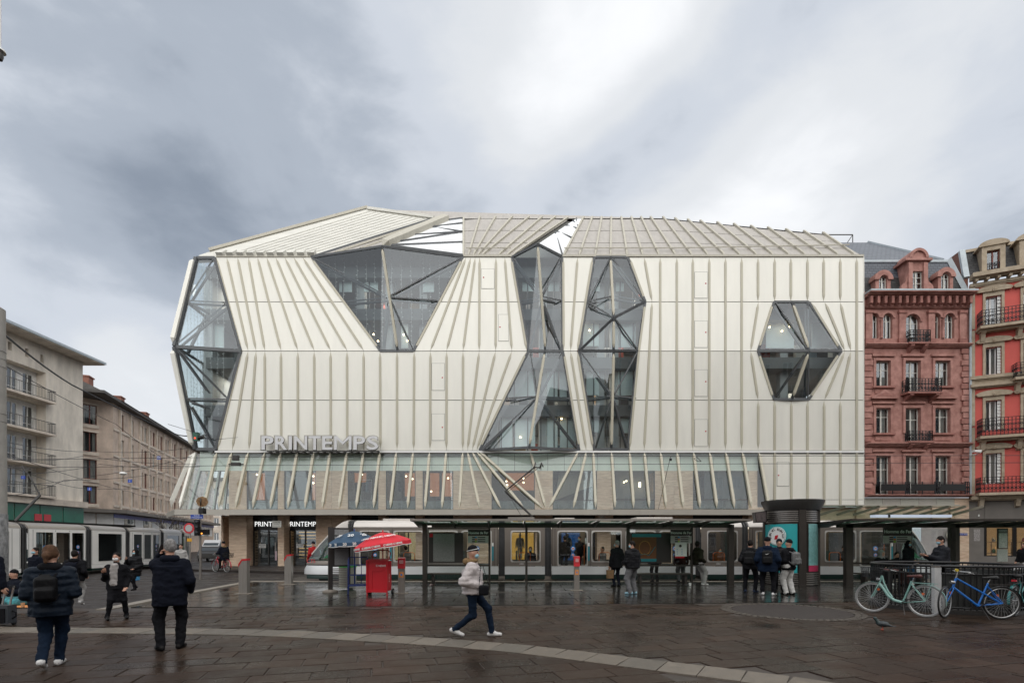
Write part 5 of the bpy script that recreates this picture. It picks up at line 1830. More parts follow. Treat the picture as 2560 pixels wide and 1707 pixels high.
# ---- long housing block down the street
bx, by = GX(283, 60), 60.0
brz = math.atan2(1.0, -0.316)
left2 = thing('long_housing_block', 'long brown stone housing block with tight window columns running down the left street', 'apartment house', (bx, by, 0), brz)
f2 = Face(left2, (bx, by), brz)
zt2_ = 18.0
LEN = 46.0
bays = [2.0 + k * 3.05 for k in range(14)]
ops2 = []
hs = [(15.2, 17.2), (12.1, 14.1), (9.0, 11.0), (6.2, 8.0)]
for i, u0 in enumerate(bays):
    for z0, z1 in hs:
        ops2.append((u0, u0 + 1.0, z0, z1))
        if i > 1:
            ops2.append((u0 + 1.5, u0 + 2.4, z0, z1))
wall_open(0, LEN, 0, zt2_, ops2, 0.25).build('wall', M_rend2, left2, fix=False)
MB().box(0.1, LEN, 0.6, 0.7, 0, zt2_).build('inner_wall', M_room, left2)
for o in ops2:
    if o[0] < 30:
        window(left2, *o, y=0.15, mat=M_wbrown if random.random() < 0.4 else M_wframe, rows=(0.3,), curtain=random.random() < 0.5, fr=0.08)
for u0 in bays + [bays[-1] + 3.0]:
    MB().box(u0 - 0.5, u0 - 0.22, -0.22, 0, 5.6, zt2_ - 0.3).build('pilaster', M_pilas, left2)
for z0, z1 in hs:
    MB().box(0, LEN, -0.1, 0, z0 - 0.35, z0 - 0.1).build('sill_course', M_pilas, left2)
MB().box(-4.6, LEN, -0.9, 4, zt2_, zt2_ + 0.3).build('eaves', M_rooftile, left2)
MB().prism([(-0.3, -1.0, zt2_ + 0.3), (-0.3, 4, zt2_ + 2.8), (-0.3, 9, zt2_ + 0.3)], (LEN, 0, 0)).build('roof', M_rooftile, left2)
for k in range(3):
    MB().box(2 + k * 9, 3.2 + k * 9, 3.2, 4.2, zt2_ + 1.5, zt2_ + 3.4).box(1.9 + k * 9, 3.3 + k * 9, 3.1, 4.3, zt2_ + 3.4, zt2_ + 3.55).build('chimney', M_brick, left2)
MB().box(-0.3, LEN, -1.3, 0, 5.1, 5.5).build('shop_canopy', M_grey, left2)
for k in range(15):
    MB().box(k * 3.0 + 0.1, k * 3.0 + 2.9, -0.08, -0.02, 2.9, 5.0).build('shop_window', M_wgl if k % 2 else M_loggia, left2)
MB().box(0, LEN, -0.1, -0.03, 4.6, 5.05).build('shop_sign_band', M_blue, left2)
# its end wall facing the square
ex, ey = GX(205, 57.6), 57.6
dv = Vector((bx - ex, by - ey, 0))
el = dv.length
e_rz = math.atan2(dv.y, dv.x)
endw = bpy.data.objects.new('end_facade', wall_open(-4, el, 0, zt2_, [(0.1, 1.35, z0 - 0.1, z1 + 0.1) for z0, z1 in hs], 0.25).mesh('end_facade', M_rend2, fix=False))
COL.objects.link(endw)
endw.parent = left2
mi = Matrix.Rotation(-brz, 4, 'Z') @ Matrix.Translation((-bx, -by, 0)) @ Matrix.Translation((ex, ey, 0)) @ Matrix.Rotation(e_rz, 4, 'Z')
endw.matrix_local = mi
for z0, z1 in hs:
    w = window(left2, 0.1, 1.35, z0 - 0.1, z1 + 0.1, y=0.15, mat=M_wbrown, rows=(), curtain=True)
    w.matrix_local = mi
    for (a, b) in ((-0.1, 1.55),):
        q = MB().box(a, b, -0.1, 0, z0 - 0.5, z0 - 0.12).box(a, b, -0.08, 0, z1 + 0.12, z1 + 0.3).build('window_trim', M_pilas, left2)
        q.matrix_local = mi
q = MB().box(-4, el, 0.6, 0.7, 0, zt2_).build('inner_wall', M_room, left2)
q.matrix_local = mi
for k in range(3):
    q = MB().box(el - 5 + k * 1.7, el - 3.4 + k * 1.7, -0.1, -0.02, 2.6, 5.0).build('shop_window', M_loggia, left2)
    q.matrix_local = mi
q = MB().box(-4, el + 1.0, -1.2, -0.05, 5.1, 5.5).build('shop_canopy', M_grey, left2)
q.matrix_local = mi

# ---- pale building closing the street
far = thing('far_street_building', 'distant pale building closing the side street beyond the end of the left tram', 'building', (-62, 118, 0))
fo = []
for k in range(14):
    for z0 in (2.0, 5.4, 8.8, 12.2):
        fo.append((-14 + k * 2.4, -12.8 + k * 2.4, z0, z0 + 1.9))
wall_open(-18, 30, 0, 16, fo, 0.3).build('wall', M_pilas, far, fix=False)
MB().box(-18, 30, 0.5, 0.7, 0, 16).build('inner_wall', M_room, far)
for o in fo:
    window(far, *o, y=0.15, mat=M_wwhite, rows=(), curtain=False, fr=0.1)
MB().box(-18.5, 30.5, -0.6, 8, 16, 16.5).build('roof', M_rooftile, far)

# ---- stone houses across the square, behind the viewpoint: they show in the glass
for i, (x0, x1, y, h, m, lab) in enumerate(((-34, -12, -24, 17, M_rend, 'pale house behind the viewpoint, mirrored in the corner glass bay'), (-11.5, 14, -27, 14, M_tan, 'tan stone house behind the viewpoint, mirrored in the middle glass bays'),
                                            (14.5, 84, -18, 28, M_rend2, 'tall brown stone house behind the viewpoint, mirrored in the hexagonal bay'))):
    hb = thing('mirrored_house', lab, 'house', ((x0 + x1) / 2, y, 0), PI)
    w = x1 - x0
    oo = []
    n = int(w / 3.2)
    for k in range(n):
        for zz in range(int(h / 3.4)):
            u0 = -w / 2 + 1 + k * (w - 2) / n
            oo.append((u0 + 0.5, u0 + 2.0, 1.0 + zz * 3.4, 3.2 + zz * 3.4))
    wall_open(-w / 2, w / 2, 0, h, oo, 0.3).build('wall', m, hb, fix=False)
    MB().box(-w / 2, w / 2, 0.6, 0.8, 0, h).build('inner_wall', M_room, hb)
    for o in oo:
        window(hb, *o, y=0.15, mat=M_wwhite, rows=(0.33, 0.66), curtain=False, fr=0.1)
    MB().prism([(-w / 2 - 0.3, -0.5, h), (-w / 2 - 0.3, 3, h + 4.0), (-w / 2 - 0.3, 9, h + 4.0), (-w / 2 - 0.3, 12, h)], (w + 0.6, 0, 0)).build('roof', M_rooftile, hb)
# ------------------------------------------------------------------ trams
M_taupe = PM('tram_taupe', (0.215, 0.187, 0.163), 0.35, 0.35, var=0.06, vs=1, coat=0.3)
M_silver = PM('tram_silver', (0.76, 0.77, 0.78), 0.32, 0.3, var=0.05, vs=1, coat=0.3)
M_troof = PM('tram_roof', (0.62, 0.58, 0.54), 0.4, 0.15, var=0.08, vs=1.2)
M_twhite = PM('tram_white', (0.88, 0.87, 0.84), 0.35, var=0.04, vs=1, coat=0.3)
M_troof2 = PM('tram_roof_taupe', (0.36, 0.33, 0.295), 0.3, 0.3, var=0.12, vs=1.2, stretch=(1, 0.2, 3))
M_skirt = PM('tram_skirt', (0.004, 0.022, 0.018), 0.35)
M_rim = PM('window_rim', (0.62, 0.60, 0.57), 0.3, 0.5)
M_tgl = glass('tram_glass', (0.80, 0.83, 0.80), 0.08)
M_tgld = glass('dark_tram_glass', (0.30, 0.34, 0.33), 0.10)
M_bellow = PM('bellows', (0.05, 0.05, 0.052), 0.7, var=0.2, vs=3)
M_orange = PM('orange_rail', (0.72, 0.16, 0.02), 0.4)
M_teal = PM('teal_strip', (0.02, 0.24, 0.30), 0.4)
M_sticker = PM('blue_sticker', (0.03, 0.19, 0.50), 0.5)
M_windscreen = glass('windscreen', (0.50, 0.58, 0.54), 0.07)
M_gren = PM('green_interior', (0.03, 0.17, 0.08), 0.6)
M_tceil = PM('tram_ceiling_light', (0.8, 0.78, 0.72), 0.5, em=(1, 0.88, 0.68), es=0.7)
M_seat = PM('tram_seat', (0.06, 0.10, 0.10), 0.7)


def rring(x0, x1, z0, z1, r, y, n=5):
    pts = []
    for cx, cz, a0 in ((x1 - r, z0 + r, -PI / 2), (x1 - r, z1 - r, 0), (x0 + r, z1 - r, PI / 2), (x0 + r, z0 + r, PI)):
        for k in range(n + 1):
            a = a0 + PI / 2 * k / n
            pts.append((cx + r * math.cos(a), y, cz + r * math.sin(a)))
    return pts


def put(o, M):
    o.matrix_local = M
    return o


def tram_module(root, M, L, wins, st, number=None, roof0=0.0):
    """wins: (x0, x1, door?)"""
    W2 = 2.35
    zb, zt = st['zb'], 2.48
    ops = [(a, b, (zb + 0.03 if d else st['zw']), st['zh']) for a, b, d in wins]
    put(wall_open(0, L, zb, zt, ops, 0.06).build('side_panel', st['body'], root, fix=False), M)
    fs = wall_open(0, L, zb, zt, ops, 0.06)
    fs.v = [(x, W2 - y, z) for x, y, z in fs.v]
    put(fs.build('far_side_panel', st['body'], root, fix=False), M)
    put(MB().box(0, L, -0.03, 0.0, st['zs'], zb - 0.012).box(0, L, W2, W2 + 0.03, st['zs'], zb).build('lower_band', st['band'], root), M)
    put(MB().box(0.02, L - 0.02, 0.05, W2 - 0.05, 0.14, st['zs'] + 0.01).box(0, L, -0.02, 0.05, 0.16, st['zs'] - 0.01).build('skirt', M_skirt, root), M)
    prof = [(-0.01, zt), (0.03, zt + 0.12), (0.16, zt + 0.24), (0.5, zt + 0.31), (W2 / 2, zt + 0.34), (W2 - 0.5, zt + 0.31), (W2 - 0.16, zt + 0.24), (W2 - 0.03, zt + 0.12), (W2 + 0.01, zt)]
    put(MB().loft([[(x, y, z) for y, z in prof] for x in (roof0, L)]).build('roof', st['roof'], root, smooth=True), M)
    put(MB().box(0, L, 0.1, W2 - 0.1, 0.36, 0.4).build('floor', M_dark, root), M)
    put(MB().box(0, L, 0.02, W2 - 0.02, zt - 0.03, zt - 0.01).build('ceiling', M_tceil if st['lit'] else M_dark, root), M)
    for k in range(max(1, int(L / 1.4))):
        x = 0.5 + k * 1.4
        if x + .5 < L:
            put(MB().box(x, x + 0.45, W2 - 0.55, W2 - 0.1, 0.75, 0.85).box(x, x + 0.08, W2 - 0.55, W2 - 0.1, 0.85, 1.4).build('passenger_seat', M_seat, root), M)
    for (a, b, d), o in zip(wins, ops):
        z0, z1 = o[2], o[3]
        r = st['rad']
        inn, out = rring(a, b, z0, z1, r, -0.016), rring(a - 0.045, b + 0.045, z0 - 0.045, z1 + 0.045, r * 0.6, -0.012)
        mid = rring(a, b, z0, z1, r, 0.02)
        n = len(inn)
        m = MB().add(out + inn + mid, [(i, (i + 1) % n, n + (i + 1) % n, n + i) for i in range(n)] + [(n + i, n + (i + 1) % n, 2 * n + (i + 1) % n, 2 * n + i) for i in range(n)])
        w = put(m.build('door_window' if d else 'window', st['rim'], root), M)
        MB().poly([(a, 0.022, z0), (b, 0.022, z0), (b, 0.022, z1), (a, 0.022, z1)]).build('pane', st['gl'], w, fix=False)
        if d:
            MB().box(a - 0.16, a - 0.145, -0.006, 0.01, zb - 0.3, z1 + 0.12).box(b + 0.145, b + 0.16, -0.006, 0.01, zb - 0.3, z1 + 0.12).build('door_seam', M_black, w)
            c = ((a + b) / 2 + 0.02, 0.012)
            for zz, r2 in ((1.52, 0.11), (1.24, 0.08)):
                MB().disc((c[0], 0.012, zz), r2, (0, -1, 0), 16, 0.004).build('sticker', M_sticker, w)
                MB().disc((c[0], 0.006, zz), r2 * 0.62, (0, -1, 0), 14, 0.003).build('sticker_centre', M_white, w)
                MB().box(c[0] - r2 * .45, c[0] + r2 * .45, 0.001, 0.003, zz - 0.02, zz + 0.025).build('sticker_mark', M_red, w)
            if st['lit']:
                MB().box(b + 0.06, b + 0.12, -0.012, 0.0, 0.98, 1.62).build('teal_strip', M_teal, w)
                MB().box(b + 0.06, b + 0.12, -0.012, 0.0, 1.63, 1.78).build('notice', M_white, w)
                MB().tube([(b - 0.08, 0.25, 0.45), (b - 0.08, 0.25, 1.7)], 0.018, 6).build('grab_pole', M_orange, w)
        elif st['lit']:
            MB().tube([(a + 0.35, 0.3, 0.7), (a + 0.35, 0.3, 1.28), (a + 0.42, 0.3, 1.34), (a + 0.78, 0.3, 1.34), (a + 0.85, 0.3, 1.28), (a + 0.85, 0.3, 0.7)], 0.018, 6).build('grab_rail', M_orange, w)
    for xx in ([0.04, L - 0.04] if L > 2.6 else []):
        put(MB().box(xx - 0.006, xx + 0.006, -0.005, 0.0, zb, zt).build('panel_seam', M_black, root), M)
    put(MB().box(L * .35, L * .35 + 0.5, -0.034, -0.03, st['zs'] + .06, zb - 0.08).build('service_hatch', st['band'], root), M)
    if number:
        t = text('fleet_number', number, 0.11, (0, 0, 0), M_white, root, extr=0.001)
        t.matrix_local = M @ Matrix.Translation((L * 0.42, -0.005, zb + 0.10)) @ Matrix.Rotation(PI / 2, 4, 'X')


def tram_joint(root, M, w, st):
    prof = [(0.06, 0.3), (0.06, 2.5), (0.2, 2.68), (0.6, 2.78), (1.75, 2.78), (2.15, 2.68), (2.29, 2.5), (2.29, 0.3)]
    n = 5
    for k in range(n):
        x0, x1 = w * k / n, w * (k + 1) / n
        d = 0.05 if k % 2 else 0.0
        put(MB().loft([[(x, y + (d if y < 1 else -d), z - (d if z > 1 else 0)) for y, z in prof] for x in (x0, x1)]).build('bellows_fold', M_bellow, root), M)


CABP = [(0.0, 2.80, 1.0), (0.12, 2.72, 0.995), (0.26, 2.50, 0.985), (0.42, 2.16, 0.96), (0.60, 1.74, 0.91), (0.78, 1.28, 0.82), (0.92, 0.88, 0.68), (1.0, 0.62, 0.52)]


def cab(root, M, L, st, tag_text=None):
    """driver's cab: local x runs from the body (0) to the nose (L)"""
    hw = 2.35 / 2

    def ring(x, w, z0, z1, k=0.9):
        h = hw * w
        z1 = max(z1, z0 + 0.02)
        pts = [(-h, z0), (-h, z0 + (z1 - z0) * 0.55), (-h * 0.97, z0 + (z1 - z0) * k), (-h * 0.8, z1 - 0.02 * (z1 - z0)), (-h * 0.4, z1), (0, z1)]
        pts += [(-y, z) for y, z in pts[-2::-1]]
        return [(x * L, hw + y, z) for y, z in pts]
    low = [ring(min(1, x * 1.0), w if x < 1 else w, 0.36, min(zt, 0.80)) for x, zt, w in CABP] + [ring(1.03, 0.36, 0.44, 0.58)]
    put(MB().loft(low).build('nose_bumper', st['band'], root, smooth=True), M)
    put(MB().loft([ring(x, w * 0.97, 0.16, 0.37) for x, zt, w in CABP[:7]]).build('nose_skirt', M_skirt, root, smooth=True), M)
    mid = [ring(x, w + 0.002, 0.80, min(zt, 1.0)) for x, zt, w in CABP[:7]]
    put(MB().loft(mid).build('nose_panel', st['body'], root, smooth=True), M)
    up = [ring(x, w, 0.99, zt) for x, zt, w in CABP[:6]] + [ring(0.865, 0.75, 0.98, 1.03)]
    put(MB().loft(up).build('windscreen', M_windscreen, root, smooth=True), M)
    edge = [(x * L, hw - hw * w * 0.93, 0.99 + (zt - 0.99) * 0.93) for x, zt, w in CABP[:6]]
    put(MB().tube(edge, 0.05, 8).build('windscreen_pillar', st['roof'], root, smooth=True), M)
    put(MB().loft([ring(x, w + 0.012, zt - 0.38 + x * 0.5, zt + 0.012) for x, zt, w in CABP[:3]]).build('cab_roof', st['roof'], root, smooth=True), M)
    sw = [(0.03 * L, -0.012, 1.08), (0.58 * L, hw - hw * 0.915 - 0.012, 1.08), (0.50 * L, hw - hw * 0.93 - 0.03, 1.5), (0.22 * L, 0.0, 2.2), (0.03 * L, -0.012, 2.2)]
    put(MB().poly(sw).build('cab_side_window', M_windscreen, root), M)
    put(MB().prism([(0.06 * L, -0.02, 1.1), (0.52 * L, hw - hw * 0.93 - 0.02, 1.1), (0.3 * L, -0.0, 1.42), (0.06 * L, -0.02, 1.25)], (0, 0.004, 0)).build('green_dashboard', M_gren, root), M)
    put(MB().disc((0.985 * L, hw - hw * 0.50, 0.52), 0.05, (0.6, -1, 0), 10, 0.02).build('tail_lamp', PM('tail_lamp', (0.5, 0.03, 0.02), 0.3, em=(1, 0.1, 0.03), es=0.6) if 'tail_lamp' not in bpy.data.materials else bpy.data.materials['tail_lamp'], root), M)
    if tag_text:
        t = text('operator_letters', tag_text, 0.2, (0, 0, 0), M_red, root, extr=0.002)
        t.matrix_local = M @ Matrix.Translation((0.72 * L, hw - hw * 0.86 - 0.02, 0.90)) @ Matrix.Rotation(-0.35 if M[0][0] > 0 else 0.0, 4, 'Z') @ Matrix.Rotation(PI / 2, 4, 'X') @ (Matrix.Scale(-1, 4, (1, 0, 0)) if M.determinant() < 0 else Matrix())


TY = 22.85
TZ = -0.10
stA = dict(zb=0.74, zs=0.37, zw=0.96, zh=2.28, body=M_taupe, band=M_silver, roof=M_troof, rim=M_rim, gl=M_tgl, rad=0.13, lit=True)
tram = thing('tram', 'long taupe and silver tram standing at the stop in front of the white store', 'tram', (0, TY, TZ))
TX = lambda xs: GX(xs, TY)


def mod(x0, x1, wins, number=None):
    X0, X1 = TX(x0), TX(x1)
    tram_module(tram, Matrix.Translation((X0, 0, 0)), X1 - X0, [(TX(a) - X0, TX(b) - X0, d) for a, b, d in wins], stA, number)


def joint(x0, x1):
    tram_joint(tram, Matrix.Translation((TX(x0) + 0.01, 0, 0)), TX(x1) - TX(x0) - 0.02, stA)


mod(884, 1246, [(901, 972, 1), (986, 1057, 0), (1071, 1142, 0), (1156, 1227, 1)])
joint(1246, 1262)
mod(1262, 1362, [(1279, 1349, 0)], '1001')
joint(1362, 1379)
mod(1379, 1738, [(1396, 1467, 1), (1481, 1552, 0), (1566, 1637, 0), (1651, 1722, 1)], '1001')
joint(1738, 1753)
mod(1753, 1855, [(1770, 1842, 0)], '1001')
joint(1855, 1872)
mod(1872, 2240, [(1890, 1961, 1), (1975, 2046, 0), (2064, 2138, 0), (2151, 2225, 1)], '1001')
joint(870, 884)
joint(2240, 2254)
Mx = Matrix.Translation((TX(870), 0, 0)) @ Matrix.Scale(-1, 4, (1, 0, 0))
cab(tram, Mx, TX(870) - TX(748), stA, None)
text('operator_letters', 'CTS', 0.22, (GX(777, 22.95), 22.98 - TY, 0.955), M_red, tram, rot=(PI / 2 - 0.1, 0, 0.22), extr=0.002)
cab(tram, Matrix.Translation((TX(2254), 0, 0)), TX(2350) - TX(2254), stA)
# wheels
for xs in (820, 1312, 1804, 2300):
    for dx in (-14, 14):
        MB().disc((TX(xs + dx), 0.2, 0.26), 0.27, (0, -1, 0), 20, 0.1).build('wheel', M_rubber, tram, smooth=False)
# pantograph
PY = 1.15
pp = lambda xs, ys: (GX(xs, TY + PY), PY, ZZ(ys, TY + PY) - TZ)
m = MB()
m.box(pp(1270, 1300)[0], pp(1335, 1300)[0], PY - 0.45, PY + 0.45, 2.74, 2.96).build('pantograph_base', M_inox, tram)
MB().tube([pp(1330, 1290), pp(1263, 1227)], 0.05, 8).build('pantograph_lower_arm', M_dark, tram)
MB().tube([pp(1262, 1228), pp(1338, 1166)], 0.035, 8).tube([pp(1270, 1228), pp(1345, 1170)], 0.015, 6).build('pantograph_upper_arm', M_dark, tram)
MB().tube([pp(1305, 1292), pp(1268, 1230)], 0.012, 6).build('pantograph_link', M_dark, tram)
hx_ = pp(1344, 1165)
m = MB()
for dx in (-0.14, 0.14):
    m.bar((hx_[0] + dx, PY - 0.8, hx_[2] + 0.02), (hx_[0] + dx, PY + 0.8, hx_[2] + 0.02), 0.05, 0.07)
    m.bar((hx_[0] + dx, PY - 0.8, hx_[2] + 0.02), (hx_[0] + dx * 1.4, PY - 1.05, hx_[2] - 0.18), 0.04)
    m.bar((hx_[0] + dx, PY - 0.3, hx_[2] + 0.02), (hx_[0] + dx, PY - .3, hx_[2] - 0.22), 0.03)
m.bar((hx_[0] - .16, PY - .3, hx_[2] - 0.1), (hx_[0] + .16, PY - .3, hx_[2] - 0.1), 0.05)
m.build('pantograph_head', M_dark, tram)
MB().box(TX(1390), TX(1440), 0.6, 1.7, 2.78, 2.92).box(TX(1600), TX(1690), 0.5, 1.8, 2.78, 2.95).box(TX(950), TX(1030), 0.5, 1.8, 2.78, 2.88).build('roof_equipment', M_troof, tram)

stB = dict(zb=0.50, zs=0.28, zw=0.66, zh=2.30, body=M_twhite, band=M_twhite, roof=M_troof2, rim=M_twhite, gl=M_tgld, rad=0.03, lit=False)
tram2 = thing('tram', 'white tram with taupe roof and dark doors curving away down the left street', 'tram', (-24.3, 26, -0.08))
J = [(-23.9, 16.5), (-24.2, 25.4), (-24.2, 29.3), (-24.7, 32.9), (-25.2, 36.9), (-26.1, 40.6)]
fw = [[(0.1, 0.3, 1), (0.34, 0.64, 0), (0.7, 0.93, 1)], [(0.12, 0.40, 1), (0.45, 0.69, 0), (0.73, 0.95, 1)], [(0.18, 0.88, 0)], [(0.12, 0.38, 1), (0.44, 0.68, 0), (0.73, 0.96, 1)], [(0.18, 0.85, 0)]]
for i, (p, q) in enumerate(zip(J, J[1:])):
    v = Vector((q[0] - p[0], q[1] - p[1], 0))
    Lm = v.length - 0.4
    M = Matrix.Translation((p[0] + 24.3 + v.x / v.length * 0.2, p[1] - 26 + v.y / v.length * .2, 0)) @ Matrix.Rotation(math.atan2(v.y, v.x), 4, 'Z')
    tram_module(tram2, M, Lm, [(a * Lm, b * Lm, d) for a, b, d in fw[i]], stB)
    tram_joint(tram2, M @ Matrix.Translation((Lm, 0, 0)), 0.4, stB)
v = Vector((-2.0, 4.2, 0))
M = Matrix.Translation((J[-1][0] + 24.3, J[-1][1] - 26 + 0.2, 0)) @ Matrix.Rotation(math.atan2(v.y, v.x), 4, 'Z')
tram_module(tram2, M, 2.6, [(0.5, 1.2, 1), (1.4, 2.3, 0)], stB)
cab(tram2, M @ Matrix.Translation((2.6, 0, 0)), 2.4, stB)
MB().box(0.4, 0.9, -10, 8, 2.80, 2.9).build('roof_rail', M_black, tram2).location.x = -1.6
a_, k_, h_ = P(38, 1302, 25.5), P(100, 1237, 26.5), P(60, 1170, 27)
MB().tube([a_, k_], 0.07, 8).build('pantograph_lower_arm', M_dark, tram2, True)
MB().tube([k_, P(75, 1192, 26.5), P(55, 1165, 26.5)], 0.04, 8).bar(P(20, 1165, 26.5), P(75, 1172, 26.5), 0.05).build('pantograph_upper_arm', M_dark, tram2, True)

# ------------------------------------------------------------------ tram-stop shelters
M_shglass = glass('shelter_roof_glass', (0.16, 0.42, 0.26), 0.10)
M_shclear = glass('shelter_clear_glass', (0.94, 0.96, 0.95), 0.03)
M_brownm = PM('brown_metal', (0.050, 0.043, 0.038), 0.38, 0.3, var=0.1, vs=4)
M_board = PM('dark_board', (0.035, 0.030, 0.028), 0.4)
M_map = PM('map_sheet', (0.22, 0.215, 0.21), 0.5, var=0.25, vs=22)
M_map2 = PM('city_map', (0.36, 0.14, 0.05), 0.5, var=0.5, vs=9, col2=(0.22, 0.08, 0.03))
M_sheet = PM('timetable_sheet', (0.52, 0.52, 0.50), 0.6, var=0.06, vs=20)
M_lightb = PM('light_band', (0.3, 0.33, 0.4), 0.4, em=(0.75, 0.85, 1.0), es=0.32)


def shelter(root, X0, X1, posts, thin):
    yf, yb = 18.3, 20.95
    zf, zbk = 2.50, 2.43
    n = max(3, int((X1 - X0) / 1.25))
    MB().bar((X0, yf, zf), (X1, yf, zf), 0.07, 0.075, up=(0, 0, 1)).build('front_gutter', M_inox if X0 < 5 else M_brownm, root, True)
    MB().bar((X0, yb, zbk), (X1, yb, zbk), 0.09, 0.09).bar((X0, yf, zf), (X0, yb, zbk), 0.07, 0.08).bar((X1, yf, zf), (X1, yb, zbk), 0.07, 0.08).build('roof_frame', M_brownm, root, True)
    for k in range(n):
        a, b = X0 + (X1 - X0) * k / n, X0 + (X1 - X0) * (k + 1) / n
        MB().poly([(a + .02, yf, zf + 0.012), (b - .02, yf, zf + 0.012), (b - .02, yb, zbk + 0.012), (a + .02, yb, zbk + 0.012)]).build('roof_pane', M_shglass, root, True, fix=False)
        MB().prism([(a, yf + 0.05, zf), (a, yb, zbk), (a, 20.2, zbk - 0.16), (a, 19.7, zbk - 0.16)], (0.045, 0, 0)).build('roof_bracket', M_brownm, root, True)
    MB().box(X0 + 0.5, X1 - 0.1, 19.75, 19.95, 2.27, 2.39).build('roof_beam', M_brownm, root, True)
    for xs, w in posts:
        x = GX(xs, 19.85)
        MB().box(x - w / 2, x + w / 2, 19.75, 19.95, 0, 2.39).build('post', M_brownm, root, True)
        MB().box(x - w / 2 - .04, x + w / 2 + .04, 19.7, 20.0, 0.0, 0.02).build('post_foot', M_brownm, root, True)
    for xs, w, y in thin:
        x = GX(xs, y)
        MB().box(x - w / 2, x + w / 2, y - 0.05, y + 0.05, 0, 2.4).build('post', M_brownm, root, True)


def flat(root, name, xs0, xs1, ys0, ys1, Y, t, m, **k):
    return MB().box(GX(xs0, Y), GX(xs1, Y), Y, Y + t, ZZ(ys1, Y), ZZ(ys0, Y)).build(name, m, root, True, **k)


def stop_sign(root, xs0, xs1, Y, top=1323):
    w = xs1 - xs0
    flat(root, 'stop_name_board', xs0, xs1, top, 1338.5, Y, 0.06, M_board)
    text('stop_name', 'Homme de Fer', 0.00255 * w, (GX((xs0 + xs1) / 2, Y), Y - 0.006, ZZ((top + 1340) / 2, Y)), M_white, root, world=True, extr=0.002, bold=0.003)
    flat(root, 'line_board', xs0, xs1, 1339.2, 1357, Y, 0.04, M_sheet)
    for k, c in enumerate(((0.02, 0.25, 0.55), (0.7, 0.22, 0.03), (0.35, 0.55, 0.05))):
        nm = 'line_colour_%d' % k
        mm = bpy.data.materials.get(nm) or PM(nm, c, 0.5)
        flat(root, 'line_badge', xs0 + w * 0.35, xs0 + w * 0.43, 1340.5 + 5.3 * k, 1344.8 + 5.3 * k, Y - 0.008, 0.006, mm)
        flat(root, 'line_label', xs0 + w * 0.20, xs0 + w * 0.34, 1341 + 5.3 * k, 1344 + 5.3 * k, Y - 0.008, 0.006, M_board)
        flat(root, 'line_label', xs0 + w * 0.47, xs0 + w * 0.85, 1341.5 + 5.3 * k, 1343.5 + 5.3 * k, Y - 0.008, 0.006, M_dark)


sh1 = thing('tram_shelter', 'long tram shelter with green glass roof standing before the taupe tram', 'shelter', (2.5, 19.85, 0))
shelter(sh1, GX(1028, 18.3), GX(1878, 18.3), [(1062.5, 0.17), (1826, 0.21)], [(1316, 0.09, 19.9), (1223.6, 0.08, 20.7), (1570, 0.13, 20.6), (1729, 0.08, 20.3)])
Yb = 20.6
for x0, x1 in ((1062, 1224), (1570, 1729)):
    flat(sh1, 'back_glass', x0, x1, 1322, 1455, Yb + 0.12, 0.012, M_shclear)
    flat(sh1, 'perch_rail', x0, x1, 1411, 1415, Yb - 0.25, 0.06, M_brownm)
    flat(sh1, 'bottom_rail', x0, x1, 1454, 1458, Yb, 0.06, M_brownm)
    flat(sh1, 'top_rail', x0, x1, 1319, 1322, Yb, 0.06, M_brownm)
    MB().box(GX(x0 + 12, Yb), GX(x1 - 12, Yb), Yb - 0.62, Yb - 0.2, 0.44, 0.49).build('bench_seat', M_brownm, sh1, True)
    for xx in (x0 + 24, x1 - 24):
        MB().box(GX(xx, Yb) - 0.04, GX(xx, Yb) + 0.04, Yb - 0.5, Yb - 0.1, 0.05, 0.44).build('bench_leg', M_brownm, sh1, True)
flat(sh1, 'map_case', 1072, 1158, 1331, 1406, Yb - 0.05, 0.08, M_board)
flat(sh1, 'map_sheet', 1083, 1136, 1334, 1403, Yb - 0.06, 0.008, M_map)
flat(sh1, 'map_header', 1074, 1082, 1333, 1342, Yb - 0.06, 0.008, M_red)
flat(sh1, 'case_frame', 1067, 1072, 1322, 1411, Yb - 0.04, 0.06, M_inox)
flat(sh1, 'case_frame', 1067, 1162, 1406, 1411, Yb - 0.045, 0.06, M_inox)
stop_sign(sh1, 1170, 1221, 20.5)
flat(sh1, 'city_map_case', 1576, 1656, 1331, 1406, Yb - 0.05, 0.08, M_board)
flat(sh1, 'city_map', 1580, 1641, 1342, 1396, Yb - 0.06, 0.008, M_map2)
flat(sh1, 'map_header', 1580, 1653, 1334, 1342, Yb - 0.06, 0.008, M_teal)
flat(sh1, 'map_footer', 1580, 1641, 1396, 1403, Yb - 0.06, 0.008, M_teal)
MB().tube([P(1598 + 14 * math.cos(a) + 14, 1369 + 17 * math.sin(a), Yb - 0.07) for a in [2 * PI * j / 20 for j in range(20)]], 0.016, 6, closed=True).build('map_ring', PM('map_ring', (0.5, 0.22, 0.06), 0.5), sh1, True)
MB().tube([P(x, y, Yb - 0.075) for x, y in ((1597, 1385), (1604, 1386), (1612, 1384), (1622, 1388), (1630, 1378), (1638, 1366))], 0.012, 6).build('map_river', M_teal, sh1, True)
flat(sh1, 'dark_panel', 1656, 1678, 1331, 1406, Yb - 0.03, 0.05, M_board)
stop_sign(sh1, 1677, 1729, 20.2)
flat(sh1, 'timetable', 1688, 1717, 1355, 1390, 20.15, 0.02, M_paper)
flat(sh1, 'timetable_foot', 1688, 1711, 1390, 1394, 20.15, 0.02, M_red)
for r in range(3):
    for c in range(2):
        MB().disc(P(1693 + c * 12, 1373 + r * 5.5, 20.14), 0.018, (0, -1, 0), 8, 0.004).build('pictogram', M_sticker, sh1, True)
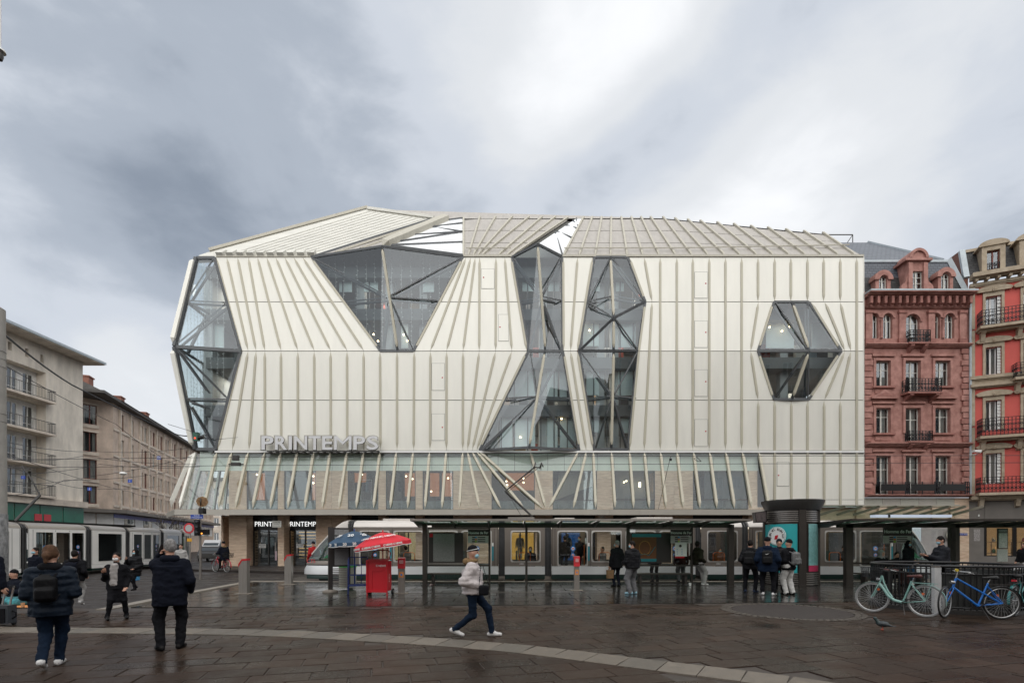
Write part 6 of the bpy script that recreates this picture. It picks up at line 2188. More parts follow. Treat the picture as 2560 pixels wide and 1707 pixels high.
MB().disc(P(1701, 1364, 20.14), 0.055, (0, -1, 0), 14, 0.004).build('pictogram', M_dark, sh1, True)
flat(sh1, 'sign_plate', 1500, 1512, 1290, 1293, 18.35, 0.02, M_dark)

sh2 = thing('tram_shelter', 'dark tram shelter at the right edge with a lit strip along its roof', 'shelter', (16.5, 19.85, 0))
shelter(sh2, GX(2128, 18.3), GX(2128, 18.3) + 11.0, [(2120.5, 0.27), (2389, 0.16)], [(2374, 0.1, 20.7), (2276, 0.06, 20.4)])
flat(sh2, 'light_box', 2189, 2380, 1286, 1292.5, 19.5, 0.3, M_lightb)
flat(sh2, 'light_box_clip', 2221, 2226, 1286, 1293, 19.48, 0.02, M_black)
stop_sign(sh2, 2210, 2279, 20.3, 1317)
flat(sh2, 'back_glass', 2130, 2380, 1322, 1455, 20.8, 0.012, M_shclear)
flat(sh2, 'perch_rail', 2130, 2380, 1405, 1409, 20.6, 0.06, M_brownm)
MB().box(GX(2140, 20.3), GX(2360, 20.3), 20.1, 20.5, 0.44, 0.49).build('bench_seat', M_brownm, sh2, True)
for xx in (2160, 2300):
    MB().box(GX(xx, 20.3) - 0.04, GX(xx, 20.3) + .04, 20.15, 20.45, 0, 0.44).build('bench_leg', M_brownm, sh2, True)

# ------------------------------------------------------------------ advertising column
cx_, cy_ = GX(1977, 20.9), 20.9
colm = thing('advertising_column', 'round brown metal column with flared cap, louvres and teal posters beside the waiting group', 'advertising column', (cx_, cy_, 0))
rc = 0.95
ztop, zp0, zp1 = 2.98, 0.50, 2.42
MB().lathe([(0, 0), (rc - 0.03, 0), (rc - 0.03, ztop), (0, ztop)], n=40).build('core', M_brownm, colm, smooth=True)
for zz in [0.03 + 0.085 * k for k in range(6)] + [2.50 + 0.078 * k for k in range(6)]:
    MB().lathe([(rc - 0.03, zz), (rc + 0.015, zz + 0.006), (rc + 0.015, zz + 0.035), (rc - 0.03, zz + 0.05)], n=40).build('louvre', M_inox, colm, smooth=True)
MB().lathe([(0.9, ztop), (rc + 0.05, ztop), (rc + 0.2, ztop + 0.33), (rc + 0.2, ztop + 0.40), (0, ztop + 0.36)], (0.06, 0, 0), n=44).build('cap', M_dark, colm, smooth=True)


def curved(a0, a1, z0, z1, r, m, name, par):
    pts = []
    n = 14
    vs = [(r * math.cos(R(a0 + (a1 - a0) * k / n)), r * math.sin(R(a0 + (a1 - a0) * k / n)), z) for z in (z0, z1) for k in range(n + 1)]
    return MB().add(vs, [(k, k + 1, n + 2 + k, n + 1 + k) for k in range(n)]).build(name, m, par, smooth=True, fix=False)


M_tealp = PM('teal_poster', (0.02, 0.36, 0.38), 0.45, var=0.05, vs=2)
for ang in (265, 330, 160):
    a = R(ang)
    MB().box(-0.13, 0.13, -0.06, 0.06, 0, ztop - 0.01).build('pillar', M_brownm, colm)
    p = colm.children[-1]
    p.location = ((rc + 0.02) * math.cos(a), (rc + 0.02) * math.sin(a), 0)
    p.rotation_euler = (0, 0, a + PI / 2)
curved(166, 255, zp0, zp1, rc + 0.012, M_tealp, 'poster', colm)
curved(281, 322, zp0 + .1, zp1, rc + 0.012, PM('pale_teal_poster', (0.20, 0.42, 0.42), 0.5, var=0.2, vs=9), 'poster', colm)
curved(281, 322, zp0 + .06, zp0 + 0.3, rc + 0.016, PM('poster_pink', (0.5, 0.03, 0.1), 0.5), 'poster_band', colm)
aa = 212.0
ec = Vector((math.cos(R(aa)), math.sin(R(aa)), 0))
for r_, m_, d_ in ((0.37, M_white, 0.030), (0.35, M_tealp, 0.034), (0.335, M_white, 0.038)):
    MB().disc(Vector((0, 0, 1.95)) + ec * (rc + d_ + 0.02), r_, ec, 32, 0.02).build('emblem_disc', m_, colm)
tan = Vector((-ec.y, ec.x, 0))
c0 = Vector((0, 0, 1.95)) + ec * (rc + 0.065)
red4 = [c0 + tan * x + Vector((0, 0, z)) for x, z in ((-0.09, -0.14), (0.03, -0.12), (0.07, 0.04), (-0.06, 0.02))]
MB().prism(red4, ec * 0.004).build('emblem_cup', M_red, colm)
for i, ch in enumerate('BIEN VU, BIEN LU!'):
    th = R(200 - i * 13.5)
    if ch == ' ':
        continue
    p = c0 + tan * (0.265 * math.cos(th)) + Vector((0, 0, 0.265 * math.sin(th)))
    me = text_mesh('poster_letter', ch, 0.115, 0.002, M_board, bold=0.003)
    o = inst('poster_letter', me, p, (0, 0, 0), colm)
    o.matrix_local = Matrix.Translation(p) @ Matrix.Rotation(R(aa) + PI / 2, 4, 'Z') @ Matrix.Rotation(PI / 2, 4, 'X') @ Matrix.Rotation(th - PI / 2, 4, 'Z')
for k, (w_, z_) in enumerate(((0.36, 1.36), (0.5, 1.28), (0.42, 1.20))):
    MB().prism([c0 + tan * x + Vector((0, 0, z - 1.86)) for x, z in ((-w_ / 2, z_), (w_ / 2, z_), (w_ / 2, z_ + 0.035), (-w_ / 2, z_ + 0.035))], ec * 0.003).build('poster_line', M_white, colm)
scr = thing('display_screen', 'slanted grey passenger information screen hung left of the round column', 'screen', (GX(1902, 20.5), 20.5, ZZ(1291, 20.5)))
MB().prism([P(1887, 1280, 20.3) - Vector(scr.location), P(1917, 1276, 20.6) - Vector(scr.location), P(1917, 1305, 20.6) - Vector(scr.location), P(1890, 1306, 20.3) - Vector(scr.location)], (0.05, 0.35, 0)).build('housing', M_dark, scr)
MB().prism([P(1889, 1282, 20.28) - Vector(scr.location), P(1915, 1279, 20.57) - Vector(scr.location), P(1915, 1303, 20.57) - Vector(scr.location), P(1892, 1304, 20.28) - Vector(scr.location)], (0, 0.01, 0)).build('screen', PM('screen_glass', (0.12, 0.10, 0.10), 0.1, var=0.4, vs=4), scr)
MB().bar((0.2, 0.35, -0.1), (0.75, 0.45, -0.1), 0.08).build('bracket', M_dark, scr)


# ------------------------------------------------------------------ ticket validators, signs, bin, carts, umbrellas
def validator(xs, ybase, ytop, w, rz, label, front):
    Y = 2176.0 / (ybase - HOR)
    h = ZZ(ytop, Y)
    t = thing('ticket_post', label, 'ticket post', (GX(xs, Y), Y, 0), rz, 'red-topped steel ticket posts on the platform')
    d = w * 0.75
    MB().box(-w / 2, w / 2, -d / 2, d / 2, 0.01, h - 0.20).build('body', M_inox, t)
    MB().box(-w / 2 - 0.12, w / 2 + 0.12, -d / 2 - .1, d / 2 + .1, 0.0, 0.012).build('foot_plate', M_kerb, t)
    if front:
        MB().prism([(-w / 2 - 0.01, -d / 2 - 0.05, h - 0.36), (-w / 2 - .01, -d / 2 - 0.02, h - 0.02), (-w / 2 - .01, d / 2, h), (-w / 2 - .01, d / 2, h - 0.36)], (w + 0.02, 0, 0)).build('red_head', M_red, t)
        MB().box(-w * 0.3, w * 0.3, -d / 2 - 0.056, -d / 2 - 0.04, h - 0.2, h - 0.08).build('reader', PM('reader_pink', (0.6, 0.3, 0.3), 0.4, var=0.5, vs=30) if 'reader_pink' not in bpy.data.materials else bpy.data.materials['reader_pink'], t)
        MB().box(-w * 0.36, w * 0.36, -d / 2 - 0.012, -d / 2, h - 0.66, h - 0.48).build('sticker', PM('orange_sticker', (0.62, 0.26, 0.08), 0.5) if 'orange_sticker' not in bpy.data.materials else bpy.data.materials['orange_sticker'], t)
        MB().disc((0, -d / 2 - 0.014, h - 0.57), w * 0.16, (0, -1, 0), 12, 0.003).build('sticker_mark', M_sticker, t)
    else:
        MB().prism([(-w / 2, -d / 2, h - 0.2), (w / 2, -d / 2, h - 0.2), (w / 2, -d / 2, h), (-w * 0.1, -d / 2, h - 0.02), (-w / 2, -d / 2, h - 0.18)], (0, d, 0)).build('neck', M_inox, t)
        MB().prism([(-w / 2 - .008, -d / 2 - .01, h - 0.27), (-w / 2 - .008, -d / 2 - .01, h - 0.17), (-w * 0.12, -d / 2 - .01, h), (w / 2 + .01, -d / 2 - .01, h + 0.015), (w / 2 + .01, -d / 2 - .01, h - 0.05), (-w * 0.08, -d / 2 - .01, h - 0.06)], (0, d + 0.02, 0)).build('red_head', M_red, t)
    return t


validator(610.5, 1483, 1396.5, 0.27, 0.0, 'steel ticket post with curved red top nearest the left street', False)
validator(722, 1460, 1385.5, 0.27, 0.0, 'steel ticket post with curved red top just left of the tram nose', False)
validator(1004, 1482, 1393, 0.22, 0.12, 'brown steel ticket post with red head right of the red news cart', True)
validator(1441.5, 1475, 1389.5, 0.185, 0.0, 'steel ticket post with red head and orange sticker by the open shelter bay', True)

ip = thing('timetable_stand', 'tall dark timetable stand with a slatted lower panel left of the bin', 'notice stand', (GX(826, 17.5), 17.5, 0), 0.55)
MB().box(-0.07, 0.07, -0.05, 0.05, 0, 2.22).build('post', M_board, ip)
MB().box(0.07, 0.66, -0.04, 0.03, 0.86, 2.20).build('case', M_board, ip)
MB().box(0.13, 0.60, -0.05, -0.04, 0.92, 1.90).build('timetable', PM('timetable_grey', (0.27, 0.27, 0.27), 0.6, var=0.2, vs=30), ip)
MB().box(0.13, 0.60, -0.05, -0.04, 1.95, 2.14).build('header', M_map, ip)
MB().box(0.62, 0.66, -0.03, 0.03, 0.16, 0.86).build('stile', M_board, ip)
for k in range(11):
    MB().box(0.07, 0.62, -0.03, 0.02, 0.18 + k * 0.06, 0.21 + k * 0.06).build('slat', M_inox, ip)
MB().lathe([(0, 0), (0.26, 0), (0.26, 0.05), (0.1, 0.09), (0, 0.09)], n=20).build('foot', M_kerb, ip, smooth=True)

bn = thing('litter_bin', 'round litter bin of pale vertical slats with green rim behind the blue cart', 'litter bin', (GX(869, 18.7), 18.7, 0))
MB().lathe([(0.24, 0.05), (0.26, 0.8), (0.24, 0.8), (0.22, 0.06)], n=20).build('liner', M_gren, bn, smooth=True)
for k in range(26):
    a = 2 * PI * k / 26
    o = MB().box(-0.022, 0.022, -0.012, 0.012, 0.06, 0.80).build('slat', PM('bin_slat', (0.50, 0.50, 0.42), 0.5) if 'bin_slat' not in bpy.data.materials else bpy.data.materials['bin_slat'], bn)
    o.location = (0.29 * math.cos(a), 0.29 * math.sin(a), 0)
    o.rotation_euler = (0, 0, a + PI / 2)
MB().lathe([(0.25, 0.80), (0.32, 0.80), (0.32, 0.84), (0.25, 0.84)], n=24).build('rim', PM('bin_green', (0.05, 0.42, 0.08), 0.4), bn, smooth=True)
MB().lathe([(0.27, 0.845), (0.30, 0.87), (0.24, 0.88)], n=20).build('bag', M_white, bn, smooth=True)

M_bluep = PM('blue_paint', (0.012, 0.035, 0.19), 0.4)
bc = thing('news_cart', 'empty blue steel tube cart standing beside the red news cart', 'cart', (GX(895, 17.0), 17.0, 0), 0.25)
m = MB()
for x in (-0.30, 0.30):
    m.tube([(x, -0.22, 0.0), (x, -0.2, 0.3), (x, -0.2, 0.95), (x, -0.1, 1.15), (x, 0.2, 1.2)], 0.018, 8)
    m.tube([(x, 0.22, 0.1), (x, 0.22, 1.2)], 0.018, 8)
for z in (0.3, 0.62, 0.95):
    m.tube([(-0.3, -0.2, z), (0.3, -0.2, z)], 0.013, 6).tube([(-0.3, 0.22, z), (0.3, 0.22, z)], 0.013, 6)
for x in (-0.1, 0.1):
    m.tube([(x, 0.22, 0.3), (x, 0.22, 1.2)], 0.012, 6)
m.tube([(-0.3, 0.22, 1.2), (0.3, 0.22, 1.2)], 0.016, 8)
m.build('frame', M_bluep, bc, smooth=True)
for x in (-0.315, 0.295):
    MB().prism([(x, -0.22, 0.28), (x, 0.22, 0.28), (x, 0.22, 0.95), (x, -0.02, 1.05), (x, -0.22, 0.85)], (0.02, 0, 0)).build('side_panel', M_bluep, bc)
MB().box(-0.29, 0.29, -0.2, 0.2, 0.26, 0.29).build('tray', M_bluep, bc)
MB().box(0.318, 0.322, -0.1, 0.1, 0.55, 0.95).build('sticker', M_map, bc)
for x in (-0.33, 0.33):
    MB().tube([(x - .02, 0.24, 0.1), (x + .02, 0.24, 0.1)], 0.1, 14).build('wheel', M_rubber, bc, smooth=True)

rcart = thing('news_cart', 'bright red box cart with C NEWS lettering and a loop handle under the red umbrella', 'cart', (GX(948, 16.6), 16.6, 0), -0.10)
MB().prism([(-0.33, -0.2, 0.14), (0.33, -0.2, 0.14), (0.33, -0.2, 1.10), (-0.33, -0.2, 1.10)], (0, 0.42, 0)).build('box', M_red, rcart)
m = MB().box(-0.35, -0.30, -0.235, -0.2, 0.1, 1.14).box(0.30, 0.35, -0.235, -0.2, 0.1, 1.14).box(-0.30, 0.30, -0.235, -0.2, 1.09, 1.14).box(-0.30, 0.30, -0.235, -0.2, 0.1, 0.16)
m.box(-0.15, 0.17, -0.225, -0.2, 0.78, 0.82).box(-0.17, -0.15, -0.215, -0.2, 0.2, 0.82)
for x in (-0.33, 0.33):
    m.box(x - 0.02, x + 0.02, -0.2, -0.17, 0.0, 0.1)
m.build('front_frame', M_red, rcart)
MB().tube([(-0.26, 0.1, 1.12), (-0.26, 0.05, 1.3), (-0.16, 0.0, 1.42), (0.0, 0, 1.45), (0.30, 0.0, 1.44), (0.38, 0, 1.36), (0.33, 0.02, 1.15)], 0.018, 8).build('loop_handle', M_red, rcart, smooth=True)
MB().box(-0.3, 0.36, -0.17, 0.17, 1.141, 1.17).build('lid', M_red, rcart)
text('cart_lettering', 'C NEWS', 0.085, (0.14, -0.24, 0.95), M_white, rcart, extr=0.001, bold=0.002)
text('cart_lettering', 'C NEWS', 0.07, (0.337, 0.0, 0.55), M_white, rcart, rot=(PI / 2, -PI / 2, PI / 2), extr=0.001)
for y in (0.16,):
    for x in (-0.36, 0.40):
        w = MB().tube([(x - 0.025, y, 0.1), (x + 0.025, y, 0.1)], 0.1, 16).build('wheel', M_rubber, rcart, smooth=True)
        MB().tube([(x - 0.03, y, 0.1), (x + 0.03, y, 0.1)], 0.05, 12).build('hub', M_chrome, w, smooth=True)


def umbrella(name, label, loc, r, h, zrim, mat, mat2, txt, tm_, tilt, pole_to, ts, rz):
    t = thing(name, label, 'umbrella', loc, rz)
    n = 8
    TM = Matrix.Translation((0, 0, zrim)) @ Matrix.Rotation(-rz, 4, 'Z') @ Matrix.Rotation(tilt[1], 4, 'Y') @ Matrix.Rotation(tilt[0], 4, 'X') @ Matrix.Rotation(rz, 4, 'Z') @ Matrix.Translation((0, 0, -zrim))
    for k in range(n):
        a0, a1 = 2 * PI * k / n, 2 * PI * (k + 1) / n
        rings = []
        for q in range(6):
            s = q / 5
            rr, zz = r * s, zrim + h * (1 - s ** 1.45)
            row = []
            for j in range(5):
                a = a0 + (a1 - a0) * j / 4
                dip = 1 - 0.05 * math.sin(PI * j / 4) * s
                row.append((rr * math.cos(a) * dip, rr * math.sin(a) * dip, zz - 0.02 * math.sin(PI * j / 4) * s))
            rings.append(row)
        vs = [p for row in rings for p in row]
        fs = [(i * 5 + j, i * 5 + j + 1, (i + 1) * 5 + j + 1, (i + 1) * 5 + j) for i in range(5) for j in range(4)]
        g = MB().add(vs, fs).build('panel', mat, t, smooth=True)
        g.matrix_local = TM
        last = rings[-1]
        v2 = [tuple(p) for p in last] + [(p[0] * 1.01, p[1] * 1.01, p[2] - 0.13) for p in last]
        MB().add(v2, [(j, j + 1, 5 + j + 1, 5 + j) for j in range(4)]).mat(0).build('valance', mat, g, smooth=True)
        v3 = [(p[0] * 1.013, p[1] * 1.013, p[2] - 0.115) for p in last] + [(p[0] * 1.013, p[1] * 1.013, p[2] - 0.135) for p in last]
        MB().add(v3, [(j, j + 1, 5 + j + 1, 5 + j) for j in range(4)]).build('valance_trim', M_white, g)
        am = (a0 + a1) / 2
        if math.sin(am + rz) < -0.2:
            rot = Matrix.Rotation(am + PI / 2, 4, 'Z')
            e = Vector((math.cos(am), math.sin(am), 0))
            for kk, (s, nn) in enumerate(((0.62, 1), (0.985, 2))):
                rr, zz = r * s, zrim + h * (1 - s ** 1.45)
                for q in range(nn):
                    off = (q - (nn - 1) / 2) * r * 0.36
                    me = text_mesh('umbrella_lettering', txt, ts * (1.0 if kk == 0 else 0.6), 0.002, tm_, bold=0.004)
                    o = bpy.data.objects.new('umbrella_lettering', me)
                    COL.objects.link(o)
                    o.parent = g
                    slope = math.atan2(h * 1.3, r) if kk == 0 else PI / 2
                    pos = e * (rr * (0.985 if kk == 0 else 1.0) + (0.035 if kk == 0 else -0.015)) + Vector((0, 0, zz + (0.035 if kk == 0 else -0.075)))
                    o.matrix_local = Matrix.Translation(pos) @ rot @ Matrix.Translation((off, 0, 0)) @ Matrix.Rotation(slope, 4, 'X')
        MB().bar((0, 0, zrim + h * 0.96), Vector((math.cos(a0) * r, math.sin(a0) * r, zrim - 0.01)) * 0.99, 0.012).build('rib', M_chrome, t).matrix_local = TM
    MB().tube([(0, 0, pole_to), (0, 0, zrim + h + 0.05)], 0.018, 8).build('pole', mat2, t, smooth=True)
    MB().lathe([(0, 0), (0.03, 0.0), (0.02, 0.06), (0, 0.08)], (0, 0, zrim + h)).build('finial', mat2, t, smooth=True)
    return t


M_redcloth = PM('red_umbrella_cloth', (0.62, 0.015, 0.03), 0.6, var=0.08, vs=3)
M_bluecloth = PM('blue_umbrella_cloth', (0.020, 0.060, 0.115), 0.55, var=0.12, vs=3)
umbrella('market_umbrella', 'red umbrella printed C NEWS raised over the red news cart', (GX(957, 16.45), 16.45, 0), 0.89, 0.36, 1.66, M_redcloth, M_red, 'C NEWS', M_white, (0.03, -0.16), 1.17, 0.13, 0.2)
umbrella('market_umbrella', 'dark blue umbrella printed 20 raised over the blue cart', (GX(886, 17.25), 17.25, 0), 0.84, 0.36, 1.72, M_bluecloth, M_bluep, '20', M_white, (0.02, -0.06), 0.3, 0.2, 0.5)

# newspaper and leaves lying on the wet platform
tag(MB().prism([P(1073, 1463, 20.0) * 1, P(1086, 1461, 20.4), P(1088, 1457, 21.0), P(1076, 1459, 20.7)], (0, 0, 0.015)).build('newspaper', PM('newsprint', (0.55, 0.42, 0.40), 0.8, var=0.5, vs=9)), 'crumpled newspaper lying at the left foot of the long shelter', 'newspaper')
for o in (bpy.data.objects['newspaper'],):
    zmin = min(v.co.z for v in o.data.vertices)
    o.location.z = 0.006 - zmin
tag(MB().lathe([(0, 0), (0.045, 0.005), (0.055, 0.11), (0.05, 0.11), (0, 0.02)], (GX(1725, 20.0), 20.0, 0.004), 10).build('paper_cup', M_paper, smooth=True), 'crushed white paper cup lying by the glass end of the long shelter', 'paper cup')

# ------------------------------------------------------------------ poles, signals, signs at the street corner
pole = thing('concrete_pole', 'thick grey concrete pole rising at the left edge of the square', 'pole', (-19.93, 19.6, 0))
MB().lathe([(0.46, 0.0), (0.45, 2.3), (0.40, 10.65), (0.3, 10.72), (0, 10.74)], n=28).build('shaft', M_concrete, pole, smooth=True)
MB().lathe([(0.475, 0.0), (0.468, 2.75), (0.44, 2.8)], n=28).build('painted_base', PM('grey_pole_paint', (0.16, 0.165, 0.17), 0.7, var=0.5, vs=6, col2=(0.3, 0.3, 0.3)), pole, smooth=True)
for z in (6.3, 6.6, 8.4, 8.7, 9.0):
    MB().lathe([(0.415 + (8.6 - z) * 0.005, z), (0.43 + (8.6 - z) * .005, z + 0.02), (0.415 + (8.6 - z) * 0.005, z + 0.04)], n=28).build('strap', M_inox, pole, smooth=True)

sp = thing('signal_post', 'slim grey post with black traffic light, mirror and blue street sign at store corner', 'traffic light', (GX(500.5, 25), 25, 0))
MB().tube([(0, 0, -0.12), (0, 0, 3.9)], 0.055, 10).build('post', M_inox, sp, smooth=True)
sgz = lambda y: ZZ(y, 25)
dx = lambda x: GX(x, 25) - GX(500.5, 25)
hd = MB().box(dx(494), dx(503), -0.28, -0.06, sgz(1338), sgz(1299)).build('signal_head', M_black, sp)
for k, (yy, c) in enumerate(((1305, None), (1318, None), (1331, None))):
    z = sgz(yy)
    MB().tube([(dx(498) + 0.05, -0.3, z), (dx(498) + 0.22, -0.38, z - 0.03)], 0.09, 10).build('visor', M_black, hd, smooth=True)
MB().box(dx(506), dx(526), -0.25, -0.05, sgz(1336), sgz(1323)).build('pedestrian_signal', M_black, sp)
MB().disc((dx(512), -0.26, sgz(1333)), 0.04, (0, -1, 0), 10, 0.01).build('amber_lamp', PM('amber_lamp', (0.8, 0.3, 0.05), 0.4, em=(1, 0.35, 0.05), es=1.5), sp)
MB().box(dx(502), dx(513), -0.2, 0.1, sgz(1284), sgz(1270)).build('upper_signal', M_black, sp)
MB().box(dx(479), dx(510), -0.08, -0.06, sgz(1296), sgz(1286)).build('street_sign', M_blue, sp)
text('street_sign_text', 'RUE DE', 0.085, (dx(494.5), -0.083, sgz(1288.6)), M_white, sp, extr=0.001)
text('street_sign_text', 'LA HAUTE MONTEE', 0.075, (dx(494.5), -0.083, sgz(1293.2)), M_white, sp, extr=0.001, sx=0.8)
mir = MB().disc((dx(509), -0.12, sgz(1254)), 0.26, (0.5, -1, -0.15), 8, 0.05).build('mirror_back', PM('mirror_orange', (0.42, 0.26, 0.14), 0.4, 0.5, var=0.5, vs=5), sp)
MB().disc((dx(503.5), -0.1, sgz(1254)), 0.2, (-1, -0.6, 0), 10, 0.04).build('mirror', M_dark, sp)
MB().tube([(0, 0, sgz(1262)), (dx(506), -0.06, sgz(1256))], 0.03, 6).build('mirror_arm', M_inox, sp)

ns = thing('no_vehicles_sign', 'round red ringed no vehicles sign with a yellow plate below on a grey post', 'road sign', (GX(475, 24.2), 24.2, 0))
MB().tube([(0, 0, -0.12), (0, 0, 2.6)], 0.04, 10).build('post', M_inox, ns, smooth=True)
z = ZZ(1320, 24.2)
MB().disc((-0.02, -0.05, z), 0.25, (0, -1, 0), 28, 0.01).build('red_ring', M_red, ns)
MB().disc((-0.02, -0.063, z), 0.165, (0, -1, 0), 28, 0.01).build('grey_face', PM('sign_grey', (0.42, 0.42, 0.42), 0.5), ns)
MB().box(-0.1, 0.12, -0.07, -0.05, ZZ(1353, 24.2), ZZ(1345, 24.2)).build('yellow_plate', PM('yellow_plate', (0.65, 0.34, 0.02), 0.5), ns)

bp = thing('board_sign', 'small white notice board hung under the canopy between the two shop doors', 'sign', (GX(692, 34.6), 34.6, ZZ(1309, 34.6)))
MB().box(-0.31, 0.31, -0.02, 0.02, -0.23, 0.21).build('board', PM('notice_pale', (0.5, 0.5, 0.46), 0.6), bp)
for k, (tx, s_) in enumerate((('LE RELAIS', 0.1), ('OUVERT', 0.09), ('DU LUNDI AU SAMEDI', 0.05))):
    text('notice_text', tx, s_, (0, -0.024, 0.1 - k * 0.13), M_ink, bp, extr=0.001)
MB().bar((-0.2, 0, 0.2), (-0.2, 0, 0.65), 0.02).build('hanger', M_dark, bp)

lt = thing('hanging_street_lamp', 'white tubular lamp hanging at the top left corner of the view', 'street lamp', (GX(0, 17) - 0.02, 17, ZZ(150, 17)))
MB().lathe([(0.05, 0.35), (0.05, 2.6)], n=12).build('tube', M_white, lt, smooth=True)
MB().lathe([(0.0, 0.35), (0.16, 0.33), (0.17, 0.27), (0.0, 0.26)], n=20).build('collar', M_white, lt, smooth=True)
MB().lathe([(0.0, -0.02), (0.08, 0.0), (0.11, 0.12), (0.10, 0.255), (0, 0.255)], n=18).build('lamp_globe', M_dark, lt, smooth=True)

# overhead wires: contact and carrier lines, cross spans, and what hangs on them
M_wire = PM('wire', (0.03, 0.03, 0.032), 0.6)


def wire(pts, r, label, grp=None, sag=0.0):
    ps = []
    for a, b in zip(pts, pts[1:]):
        a, b = Vector(a), Vector(b)
        for k in range(6):
            t = k / 6
            ps.append(a.lerp(b, t) - Vector((0, 0, sag * 4 * t * (1 - t))))
    ps.append(Vector(pts[-1]))
    return tag(MB().tube(ps, r, 5).build('overhead_wire', M_wire, smooth=True), label, 'wire', grp)


wire([P(-100, 1150, 24), P(640, 1142, 24), P(2600, 1138, 24)], 0.012, 'upper overhead tram wire running level across the whole store front', 'overhead tram wires')
wire([P(-100, 1170, 24), P(640, 1163, 24), P(1344, 1161, 24), P(2600, 1156, 24)], 0.012, 'lower overhead contact wire touching the raised pantograph', 'overhead tram wires')
wire([P(15, 840, 21), P(180, 962, 32), P(440, 1085, 48), P(492, 1088, 34)], 0.045, 'thick black cable sloping down from the concrete pole across the left houses', 'overhead tram wires', 0.1)
wire([P(15, 915, 21), P(290, 1060, 38), P(400, 1140, 40)], 0.018, 'thin cable crossing the left apartment house from the concrete pole', 'overhead tram wires', 0.1)
lw_ = [((15, 1105, 21), (240, 1128, 35), (470, 1120, 30)), ((15, 1148, 22), (210, 1139, 32), (490, 1160, 30)), ((15, 1185, 22), (250, 1160, 32), (500, 1166, 34)),
       ((20, 1162, 24), (200, 1220, 36), (400, 1215, 48)), ((18, 1210, 24), (230, 1190, 34), (480, 1140, 34)), ((18, 1135, 21), (330, 1230, 46), (380, 1240, 52)), ((15, 1240, 24), (160, 1200, 30), (420, 1180, 38))]
lbl = ['thin span wire crossing the upper balconies of the left house', 'thin span wire along the third balcony toward the glass corner', 'thin span wire just below the third balcony of the left house', 'thin span wire dropping toward the street lamp down the street',
       'thin span wire rising from the lowest balcony toward the glass corner', 'thin span wire slanting steeply down over the long housing block', 'thin span wire slanting over the green shopfront']
for q, l_ in zip(lw_, lbl):
    wire([P(*p) for p in q], 0.014, l_, 'overhead tram wires', 0.15)
wire([P(595, 1093, 35.8), P(545, 1098, 30), P(420, 1060, 26)], 0.012, 'stay wire anchored to the white facade left of the letters', 'overhead tram wires')
wire([P(1646, 1272, 33), P(1676, 1142, 24)], 0.012, 'slanted stay wire rising from the canopy to the contact wire', 'overhead tram wires')
hs_ = thing('hanging_signal', 'green boxed traffic signal hung on the cable before the glass corner', 'traffic light', P(493, 1092, 33))
MB().box(-0.2, 0.1, -0.15, 0.15, -0.25, 0.28).build('housing', PM('signal_green', (0.02, 0.09, 0.06), 0.5), hs_)
MB().tube([(0.1, 0, -0.05), (0.42, 0, 0.0)], 0.13, 10).build('visor', M_black, hs_, smooth=True)
MB().disc((-0.05, -0.16, -0.1), 0.07, (0, -1, 0), 10, 0.02).build('red_lamp', PM('red_lamp', (0.5, 0.05, 0.03), 0.4, em=(1, 0.1, 0.03), es=0.7), hs_)
for i, (x, y, Y, n_) in enumerate(((58, 1193, 25, '1'), (224, 1222, 34, '2'), (325, 1202, 38, '1'), (397, 1144, 44, '30B'))):
    s_ = thing('wire_number_sign', ['blue plate numbered 1 on the wires over the near left balconies', 'blue plate numbered 2 low on the wires beside the rendered corner', 'blue plate numbered 1 on the wires beside the street lamp', 'blue plate numbered 30B high on the wires along the housing block'][i], 'sign', P(x, y, Y))
    k = 5.0 / F * Y
    MB().box(-k, k, -0.01, 0.01, -k * 0.8, k * 0.8).build('plate', M_blue, s_)
    text('plate_number', n_, k * 1.3, (0, -0.015, 0), M_white, s_, extr=0.001)
sl = thing('street_lamp', 'pale bowl street lamp hung on wires before the long housing block', 'street lamp', P(308, 1183, 34))
MB().lathe([(0, -0.12), (0.12, -0.11), (0.22, -0.02), (0.2, 0.05), (0.08, 0.1), (0, 0.11)], n=20).build('bowl', M_white, sl, smooth=True)
MB().tube([(-0.6, 0, 0.12), (-0.1, 0, 0.08)], 0.025, 6).build('arm', M_inox, sl)
sb = thing('wire_insulator', 'grey double insulator clamp on the wires left of the big letters', 'insulator', P(590, 1155, 24))
MB().box(-0.14, 0.12, -0.08, 0.08, 0.08, 0.32).build('upper_clamp', M_dark, sb)
MB().box(-0.2, 0.2, -0.08, 0.08, -0.17, -0.02).tube([(-0.35, 0, -0.1), (0.35, 0, -0.1)], 0.03, 6).build('lower_clamp', M_dark, sb)
sb = thing('wire_insulator', 'small black insulator spread on the wires near the right end of the skirt', 'insulator', P(1743, 1147, 24))
MB().bar((-0.16, 0, 0.02), (-0.02, 0, 0.09), 0.02).bar((-0.02, 0, 0.09), (0.19, 0, -0.12), 0.02).bar((-0.16, 0, 0.02), (0.0, 0, -0.1), 0.02).bar((0, 0, -0.1), (0.19, 0, -0.12), 0.02).build('clamp', M_black, sb)
MB().box(-1.3, -1.2, -0.04, 0.04, -0.08, 0.02).build('clip', M_black, sb)

